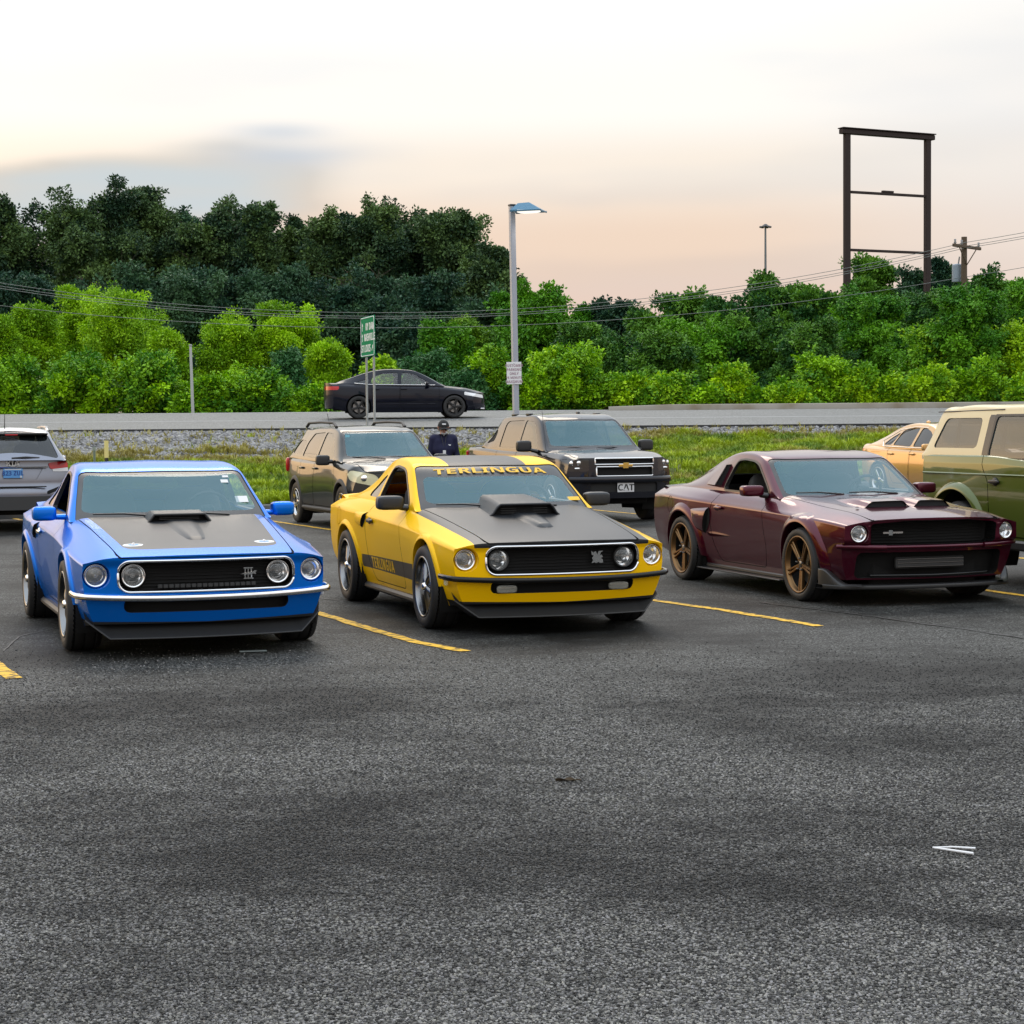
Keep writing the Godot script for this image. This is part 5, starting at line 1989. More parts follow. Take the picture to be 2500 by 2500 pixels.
func grey_suv() -> void:
	var d := {}
	d.half = 0.945
	d.zr = -2.42
	d.zf = 2.32
	d.low = Keys.new([[2.32, .78, .28, .84, .42, .87, .62, .82, .84, .72, .94, .97], [1.39, .88, .24, .93, .42, .945, .72, .90, .98, .80, 1.07, 1.12], [.9, .88, .24, .91, .42, .93, .72, .90, 1.02, .84, 1.09, 1.16], [0.0, .88, .24, .91, .42, .93, .74, .90, 1.04, .85, 1.10, 1.12], [-1.39, .88, .26, .93, .42, .945, .76, .91, 1.08, .84, 1.14, 1.15], [-2.0, .86, .30, .91, .46, .93, .78, .90, 1.10, .84, 1.16, 1.17], [-2.42, .82, .36, .88, .52, .905, .78, .88, 1.10, .83, 1.165, 1.175]])
	d.nose = end_face(2.34, 0.87, 0.40, 2.6)
	var tl := func(x: float, y: float) -> float: return -2.42 + 0.20 * pow(minf(absf(x) / 0.9, 1.0), 3.4) + 0.06 * smoothstep(0.62, 0.80, y) + 0.05 * smoothstep(0.8, 1.17, y)
	d.tail = tl
	d.up = Keys.new([[1.18, .86, 1.08, .84, 1.085, 1.10], [.80, .87, 1.09, .75, 1.33, 1.355], [.40, .88, 1.10, .67, 1.57, 1.60], [-.3, .88, 1.11, .655, 1.63, 1.695], [-1.3, .87, 1.13, .645, 1.61, 1.685], [-1.92, .86, 1.15, .64, 1.545, 1.62], [-2.06, .855, 1.16, .655, 1.46, 1.50], [-2.26, .85, 1.165, .76, 1.22, 1.24], [-2.33, .845, 1.16, .80, 1.15, 1.165]])
	d.ur = -2.33
	d.uf = 1.18
	d.bulge = func(x: float, z: float) -> float: return 0.15 * (1.0 - pow(minf(absf(x) / 0.86, 1.0), 2.0)) * (smoothstep(-0.6, 0.5, z) - 0.8 * smoothstep(-1.2, -2.1, z))
	d.axles = [1.39, -1.39]
	d.arch = 0.41
	d.tyre = 0.365
	d.paint = M.silver_paint
	d.cabin = [-2.0, 1.0, 0.8, 0.98]
	d.handle = 0.98
	d.doors = [[Vector2(-.25, .35), Vector2(.95, .35), Vector2(.95, 1.3), Vector2(-.18, 1.3)]]
	d.screen = [0.44, 1.08]
	d.rear_glass = [-2.345, -1.99, 0.06]
	d.windows = [[[Vector2(-.20, 1.14), Vector2(.75, 1.14), Vector2(.34, 1.50), Vector2(-.18, 1.57)], M.side_glass], [[Vector2(-.28, 1.14), Vector2(-.26, 1.57), Vector2(-.95, 1.56), Vector2(-1.10, 1.16)], M.tint_glass], [[Vector2(-1.2, 1.18), Vector2(-1.1, 1.54), Vector2(-1.6, 1.50), Vector2(-1.85, 1.25)], M.tint_glass]]
	var lw := func(v: Vector3) -> float: return v.z + 1.9 if v.z > -1.95 else -1.0
	d.insets = []
	for sx in [-1.0, 1.0]:
		d.insets.append(["tail_light", func(v: Vector3) -> float:
			if v.z > -1.9 or v.x * sx < 0.4:
				return 1.0
			return rr(v.x * sx - 0.80, v.y - 1.085 - 0.10 * (v.x * sx - 0.8), 0.235 - 0.4 * maxf(0.0, 1.085 - v.y), 0.055, 0.03), M.red_lamp, -0.012])
		d.insets.append(["reversing_light", func(v: Vector3) -> float:
			if v.z > -1.9 or v.x * sx < 0.4:
				return 1.0
			return rr(v.x * sx - 0.80, v.y - 1.005, 0.17, 0.03, 0.02), M.white_lamp, -0.008])
		d.insets.append(["bumper_vent", func(v: Vector3) -> float: return rr(v.x * sx - 0.70, v.y - 0.69 - 0.35 * (v.x * sx - 0.7), 0.17, 0.03, 0.02) if v.z < -1.9 else 1.0, M.void_black, 0.01])
	d.insets.append(["plate_recess", func(v: Vector3) -> float: return rmax(absf(v.x) - 0.42 - 0.6 * (v.y - 0.93), absf(v.y - 0.945) - 0.10, 0.02) if v.z < -1.9 else 1.0, M.silver_paint, 0.03, Vector3(0, 0, 1)])
	d.bands = [["rear_bumper_cladding", func(v: Vector3) -> float: return v.y - (0.58 if v.z < -1.9 else 0.40), M.plastic]]
	d.wheel = ["alloy", 0.235, 0.235]
	d.mirror = [Vector3(1.03, 1.12, .72), Vector3(.11, .085, .06), M.silver_paint, Vector3(.87, 1.10, .76)]
	d.seats = [[-0.40, 0.40], -0.1, 1.10]
	d.dash = Vector3(0, 1.08, 0.72)
	var o := vehicle("suv", Vector3(-8.80, 0, -33.3), 198.5, d)
	tag(o, "silver grey SUV seen from behind with red tail lights and blue plate", "car")
	words("badge", "KIA", 0.085, 0.006, M.white_print, o, Transform3D(Basis(Vector3.UP, PI), Vector3(0, 1.115, -2.335)), 1.1)
	var ring := PackedVector3Array()
	for k in 24:
		ring.append(Vector3(cos(TAU * k / 24) * 0.105, 1.12 + sin(TAU * k / 24) * 0.052, -2.332))
	part("badge_ring", tube(ring, 0.008, 6, true), M.chrome, o)
	part("badge_field", lathe(PackedVector2Array([Vector2(0.001, 0.004), Vector2(0.10, 0.002), Vector2(0.105, -0.01)]), 24).moved(Transform3D(Basis(Vector3.UP, PI / 2) * Basis.from_scale(Vector3(1, 0.5, 1)), Vector3(0, 1.12, -2.328))), M.gloss_black, o)
	var pl := part("rear_plate", box(Vector3(0, 0.955, -2.375), Vector3(0.305, 0.152, 0.006), 0.002), M.plate_blue, o)
	words("plate_lettering", "823 ZUL", 0.07, 0.003, mat(Color(0.01, 0.05, 0.25), 0.5), pl, Transform3D(Basis(Vector3.UP, PI), Vector3(0, 0.955, -2.380)), 0.95)
	part("plate_band", box(Vector3(0, 1.018, -2.3785), Vector3(0.26, 0.016, 0.002)), M.plate_white, pl)
	part("plate_sticker", box(Vector3(-0.125, 0.90, -2.3785), Vector3(0.03, 0.03, 0.002)), M.plate_white, pl)
	part("hatch_strip", box(Vector3(0, 1.05, -2.345), Vector3(1.12, 0.018, 0.02), 0.005), M.chrome, o)
	part("rear_spoiler", lump(Vector3(0, 1.585, -2.05), Vector3(0.60, 0.028, 0.13), 0.5, 24, 8), M.gloss_black, o)
	part("brake_light", box(Vector3(0, 1.575, -2.186), Vector3(0.2, 0.018, 0.01), 0.003), M.red_lamp, o)
	part("rear_wiper", tube(PackedVector3Array([Vector3(0.02, 1.20, -2.42), Vector3(-0.2, 1.215, -2.42), Vector3(-0.42, 1.20, -2.38)]), 0.013, 6), M.satin_black, o)
	part("antenna", tube(PackedVector3Array([Vector3(0.08, 1.66, -1.75), Vector3(0.08, 1.70, -1.80), Vector3(0.08, 1.92, -1.90)]), 0.012, 6, false, 0.004), M.satin_black, o)
	roof_rails(o, 0.61, 1.66, -1.7, 0.1, M.steel)
	part("bumper_crease", box(Vector3(0, 0.735, -2.40), Vector3(1.05, 0.02, 0.03), 0.008), M.satin_black, o)

func sedan_tables(d: Dictionary, hump: float) -> void:
	d.low = Keys.new([[2.35, .76, .24, .82, .36, .85, .52, .80, .66, .68, .73, .75], [2.0, .82, .20, .88, .36, .90, .56, .86, .74, .72, .82, .86], [1.42, .86, .18, .91, .36, .925, .60, .89, .82, .75, .90, .95], [.9, .86, .18, .90, .36, .915, .62, .89, .86, .80, .94, .99],
		[0.0, .86, .18, .90, .36, .915, .64, .89, .89, .82, .96, .98], [-1.42, .86, .20, .91, .36, .925, .66, .89, .93, .79, 1.0, 1.02], [-2.0, .84, .24, .89, .40, .905, .66, .87, .95, .76, 1.03, 1.06], [-2.42, .78, .30, .84, .44, .86, .66, .84, .95, .74, 1.03, 1.07]])
	d.up = Keys.new([[1.10, .82, .93, .80, .94, .955], [.95, .83, .95, .77, 1.01, 1.03], [.55, .84, .96, .69, 1.22, 1.25], [.15, .85, .965, .61, 1.39, 1.42], [-.25, .85, .97, .585, 1.42, 1.47], [-.8, .84, .98, .575, 1.40, 1.46], [-1.25, .83, .99, .57, 1.31, 1.36], [-1.7, .80, 1.01, .60, 1.17, 1.20], [-2.05, .78, 1.02, .66, 1.06, 1.08], [-2.15, .77, 1.0, .70, 1.01, 1.03]])
	d.ur = -2.15
	d.uf = 1.10
	d.bulge = func(x: float, z: float) -> float: return 0.15 * (1.0 - pow(minf(absf(x) / 0.84, 1.0), 2.0)) * smoothstep(-0.6, 0.5, z)
	d.zr = -2.42
	d.zf = 2.35
	d.half = 0.925
	d.nose = end_face(2.42, 0.86, 0.45, 2.4, 0.5, 0.45)
	d.tail = rear_face(-2.45, 0.86, 0.28, 2.8, 0.2, 0.75)
	d.axles = [1.42, -1.42]
	d.arch = 0.375
	d.tyre = 0.335
	d.cabin = [-1.9, 0.95, 0.76, 0.85]
	d.handle = 0.86
	d.doors = [[Vector2(-.20, .28), Vector2(1.0, .28), Vector2(.95, 1.2), Vector2(-.15, 1.2)], [Vector2(-1.02, .70), Vector2(-.85, .28), Vector2(-.23, .28), Vector2(-.18, 1.2), Vector2(-1.10, 1.2)]]
	d.screen = [0.20, 1.02]
	d.rear_glass = [-1.95, -1.15, 0.07]
	d.seats = [[-0.38, 0.38], -0.2, 0.92]
	d.dash = Vector3(0, 0.94, 0.62)
	d.mirror = [Vector3(0.97, 1.0, .60), Vector3(.10, .065, .05), d.paint, Vector3(.84, .97, .64)]

func highway_sedan() -> void:
	var d := {}
	d.paint = M.navy_paint
	sedan_tables(d, 0.0)
	d.windows = [[[Vector2(-.16, 1.0), Vector2(.74, .995), Vector2(.66, 1.06), Vector2(.26, 1.30), Vector2(.05, 1.36), Vector2(-.12, 1.365)], M.clear_glass], [[Vector2(-.27, 1.0), Vector2(-.24, 1.365), Vector2(-.70, 1.345), Vector2(-1.0, 1.24), Vector2(-1.06, 1.03)], M.clear_glass], [[Vector2(-1.14, 1.04), Vector2(-1.09, 1.20), Vector2(-1.50, 1.07), Vector2(-1.50, 1.05)], M.tint_glass]]
	d.insets = []
	for sx in [-1.0, 1.0]:
		d.insets.append(["headlight", func(v: Vector3) -> float: return maxf(maxf(absf(v.y - 0.70 + 0.16 * (v.z - 1.9)) - 0.05, 1.72 - v.z), 0.42 - v.x * sx) if v.z > 1.5 else 1.0, M.white_lamp, 0.004])
		d.insets.append(["tail_light", func(v: Vector3) -> float: return maxf(maxf(absf(v.y - 0.90) - 0.055, v.z + 2.0), 0.35 - v.x * sx) if v.z < -1.6 else 1.0, M.red_lamp, 0.002])
	d.insets.append(["grille", func(v: Vector3) -> float: return rr(v.x, v.y - 0.50, 0.45, 0.11, 0.06) if v.z > 1.9 else 1.0, M.void_black, 0.03])
	d.wheel = ["dark", 0.235, 0.235]
	var o := vehicle("sedan", Vector3(-3.2, 1.925, -58.2), 96.0, d)
	o.rotation_degrees.x = 0.0
	tag(o, "black sedan driving along the road beyond the grass", "car")
	for sx in [-1.0, 1.0]:
		part("window_line", tube(PackedVector3Array([Vector3(sx * 0.858, 0.975, 0.85), Vector3(sx * 0.866, 0.985, 0.0), Vector3(sx * 0.858, 1.0, -1.1), Vector3(sx * 0.835, 1.045, -1.55)]), 0.010, 6), M.chrome, o)
		part("door_crease", box(Vector3(sx * 0.912, 0.42, 0.0), Vector3(0.02, 0.02, 1.7), 0.006), M.navy_paint, o)
	part("lower_lip", box(Vector3(0, 0.27, 2.28), Vector3(1.35, 0.03, 0.12), 0.01), M.chrome, o)
	part("fin_antenna", lump(Vector3(0, 1.475, -1.0), Vector3(0.02, 0.03, 0.07), 0.8, 10, 6), M.navy_paint, o)

func gold_sedan() -> void:
	var d := {}
	d.paint = M.gold_paint
	sedan_tables(d, 0.0)
	d.windows = [[[Vector2(-.16, 1.0), Vector2(.74, .995), Vector2(.66, 1.06), Vector2(.26, 1.30), Vector2(.05, 1.36), Vector2(-.12, 1.365)], M.tint_glass], [[Vector2(-.24, 1.0), Vector2(-.21, 1.365), Vector2(-.66, 1.35), Vector2(-.86, 1.31), Vector2(-.98, 1.03)], M.tint_glass], [[Vector2(-1.04, 1.03), Vector2(-.92, 1.29), Vector2(-1.22, 1.17), Vector2(-1.36, 1.06), Vector2(-1.34, 1.035)], M.tint_glass]]
	d.insets = []
	for sx in [-1.0, 1.0]:
		d.insets.append(["tail_light", func(v: Vector3) -> float: return maxf(maxf(absf(v.y - 0.90) - 0.06, v.z + 2.12), 0.35 - v.x * sx) if v.z < -1.6 else 1.0, M.red_lamp, 0.002])
		d.insets.append(["headlight", func(v: Vector3) -> float: return maxf(maxf(absf(v.y - 0.66) - 0.06, 1.9 - v.z), 0.42 - v.x * sx) if v.z > 1.5 else 1.0, M.white_lamp, 0.004])
	d.insets.append(["grille", func(v: Vector3) -> float: return rr(absf(v.x) - 0.20, v.y - 0.60, 0.16, 0.09, 0.05) if v.z > 1.9 else 1.0, M.void_black, 0.03])
	d.wheel = ["alloy", 0.245, 0.245]
	var o := vehicle("sedan", Vector3(8.68, 0.19, -37.7), 18.0, d)
	tag(o, "pale gold sedan standing behind the maroon coupe and the green off-roader", "car")
	for sx in [-1.0, 1.0]:
		part("window_line", tube(PackedVector3Array([Vector3(sx * 0.858, 0.972, 0.85), Vector3(sx * 0.864, 0.98, 0.0), Vector3(sx * 0.850, 1.005, -1.30), Vector3(sx * 0.80, 1.12, -1.36), Vector3(sx * 0.66, 1.33, -.90), Vector3(sx * 0.62, 1.385, -.4), Vector3(sx * 0.63, 1.37, .1)]), 0.010, 6), M.chrome, o)
	part("fin_antenna", lump(Vector3(0, 1.475, -1.0), Vector3(0.025, 0.035, 0.08), 0.8, 10, 6), M.gold_paint, o)

func offroader() -> void:
	var d := {}
	d.half = 0.95
	d.zr = -2.08
	d.zf = 2.28
	d.low = Keys.new([[2.28, .84, .48, .88, .60, .90, .80, .89, 1.02, .84, 1.10, 1.12], [1.275, .90, .42, .93, .60, .94, .85, .925, 1.08, .88, 1.15, 1.18], [.7, .90, .42, .93, .60, .94, .86, .93, 1.18, .905, 1.25, 1.26], [0.0, .90, .42, .93, .60, .94, .86, .93, 1.20, .905, 1.27, 1.28], [-.6, .90, .42, .93, .60, .94, .86, .93, 1.22, .905, 1.31, 1.32], [-1.275, .90, .44, .93, .60, .94, .86, .93, 1.22, .905, 1.31, 1.32], [-2.08, .88, .50, .91, .64, .92, .86, .91, 1.22, .89, 1.31, 1.32]])
	d.nose = end_face(2.30, 0.9, 0.10, 4.0)
	d.tail = rear_face(-2.08, 0.92, 0.10, 6.0)
	d.reach = 0.3
	d.creases = [3, 4]
	d.up = Keys.new([[1.02, .89, 1.22, .86, 1.235, 1.25], [.92, .89, 1.24, .84, 1.36, 1.38], [.70, .895, 1.25, .79, 1.68, 1.71], [.55, .895, 1.26, .775, 1.755, 1.79], [.35, .90, 1.26, .77, 1.775, 1.815], [-.6, .90, 1.30, .77, 1.785, 1.835], [-1.6, .90, 1.31, .765, 1.775, 1.825], [-1.84, .895, 1.31, .765, 1.74, 1.785], [-1.93, .893, 1.31, .775, 1.62, 1.66], [-2.05, .89, 1.31, .84, 1.34, 1.36]])
	d.ur = -2.05
	d.uf = 1.02
	d.step = 0.025
	d.bow = 0.006
	d.axles = [1.275, -1.275]
	d.arch = 0.54
	d.tyre = 0.415
	d.paint = M.green_paint
	d.flare = [0.085, 0.05]
	d.flare_mat = M.green_paint
	d.cabin = [-1.9, 0.9, 0.84, 1.15]
	d.handle = 1.05
	d.handle_mat = M.satin_black
	d.handle_z = -0.52
	d.doors = [[Vector2(-.62, .50), Vector2(.78, .50), Vector2(.80, 1.45), Vector2(-.80, 1.45), Vector2(-.78, 1.20), Vector2(-.66, 1.05)]]
	d.screen = [0.60, 0.98]
	d.rear_glass = [-2.03, -1.88, 0.10]
	d.windows = [[[Vector2(-.72, 1.30), Vector2(.66, 1.28), Vector2(.58, 1.45), Vector2(.46, 1.68), Vector2(.40, 1.705), Vector2(-.70, 1.715)], M.side_glass], [[Vector2(-.96, 1.385), Vector2(-.96, 1.70), Vector2(-1.68, 1.70), Vector2(-1.84, 1.385)], M.side_glass]]
	d.top_bands = [["pillar", func(v: Vector3) -> float: return maxf(absf(v.z + 0.79) - 0.05, maxf(1.27 - v.y, v.y - 1.73)), M.frit], ["door_frame", func(v: Vector3) -> float: return maxf(-0.745 - v.z, v.y - 1.735), M.satin_black]]
	d.bands = [["hardtop_side", func(v: Vector3) -> float: return maxf(1.315 - v.y, v.z + 0.79), M.cream]]
	d.roof_mat = M.cream
	d.insets = []
	for sx in [-1.0, 1.0]:
		d.insets.append(["headlight", func(v: Vector3) -> float: return Vector2(v.x * sx - 0.68, v.y - 0.93).length() - 0.11 if v.z > 1.9 else 1.0, M.white_lamp, 0.01])
		d.insets.append(["tail_light", func(v: Vector3) -> float: return rr(v.x * sx - 0.82, v.y - 0.98, 0.05, 0.16, 0.02) if v.z < -1.9 else 1.0, M.red_lamp, -0.01])
	d.insets.append(["grille", func(v: Vector3) -> float: return rr(v.x, v.y - 0.93, 0.54, 0.12, 0.03) if v.z > 1.9 else 1.0, M.void_black, 0.03])
	d.wheel = ["dark", 0.265, 0.22]
	d.mirror = [Vector3(1.07, 1.34, .55), Vector3(.10, .09, .07), M.satin_black, Vector3(.92, 1.27, .6)]
	d.seats = [[-0.40, 0.40], -0.15, 1.26]
	d.dash = Vector3(0, 1.24, 0.62)
	var o := vehicle("offroader", Vector3(5.95, 0, -19.29), 18.0, d)
	tag(o, "boxy green off-roader with cream hardtop beside the maroon coupe", "car")
	for sx in [-1.0, 1.0]:
		part("side_crease", box(Vector3(sx * 0.937, 1.118, -0.55), Vector3(0.02, 0.022, 2.8), 0.008), M.green_paint, o)
		part("rock_rail", box(Vector3(sx * 0.91, 0.42, 0.0), Vector3(0.08, 0.10, 1.55), 0.02), M.satin_black, o)
		part("latch_plate", lump(Vector3(sx * 0.935, 1.05, -0.52), Vector3(0.02, 0.045, 0.05), 0.8, 12, 8), M.satin_black, o)
	part("roof_seam", box(Vector3(0, 1.79, -0.58), Vector3(1.50, 0.004, 0.012)).join(tube(PackedVector3Array([Vector3(-0.77, 1.768, -1.9), Vector3(-0.775, 1.783, -0.6)]), 0.006, 6)).join(tube(PackedVector3Array([Vector3(0.77, 1.768, -1.9), Vector3(0.775, 1.783, -0.6)]), 0.006, 6)), M.satin_black, o)
	for k in 3:
		part("roll_bar", tube(PackedVector3Array([Vector3(-0.72, 1.30, -0.75 - 0.45 * k), Vector3(-0.64, 1.66, -0.78 - 0.45 * k), Vector3(0.64, 1.66, -0.78 - 0.45 * k), Vector3(0.72, 1.30, -0.75 - 0.45 * k)]), 0.028, 8), M.satin_black, o)
	part("spare_wheel", lathe(PackedVector2Array([Vector2(0.001, 0.06), Vector2(0.2, 0.07), Vector2(0.24, 0.10), Vector2(0.36, 0.11), Vector2(0.40, 0.07), Vector2(0.40, -0.07), Vector2(0.36, -0.11)]), 32).moved(Transform3D(Basis(Vector3.UP, PI / 2), Vector3(0.05, 1.0, -2.2))), M.rubber, o)

# ---------------------------------------------------------------- ground, road, verge
const KERB := Vector2(-4.5, -38.0)
const KDIR := Vector2(0.9135, -0.4067)
const KOUT := Vector2(-0.4067, -0.9135)
const ROAD_NEAR := -52.0
const ROAD_FAR := -64.0

func lot_y(x: float, z: float) -> float:
	return 0.19 * smoothstep(3.5, 8.0, x) * smoothstep(-27.0, -35.5, z)

func road_y(z: float) -> float:
	return 1.65 + (ROAD_NEAR - z) / (ROAD_NEAR - ROAD_FAR) * 0.53

func land_t(x: float, z: float) -> float:
	var d := maxf((Vector2(x, z) - KERB).dot(KOUT) - 0.15, 0.0)
	var r := maxf(z - ROAD_NEAR, 0.0)
	return d / maxf(d + r, 0.01)

func land_y(x: float, z: float) -> float:
	if z > ROAD_NEAR:
		var t := land_t(x, z)
		return lerpf(0.13 + lot_y(x, z), 1.56, pow(t, 0.85)) + 0.05 * sin(x * 0.9 + z * 1.3) * sin(t * PI)
	if z > ROAD_FAR:
		return road_y(z) - 0.10
	return 2.12 + 0.25 * smoothstep(-66.0, -82.0, z)

func sheet(us: PackedFloat32Array, vs: PackedFloat32Array, place: Callable, uvs := 1.0, uv2 = null) -> ArrayMesh:
	var p := PackedVector3Array()
	var n := PackedVector3Array()
	var uv := PackedVector2Array()
	var uvb := PackedVector2Array()
	var t := PackedInt32Array()
	for v in vs:
		for u in us:
			var q: Vector3 = place.call(u, v)
			p.append(q)
			uv.append(Vector2(q.x, q.z) * uvs)
			if uv2 != null:
				uvb.append(uv2.call(q))
	var w := us.size()
	for j in vs.size():
		for i in w:
			var a := p[j * w + mini(i + 1, w - 1)] - p[j * w + maxi(i - 1, 0)]
			var b := p[mini(j + 1, vs.size() - 1) * w + i] - p[maxi(j - 1, 0) * w + i]
			var nn := a.cross(b).normalized()
			n.append(nn if nn.y > 0 else -nn)
	for j in vs.size() - 1:
		for i in w - 1:
			var a := j * w + i
			for k in [a, a + 1, a + w + 1, a, a + w + 1, a + w]:
				t.append(k)
	for i in range(0, t.size(), 3):
		var c := (p[t[i + 1]] - p[t[i]]).cross(p[t[i + 2]] - p[t[i]])
		if c.y > 0.0:
			var k := t[i + 1]
			t[i + 1] = t[i + 2]
			t[i + 2] = k
	var arr := []
	arr.resize(Mesh.ARRAY_MAX)
	arr[Mesh.ARRAY_VERTEX] = p
	arr[Mesh.ARRAY_NORMAL] = n
	arr[Mesh.ARRAY_TEX_UV] = uv
	if uv2 != null:
		arr[Mesh.ARRAY_TEX_UV2] = uvb
	arr[Mesh.ARRAY_INDEX] = t
	var m := ArrayMesh.new()
	m.add_surface_from_arrays(Mesh.PRIMITIVE_TRIANGLES, arr)
	return m

func steps(a: float, b: float, d: float) -> PackedFloat32Array:
	var o := PackedFloat32Array()
	var k := int(round((b - a) / d))
	for i in k + 1:
		o.append(lerpf(a, b, float(i) / k))
	return o

func structure(called: String, m: Mesh, mt: Material) -> MeshInstance3D:
	var o := mesh(called, m, mt, self)
	o.set_meta("kind", "structure")
	return o

var wear_map: Image

func asphalt_wear() -> ImageTexture:
	# stains, patches and tyre wear of the lot, 40 m by 40 m, multiplied onto the grain
	var s := 1024
	var im := Image.create(s, s, false, Image.FORMAT_RGB8)
	var n := FastNoiseLite.new()
	n.seed = 21
	n.frequency = 0.35
	n.fractal_octaves = 5
	var f := FastNoiseLite.new()
	f.seed = 9
	f.frequency = 1.6
	f.fractal_octaves = 3
	# x, z, half length, half width, turn, strength: dark stains on the lot, and darker patches under the three coupes
	var spots := [[2.5, -11.7, 0.65, 0.35, 0.2, 0.45], [1.25, -11.3, 0.9, 0.22, 0.1, 0.22], [1.25, -6.45, 0.75, 0.10, -0.5, 0.40], [0.55, -6.75, 0.35, 0.12, 0.1, 0.35], [0.9, -8.4, 0.30, 0.16, 0.0, 0.28], [-2.6, -9.2, 0.9, 0.10, 0.12, 0.25],
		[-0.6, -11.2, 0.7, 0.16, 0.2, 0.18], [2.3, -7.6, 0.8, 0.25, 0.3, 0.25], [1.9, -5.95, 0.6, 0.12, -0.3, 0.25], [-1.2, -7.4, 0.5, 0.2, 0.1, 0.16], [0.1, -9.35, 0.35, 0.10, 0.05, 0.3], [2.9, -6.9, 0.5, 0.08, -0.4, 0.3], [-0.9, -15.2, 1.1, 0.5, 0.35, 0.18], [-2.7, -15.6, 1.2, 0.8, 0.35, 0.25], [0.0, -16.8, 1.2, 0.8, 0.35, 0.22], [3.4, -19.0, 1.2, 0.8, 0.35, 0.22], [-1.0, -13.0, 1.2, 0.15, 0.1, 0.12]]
	for y in s:
		for x in s:
			var wx := -15.0 + 40.0 * (x + 0.5) / s
			var wz := -40.0 + 40.0 * (y + 0.5) / s
			var a := n.get_noise_2d(wx, wz)
			var b := f.get_noise_2d(wx * 1.0, wz * 2.0)
			var v := 0.72 + 0.95 * a + 0.34 * b
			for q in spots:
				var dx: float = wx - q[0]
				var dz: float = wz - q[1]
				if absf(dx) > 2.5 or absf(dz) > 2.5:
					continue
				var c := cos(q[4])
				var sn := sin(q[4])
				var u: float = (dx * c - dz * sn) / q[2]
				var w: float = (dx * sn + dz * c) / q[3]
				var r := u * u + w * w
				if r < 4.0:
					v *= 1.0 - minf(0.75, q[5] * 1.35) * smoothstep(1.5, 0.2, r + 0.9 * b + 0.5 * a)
			v = clampf(v, 0.2, 1.0)
			im.set_pixel(x, y, Color(v, v * 0.995, v * 0.985).linear_to_srgb())
	wear_map = im
	return ImageTexture.create_from_image(im)

func stone_grain() -> Array:
	# aggregate in a dark binder: cell values of two sizes and single grains; [albedo shape, normal map]
	var s := 1024
	var big := FastNoiseLite.new()
	big.seed = 5
	big.noise_type = FastNoiseLite.TYPE_CELLULAR
	big.cellular_return_type = FastNoiseLite.RETURN_CELL_VALUE
	big.frequency = 0.085
	big.fractal_type = FastNoiseLite.FRACTAL_NONE
	var ia := big.get_seamless_image(s, s, false, false, 0.02, true)
	big.seed = 11
	big.frequency = 0.17
	var ib := big.get_seamless_image(s, s, false, false, 0.02, true)
	big.seed = 17
	big.frequency = 0.03
	big.noise_type = FastNoiseLite.TYPE_SIMPLEX_SMOOTH
	var ic := big.get_seamless_image(s, s)
	ia.convert(Image.FORMAT_L8)
	ib.convert(Image.FORMAT_L8)
	ic.convert(Image.FORMAT_L8)
	var da := ia.get_data()
	var db := ib.get_data()
	var dc := ic.get_data()
	var r := RandomNumberGenerator.new()
	r.seed = 4
	var out := PackedByteArray()
	out.resize(s * s)
	for k in s * s:
		var v := 0.46 * da[k] + 0.34 * db[k] + 0.16 * dc[k] + r.randf() * 20.0
		out[k] = int(clampf(v, 0, 255))
	var im := Image.create_from_data(s, s, false, Image.FORMAT_L8, out)
	var nm := im.duplicate()
	nm.convert(Image.FORMAT_RGBA8)
	nm.bump_map_to_normal_map(3.0)
	return [im, nm]

var grain := []

func asphalt(scale: float, lo: float, hi: float, wear: Texture2D) -> StandardMaterial3D:
	if grain.is_empty():
		grain = stone_grain()
	var m := StandardMaterial3D.new()
	var src: Image = grain[0]
	var px := src.get_data()
	var table := PackedByteArray()
	for k in 256:
		var t := k / 255.0
		var v := lerpf(lo * 0.25, lo, smoothstep(0.15, 0.5, t)) + (hi - lo) * smoothstep(0.46, 0.80, t)
		table.append(int(Color(v, v, v).linear_to_srgb().r * 255.0))
	var out := PackedByteArray()
	out.resize(px.size() * 3)
	for k in px.size():
		var c := table[px[k]]
		out[k * 3] = c
		out[k * 3 + 1] = c
		out[k * 3 + 2] = c - 1 - (px[k] & 3)
	m.albedo_texture = ImageTexture.create_from_image(Image.create_from_data(src.get_width(), src.get_height(), false, Image.FORMAT_RGB8, out))
	m.uv1_scale = Vector3(scale, scale, scale)
	m.normal_enabled = true
	m.normal_texture = ImageTexture.create_from_image(grain[1])
	m.normal_scale = 0.9
	m.roughness = 0.6
	m.metallic_specular = 0.25
	if wear:
		m.detail_enabled = true
		m.detail_albedo = wear
		m.detail_blend_mode = BaseMaterial3D.BLEND_MODE_MUL
		m.detail_uv_layer = BaseMaterial3D.DETAIL_UV_2
	return m

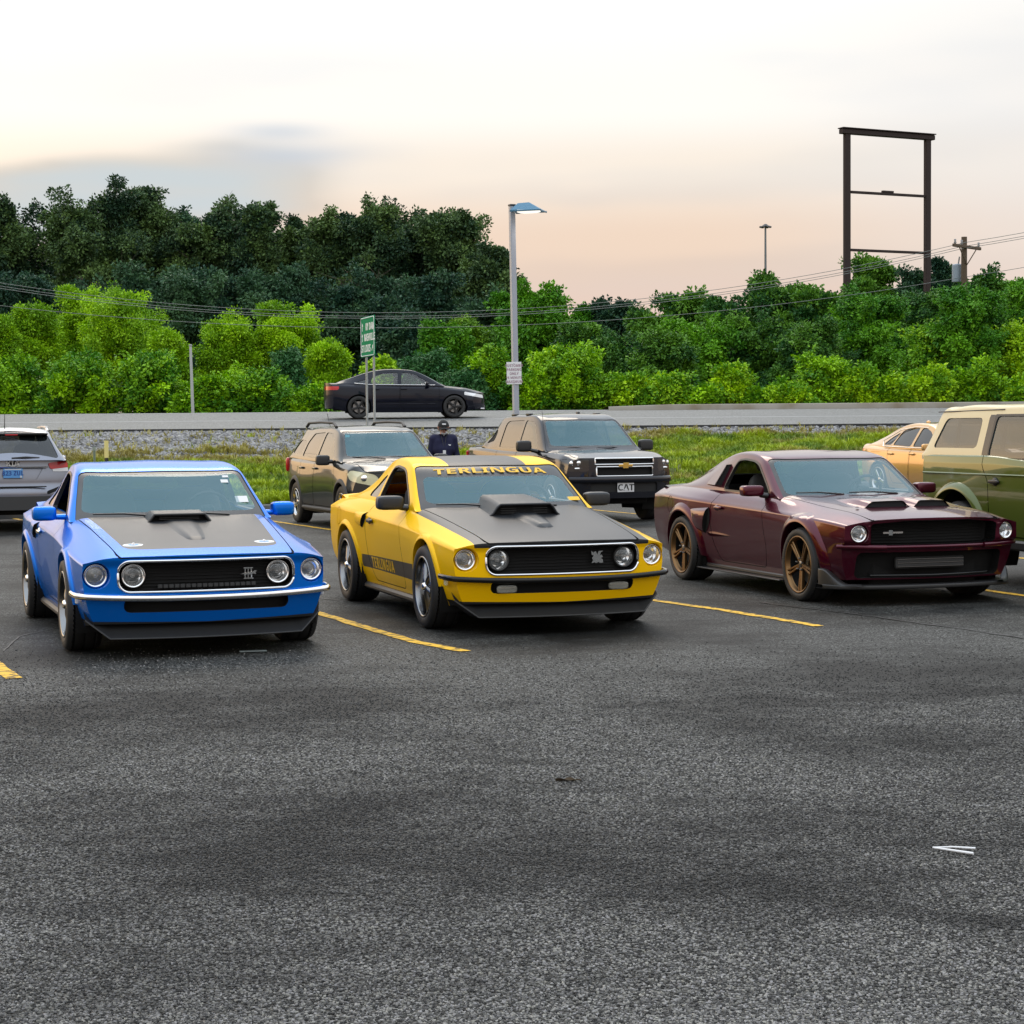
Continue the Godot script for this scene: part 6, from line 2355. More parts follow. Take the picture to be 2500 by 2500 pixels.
func lot_strip(called: String, pts: Array, w: float, mt: Material, parent: Node, lift: float, rough := 0.0) -> MeshInstance3D:
	# a painted line or a crack: points on the lot, joined by a band
	var s := Sf.new()
	var path := PackedVector2Array()
	for i in pts.size() - 1:
		var a: Vector2 = pts[i]
		var b: Vector2 = pts[i + 1]
		var k := maxi(2, int(a.distance_to(b) / 0.12))
		for j in k:
			path.append(a.lerp(b, float(j) / k))
	path.append(pts[pts.size() - 1])
	var prev := []
	for i in path.size():
		var d := (path[mini(i + 1, path.size() - 1)] - path[maxi(i - 1, 0)]).normalized()
		var nn := Vector2(-d.y, d.x)
		var w1 := w * 0.5 * (1.0 + rough * rng.randf_range(-1, 1))
		var w2 := w * 0.5 * (1.0 + rough * rng.randf_range(-1, 1))
		var j := nn * (rough * w * rng.randf_range(-0.6, 0.6) if w < 0.05 else 0.0)
		var a := path[i] + nn * w1 + j
		var b := path[i] - nn * w2 + j
		var now := [Vector3(a.x, lot_y(a.x, a.y) + lift, a.y), Vector3(b.x, lot_y(b.x, b.y) + lift, b.y)]
		if i > 0:
			s.quad(prev[0], prev[1], now[1], now[0])
			for q in 4:
				s.n[s.n.size() - 1 - q] = Vector3.UP
		prev = now
	return part(called, s, mt, parent)

func setting() -> void:
	# the lot
	var uv2 := func(q: Vector3) -> Vector2: return Vector2((q.x + 15.0) / 40.0, (q.z + 40.0) / 40.0)
	var on_lot := func(u: float, v: float) -> Vector3:
		var g := KERB + KDIR * u + KOUT * v
		return Vector3(g.x, lot_y(g.x, g.y), g.y)
	var lot := structure("parking_lot", sheet(steps(-70, 70, 2.0), steps(-75, 0, 1.5), on_lot, 1.0, uv2), asphalt(1.0, 0.014, 0.170, asphalt_wear()))
	# the coarse stones that stand out of the binder where one can see them singly
	var chip := lump(Vector3.ZERO, Vector3(0.5, 0.42, 0.5), 1.0, 6, 3)
	for i in chip.p.size():
		chip.p[i] *= 1.0 + 0.25 * sin(chip.p[i].x * 23.0 + chip.p[i].z * 41.0 + chip.p[i].y * 13.0)
	var st: Array[Transform3D] = []
	var sc: Array[Color] = []
	while st.size() < 300000:
		var z := -5.2 - 10.0 * pow(rng.randf(), 1.35)
		if rng.randf() < smoothstep(-8.0, -15.0, z):
			continue
		var x := rng.randf_range(-1.0, 1.0) * (0.5 - z * 0.285)
		var s := rng.randf_range(0.005, 0.0135)
		var w := wear_map.get_pixel(int((x + 15.0) / 40.0 * 1024.0), int((z + 40.0) / 40.0 * 1024.0)).srgb_to_linear().r
		var g := lerpf(0.012, 0.27, pow(rng.randf(), 2.0)) * lerpf(0.10, 1.25, w)
		st.append(Transform3D(Basis.from_euler(Vector3(rng.randf_range(-0.4, 0.4), rng.randf() * TAU, rng.randf_range(-0.4, 0.4))).scaled(Vector3(s, s * rng.randf_range(0.6, 1.1), s * rng.randf_range(0.7, 1.2))), Vector3(x, s * 0.12, z)))
		sc.append(Color(g, g * 0.97, g * rng.randf_range(0.84, 0.98)))
	scatter("aggregate", to_mesh(chip), st, sc, mat(Color.WHITE, 0.7), lot)
	M.line_paint.albedo_texture = noise_tex(0.02, [[0.0, grey(0.10)], [0.33, grey(0.25)], [0.40, grey(0.8)], [0.55, grey(1.0)], [1.0, grey(1.0)]], 512, 8)
	M.line_paint.uv1_triplanar = true
	M.line_paint.uv1_world_triplanar = true
	M.line_paint.uv1_scale = Vector3(0.9, 0.9, 0.9)
	for q in [[Vector2(-0.346, -14.06), Vector2(-0.75, -14.71), Vector2(-1.21, -15.79), Vector2(-1.677, -16.94), Vector2(-2.85, -19.75)], [Vector2(2.49, -15.62), Vector2(2.342, -15.99), Vector2(1.843, -17.1), Vector2(1.281, -18.14), Vector2(-0.1, -21.3)],
			[Vector2(-3.32, -12.72), Vector2(-5.6, -18.1)], [Vector2(5.35, -16.85), Vector2(4.67, -18.8), Vector2(3.1, -22.6)], [Vector2(-2.9, -31.0), Vector2(-4.9, -35.6)], [Vector2(-9.3, -35.9), Vector2(-7.2, -31.2)], [Vector2(0.3, -32.4), Vector2(-1.6, -37.0)], [Vector2(3.2, -33.6), Vector2(1.3, -38.4)], [Vector2(6.2, -35.0), Vector2(4.4, -39.6)], [Vector2(8.3, -18.3), Vector2(6.1, -23.5)]]:
		lot_strip("parking_line", q, 0.105, M.line_paint, lot, 0.005, 0.16)
	var tar := mat(grey(0.012), 0.5)
	lot_strip("crack", [Vector2(2.2, -17.9), Vector2(2.95, -16.6), Vector2(3.37, -15.75), Vector2(3.55, -15.4), Vector2(3.9, -14.63), Vector2(4.4, -13.9)], 0.028, tar, lot, 0.006, 0.7)
	lot_strip("crack", [Vector2(-2.6, -18.9), Vector2(-1.9, -18.6), Vector2(-1.55, -18.2), Vector2(-0.9, -18.1)], 0.02, tar, lot, 0.006, 0.7)
	lot_strip("crack", [Vector2(-3.9, -17.2), Vector2(-3.75, -16.2), Vector2(-3.95, -15.3), Vector2(-3.8, -14.3)], 0.014, tar, lot, 0.006, 0.8)
	# kerb
	var ks := []
	for u in steps(-70, 70, 1.0):
		var row := PackedVector3Array()
		for e in [[-0.02, -0.1], [0.0, 0.12], [0.025, 0.145], [0.14, 0.15], [0.16, 0.0]]:
			var g: Vector2 = KERB + KDIR * u + KOUT * float(e[0])
			row.append(Vector3(g.x, lot_y(g.x, g.y) + e[1], g.y))
		ks.append(row)
	var km := mat(grey(0.14), 0.85)
	km.albedo_texture = noise_tex(0.02, [[0.0, grey(0.55)], [0.5, grey(0.85)], [1.0, grey(1.0)]], 256, 4)
	km.uv1_triplanar = true
	km.uv1_scale = Vector3(0.6, 0.6, 0.6)
	var ksf := grid(ks)
	for i in ksf.n.size():
		if ksf.n[i].y < 0.0 or (absf(ksf.n[i].y) < 0.1 and ksf.n[i].z < 0.0):
			ksf.n[i] = -ksf.n[i]
	structure("kerb", to_mesh(ksf), km)
	# the land beyond the kerb
	var vs := PackedFloat32Array()
	vs.append_array(steps(0.15, 40.0, 0.75))
	vs.append_array(PackedFloat32Array([45, 55, 75, 110, 180, 320, 600, 1200, 2500]))
	var us := PackedFloat32Array([-1500, -700, -300, -150, -90])
	us.append_array(steps(-60, 60, 1.0))
	us.append_array(PackedFloat32Array([90, 150, 300, 700, 1500]))
	var on_land := func(u: float, v: float) -> Vector3:
		var g := KERB + KDIR * u + KOUT * v
		return Vector3(g.x, land_y(g.x, g.y), g.y)
	var soil := mat(Color(0.075, 0.085, 0.022), 0.95)
	soil.albedo_texture = noise_tex(0.03, [[0.0, grey(0.5)], [0.5, grey(0.8)], [1.0, Color(1.0, 0.95, 0.8)]], 512, 6)
	soil.uv1_scale = Vector3(0.3, 0.3, 0.3)
	structure("terrain", sheet(us, vs, on_land), soil)
	var pl := PlaneMesh.new()
	pl.size = Vector2(5000, 5000)
	var far := structure("ground", pl, mat(grey(0.09), 0.9))
	far.position.y = -0.6
	# the road beyond the verge
	var on_road := func(u: float, v: float) -> Vector3: return Vector3(u, road_y(v), v)
	var rm := asphalt(0.5, 0.13, 0.30, null)
	rm.roughness = 0.5
	var road := structure("road", sheet(steps(-120, 120, 6.0), steps(ROAD_FAR, ROAD_NEAR, 1.5), on_road), rm)
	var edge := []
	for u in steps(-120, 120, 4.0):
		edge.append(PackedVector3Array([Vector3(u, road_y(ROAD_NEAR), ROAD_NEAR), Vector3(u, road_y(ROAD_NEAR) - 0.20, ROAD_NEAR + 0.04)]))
	part("shaded_road_edge", outward(grid(edge), Vector3(0, 1.5, -60)), mat(grey(0.025), 0.9), road)  # pavement edge, its dark colour paints in the shadow line below the road
	for z in [-57.0, -63.4]:
		var s := Sf.new()
		for u in steps(-100, 100, 10.0):
			s.quad(Vector3(u, road_y(z) + 0.005, z), Vector3(u + 10, road_y(z) + 0.005, z), Vector3(u + 10, road_y(z - 0.13) + 0.005, z - 0.13), Vector3(u, road_y(z - 0.13) + 0.005, z - 0.13))
		for i in s.n.size():
			s.n[i] = Vector3.UP
		part("edge_line", s, M.white_line, road)
	# concrete island along the far side
	var isl := []
	for k in 23:
		var u := 3.2 + 2.0 * k
		var w := 1.0 if k > 0 else 0.75
		isl.append(PackedVector3Array([Vector3(u, 2.1, -63.3), Vector3(u, 2.31 * w + 2.1 * (1 - w), -63.34), Vector3(u, 2.335 * w + 2.1 * (1 - w), -63.42), Vector3(u, 2.36 * w + 2.1 * (1 - w), -66.5), Vector3(u, 2.1, -66.6)]))
	var cm := mat(Color(0.33, 0.30, 0.25), 0.9)
	cm.albedo_texture = noise_tex(0.015, [[0.0, Color(0.45, 0.36, 0.22)], [0.45, grey(0.8)], [1.0, grey(1.0)]], 256, 14)
	cm.uv1_triplanar = true
	cm.uv1_scale = Vector3(0.15, 0.15, 0.15)
	structure("traffic_island", to_mesh(outward(grid(isl), Vector3(20, 1.9, -65))), cm)
	# loose stones on the bank under the road, and the grass below them
	var nz := FastNoiseLite.new()
	nz.seed = 33
	nz.frequency = 0.22
	nz.fractal_octaves = 4
	var stone := lump(Vector3.ZERO, Vector3(0.5, 0.34, 0.42), 0.9, 7, 4)
	for i in stone.p.size():
		stone.p[i] *= 1.0 + 0.22 * sin(stone.p[i].x * 31.0 + stone.p[i].y * 17.0)
	var tr: Array[Transform3D] = []
	var cl: Array[Color] = []
	while tr.size() < 42000:
		var x := rng.randf_range(-19, 21)
		var z := rng.randf_range(-52.0, -41.0)
		var t := land_t(x, z)
		if (Vector2(x, z) - KERB).dot(KOUT) < 0.5:
			continue
		var lim := verge(x, z, nz)
		if t < lim - 0.04:
			if t < lim - 0.26 or rng.randf() > 0.06:
				continue
		var s := rng.randf_range(0.04, 0.115) * (1.3 if rng.randf() < 0.08 else 1.0)
		tr.append(Transform3D(Basis.from_euler(Vector3(rng.randf_range(-0.5, 0.5), rng.randf() * TAU, rng.randf_range(-0.5, 0.5))).scaled(Vector3.ONE * s), Vector3(x, land_y(x, z) + s * 0.12, z)))
		var g := rng.randf_range(0.08, 0.36)
		cl.append(Color(g, g * 0.985, g * rng.randf_range(0.93, 1.02)))
	scatter("gravel", to_mesh(stone), tr, cl, mat(Color.WHITE, 0.9), self, true)
	var blade := Sf.new()
	for k in 9:
		var a := rng.randf() * TAU
		var r := Vector3(cos(a), 0, sin(a))
		var w := Vector3(-sin(a), 0, cos(a)) * 0.007
		var b := r * rng.randf_range(0.0, 0.05)
		var h := rng.randf_range(0.06, 0.16)
		var m := b + r * 0.02 + Vector3(0, h * 0.6, 0)
		var tip := b + r * rng.randf_range(0.03, 0.10) + Vector3(0, h, 0)
		blade.quad(b - w, b + w, m + w * 0.8, m - w * 0.8)
		blade.tri(m - w * 0.8, m + w * 0.8, tip)
	tr = []
	cl = []
	while tr.size() < 52000:
		var x := rng.randf_range(-17, 20)
		var z := rng.randf_range(-52.0, -37.0)
		var away := (Vector2(x, z) - KERB).dot(KOUT)
		if away < 0.2:
			continue
		var t := land_t(x, z)
		var lim := verge(x, z, nz)
		if t > lim and rng.randf() > 0.04:
			continue
		if nz.get_noise_2d(x * 2.2 - 80.0, z * 3.4 + 40.0) > 0.30 and rng.randf() > 0.25:
			continue
		var patch := nz.get_noise_2d(x * 3.0 + 50.0, z * 3.0)
		var s := rng.randf_range(0.6, 1.3) * (1.0 + 0.9 * maxf(patch, 0.0))
		tr.append(Transform3D(Basis(Vector3.UP, rng.randf() * TAU).scaled(Vector3(s * 1.2, s, s * 1.2)), Vector3(x, land_y(x, z) - 0.01, z)))
		var dry := smoothstep(0.05, 0.5, nz.get_noise_2d(x * 1.4 - 30.0, z * 2.4) + 0.9 * smoothstep(lim - 0.22, lim, t) - 0.15 + rng.randf_range(-0.2, 0.2))
		var c := Color(0.36, 0.46, 0.010).lerp(Color(0.12, 0.22, 0.010), clampf(0.5 - patch * 1.6 + rng.randf_range(-0.3, 0.3), 0, 1))
		cl.append(c.lerp(Color(0.36, 0.27, 0.09), dry * 0.75))
	var gm := mat(Color.WHITE, 0.7)
	gm.backlight_enabled = true
	gm.backlight = grey(0.5)
	scatter("grass", to_mesh(blade), tr, cl, gm, self, true)

func verge(x: float, z: float, nz: FastNoiseLite) -> float:
	# how far up the bank the grass reaches, 0 at the kerb and 1 at the road
	return lerpf(0.56, 0.86, smoothstep(-3.5, 4.0, x)) + 0.16 * nz.get_noise_2d(x * 1.5, z * 4.0)

func scatter(called: String, m: Mesh, tr: Array[Transform3D], cl: Array[Color], mt: StandardMaterial3D, parent: Node, top := false) -> MultiMeshInstance3D:
	var mm := MultiMesh.new()
	mm.transform_format = MultiMesh.TRANSFORM_3D
	mm.use_colors = true
	mm.mesh = m
	mm.instance_count = tr.size()
	for i in tr.size():
		mm.set_instance_transform(i, tr[i])
		mm.set_instance_color(i, cl[i])
	mt.vertex_color_use_as_albedo = true
	var o := MultiMeshInstance3D.new()
	o.name = numbered(called, parent)
	o.multimesh = mm
	o.material_override = mt
	o.set_meta("kind", "stuff")
	if top:
		o.set_meta("label", "loose grey gravel on the bank below the road" if called == "gravel" else "patchy green grass on the bank behind the parked cars")
		o.set_meta("category", called)
	parent.add_child(o)
	return o

# ---------------------------------------------------------------- posts, signs and wires
func street_things() -> void:
	# lamp post with a wedge-shaped head
	var lx := 0.12
	var lz := -40.9
	var by := land_y(lx, lz)
	var lp := thing("lamp_post", Vector3(lx, by, lz))
	lp.rotation_degrees = Vector3(0, 24, 0.75)
	tag(lp, "tall square lamp post with wedge head behind the black pickup truck", "lamp post")
	var ph := 6.05
	part("pole", box(Vector3(0, ph * 0.5, 0), Vector3(0.115, ph, 0.115), 0.012), M.pole_white, lp)
	part("pole_base", lathe(PackedVector2Array([Vector2(0.28, -0.2), Vector2(0.28, 0.55), Vector2(0.25, 0.6), Vector2(0.0, 0.6)]), 24).moved(Transform3D(Basis(Vector3.BACK, PI / 2), Vector3.ZERO)), mat(grey(0.3), 0.9), lp)
	part("pole_cap", box(Vector3(0, ph + 0.02, 0), Vector3(0.13, 0.04, 0.13), 0.008), M.pole_dark, lp)
	var hs := Sf.new()
	var q := [Vector3(0.0, 0.0, 0.24), Vector3(0.66, -0.02, 0.24), Vector3(0.66, -0.02, -0.24), Vector3(0.0, 0.0, -0.24)]
	var r := [Vector3(0.12, 0.15, 0.07), Vector3(0.36, 0.16, 0.05), Vector3(0.36, 0.16, -0.05), Vector3(0.12, 0.15, -0.07)]
	for k in 4:
		hs.quad(q[k], q[(k + 1) % 4], r[(k + 1) % 4], r[k])
	hs.quad(r[0], r[1], r[2], r[3])
	outward(hs, Vector3(0.3, 0.03, 0))
	for k in 4:
		hs.join(box((q[k] + q[(k + 1) % 4]) * 0.5 - Vector3(0, 0.015, 0), Vector3(0.68 if k % 2 == 0 else 0.02, 0.03, 0.02 if k % 2 == 0 else 0.5), 0.004))
	var lh := part("lamp_head", hs, mat(Color(0.05, 0.17, 0.27), 0.35, 0.2), lp)
	lh.transform = at_turn(Vector3(0.03, ph - 0.10, 0), 0, -40, 0)
	var lens := mat(Color(0.8, 0.8, 0.78), 0.4)
	lens.emission_enabled = true
	lens.emission = Color(1.0, 0.98, 0.94)
	lens.emission_energy_multiplier = 1.1
	part("lamp_lens", lump(Vector3(0.34, -0.015, 0), Vector3(0.25, 0.045, 0.18), 0.6, 24, 8), lens, lh)
	var sp := SpotLight3D.new()
	sp.name = "lamp_light"
	sp.light_energy = 0.8
	sp.light_color = Color(1.0, 0.97, 0.92)
	sp.spot_angle = 70.0
	sp.spot_range = 30.0
	sp.spot_attenuation = 2.0
	sp.light_size = 0.2
	sp.shadow_enabled = true
	lh.add_child(sp)
	sp.position = Vector3(0.34, -0.09, 0)
	sp.rotation_degrees = Vector3(-90, 0, 0)
	# customer parking sign strapped to it
	var sg := thing("parking_sign", Vector3(lx - 0.02, by, lz + 0.085))
	sg.rotation_degrees = Vector3(0, 3, 0.75)
	tag(sg, "small white parking notice fixed to the lamp post", "sign")
	part("sign_plate", box(Vector3(0, 2.53, 0), Vector3(0.315, 0.47, 0.008), 0.003), M.white_print, sg)
	var rowy := 2.69
	for w in [["CUSTOMER", 0.055], ["PARKING", 0.055], ["ONLY", 0.055], ["15 MINUTE", 0.05], ["MAXIMUM", 0.055]]:
		words("sign_lettering", w[0], w[1], 0.002, mat(Color(0.35, 0.22, 0.27), 0.6), sg, Transform3D(Basis(), Vector3(0, rowy, 0.006)), 0.95)
		rowy -= 0.085
	for yy in [2.735, 2.325]:
		part("bolt", lump(Vector3(0, yy, 0.006), Vector3(0.01, 0.01, 0.006), 0.9, 8, 6), M.zinc, sg)
	# green guide sign on two posts
	var gz := -51.0
	var gx := -3.77
	var gy := land_y(gx, gz)
	var gs := thing("guide_sign", Vector3(gx, 0, gz), -72.5)
	tag(gs, "green guide sign with white lettering on two steel posts", "sign")
	part("sign_panel", box(Vector3(0, 4.05, 0), Vector3(1.55, 1.06, 0.02), 0.006), M.sign_green, gs)
	var bd := PackedVector3Array()
	for e in rr_path(0, 4.05, 0.745, 0.50, 0.06):
		bd.append(Vector3(e.x, e.y, 0.012))
	part("sign_border", tube(bd, 0.012, 4, true), M.white_print, gs)
	words("sign_lettering", "KY DAM", 0.19, 0.004, M.white_print, gs, Transform3D(Basis(), Vector3(0.28, 4.31, 0.012)), 1.0)
	words("sign_lettering", "NASHVILLE", 0.19, 0.004, M.white_print, gs, Transform3D(Basis(), Vector3(0.22, 4.03, 0.012)), 0.88)
	words("sign_lettering", "ST LOUIS", 0.19, 0.004, M.white_print, gs, Transform3D(Basis(), Vector3(-0.18, 3.74, 0.012)), 0.92)
	var arrow := PackedVector2Array([Vector2(-.018, -.10), Vector2(.018, -.10), Vector2(.018, .03), Vector2(.06, .03), Vector2(0, .11), Vector2(-.06, .03), Vector2(-.018, .03)])
	part("sign_arrow", prism(arrow, 0.004).moved(at_turn(Vector3(-0.58, 4.31, 0.011))), M.white_print, gs)
	part("sign_arrow", prism(arrow, 0.004).moved(at_turn(Vector3(-0.58, 4.03, 0.011))), M.white_print, gs)
	part("sign_arrow", prism(arrow, 0.004).moved(at_turn(Vector3(0.55, 3.74, 0.011), 0, 0, -45)), M.white_print, gs)
	for px in [-0.38, 0.46]:
		var sn := sin(deg_to_rad(-72.5))
		var gyy := land_y(gx + px * cos(deg_to_rad(-72.5)), gz - px * sn)
		part("post", box(Vector3(px, (4.5 + gyy) * 0.5 - 0.1, -0.045), Vector3(0.07, 4.5 - gyy + 0.2, 0.05), 0.01), M.zinc, gs)
	# slim marker pole across the road
	var mp := thing("marker_pole", Vector3(-10.9, 2.1, -66.0))
	tag(mp, "slim pale marker pole at the far edge of the road", "pole")
	part("shaft", tube(PackedVector3Array([Vector3(0, -0.1, 0), Vector3(-0.05, 2.4, 0)]), 0.055, 10, false, 0.045), mat(Color(0.42, 0.43, 0.42), 0.6), mp)
	part("cap", lump(Vector3(-0.05, 2.4, 0), Vector3(0.06, 0.04, 0.06), 0.8, 10, 6), mat(grey(0.3), 0.6), mp)
	# small stakes in the grass
	var mk := thing("delineator", Vector3(-8.52, land_y(-8.52, -40.5), -40.5))
	tag(mk, "small delineator stake with yellow top and black foot beside the silver SUV", "stake")
	part("shaft", tube(PackedVector3Array([Vector3(0, -0.1, 0), Vector3(0, 0.47, 0)]), 0.04, 8), M.satin_black, mk)
	part("band", tube(PackedVector3Array([Vector3(0, 0.47, 0), Vector3(0, 0.83, 0)]), 0.045, 8), mat(Color(0.75, 0.62, 0.25), 0.5), mk)
	for e in [[-8.95, -41.3, 0.60, "grey stake in the grass left of the yellow delineator"], [3.1, -45.0, 0.55, "grey stake in the grass beside the pickup truck's mirror"], [6.75, -44.5, 0.45, "short grey stake in the grass behind the maroon coupe's roof"]]:
		var st := thing("survey_stake", Vector3(e[0], land_y(e[0], e[1]), e[1]))
		tag(st, e[3], "stake", "stakes in the grass")
		part("shaft", box(Vector3(0, e[2] * 0.5 - 0.05, 0), Vector3(0.05, e[2] + 0.1, 0.03), 0.006), mat(Color(0.16, 0.19, 0.16), 0.8), st)
		part("flange", box(Vector3(0, e[2] - 0.05, 0.016), Vector3(0.07, 0.08, 0.006), 0.002), mat(Color(0.25, 0.27, 0.24), 0.7), st)
	# rusted frame of an empty billboard
	var bf := thing("sign_frame", Vector3(17.25, 2.0, -99.0), 27.0)
	tag(bf, "tall empty rusted sign frame rising above the trees", "sign frame")
	var bw := 5.15
	bf.rotation_degrees.y = 26.5
	for px in [0.0, bw]:
		part("post", box(Vector3(px, 7.2, 0), Vector3(0.33, 14.6, 0.26), 0.03), M.rust, bf)
	part("top_beam", box(Vector3(bw * 0.5, 14.55, 0), Vector3(bw + 0.75, 0.24, 0.36), 0.02), M.rust, bf)
	part("beam_plate", box(Vector3(bw * 0.5, 14.72, 0), Vector3(bw + 0.8, 0.05, 0.5), 0.01), M.rust, bf)
	part("crossbar", box(Vector3(bw * 0.5, 11.5, 0), Vector3(bw - 0.4, 0.13, 0.14), 0.01), M.rust, bf)
	part("crossbar", box(Vector3(bw * 0.5, 8.55, 0), Vector3(bw - 0.4, 0.13, 0.14), 0.01), M.rust, bf)
	part("bracket", box(Vector3(bw * 0.5, 11.62, 0), Vector3(0.7, 0.1, 0.16), 0.01), M.rust, bf)
	# high mast light far away
	var hm := thing("high_mast_light", Vector3(43.6, 2.0, -330.0))
	tag(hm, "slender high mast light far behind the trees", "light mast")
	part("mast", tube(PackedVector3Array([Vector3(0, 0, 0), Vector3(0, 33.6, 0)]), 0.36, 10, false, 0.16), mat(Color(0.16, 0.18, 0.19), 0.5, 0.5), hm)
	part("lamp_ring", lathe(PackedVector2Array([Vector2(0.2, 33.2), Vector2(0.6, 33.3), Vector2(0.6, 33.5), Vector2(0.2, 33.8)]), 16).moved(Transform3D(Basis(Vector3.BACK, PI / 2), Vector3.ZERO)), mat(grey(0.08), 0.6), hm)
	for k in 6:
		var a := TAU * k / 6.0
		part("lamp", lump(Vector3(cos(a) * 0.8, 33.3, sin(a) * 0.8), Vector3(0.26, 0.18, 0.26), 0.7, 10, 6), mat(grey(0.10), 0.5), hm)
	# utility pole
	var ux := 17.85
	var uz := -76.0
	var up := thing("utility_pole", Vector3(ux, 2.2, uz), 50.0)
	tag(up, "wooden utility pole with crossarm and transformer above the bushes", "utility pole")
	part("pole", tube(PackedVector3Array([Vector3(0, -0.2, 0), Vector3(0, 6.75, 0)]), 0.15, 12, false, 0.11), M.wood, up)
	part("crossarm", box(Vector3(0, 6.35, 0.12), Vector3(2.3, 0.12, 0.10), 0.015), M.wood, up)
	for sx in [-1.0, 1.0]:
		part("brace", tube(PackedVector3Array([Vector3(sx * 0.75, 6.32, 0.16), Vector3(0, 5.65, 0.12)]), 0.022, 6), M.wood, up)
	for x in [-1.0, -0.45, 1.0]:
		part("insulator", lathe(PackedVector2Array([Vector2(0.001, 0.2), Vector2(0.05, 0.18), Vector2(0.035, 0.1), Vector2(0.06, 0.06), Vector2(0.03, 0.0)]), 10).moved(at_turn(Vector3(x, 6.40, 0.12), 0, 0, 90)), mat(grey(0.25), 0.3), up)
	var tf := part("transformer", lathe(PackedVector2Array([Vector2(0.001, -0.36), Vector2(0.17, -0.36), Vector2(0.19, -0.32), Vector2(0.19, 0.30), Vector2(0.16, 0.36), Vector2(0.001, 0.38)]), 18).moved(at_turn(Vector3(0.10, 5.35, -0.36), 0, 0, 90)), mat(Color(0.25, 0.30, 0.36), 0.5), up)
	part("bushing", tube(PackedVector3Array([Vector3(0.10, 5.72, -0.30), Vector3(0.12, 6.0, -0.26)]), 0.03, 8), mat(grey(0.3), 0.4), tf)
	# power lines, one thing each
	var wires := [[0.005253, 0.0452, 6.22, 0.55, "topmost power line strung across the dark trees"], [0.005253, 0.0452, 6.12, -0.15, "second power line from the top across the dark trees"], [0.005253, 0.0452, 6.02, 0.15, "third power line from the top across the dark trees"], [0.003824, 0.0302, 5.62, 0.0, "lowest power line, strung apart below the other three"]]
	for w in wires:
		var path := PackedVector3Array()
		for k in 61:
			var x := lerpf(-34.0, ux - 0.1, k / 60.0)
			path.append(Vector3(x, w[0] * x * x + w[1] * x + w[2], uz + w[3]))
		var yq := path[path.size() - 1].y
		for k in 13:
			var x := lerpf(ux + 1.0, 60.0, k / 12.0)
			path.append(Vector3(x, yq + (x - ux) * 0.15 - 0.06 * sin((x - ux) / 42.0 * PI), uz + w[3] + (x - ux) * 0.4))
		var o := part("power_line", tube(path, 0.011, 5), M.wire, self)
		tag(o, w[4], "power line", "power lines over the roadside trees")

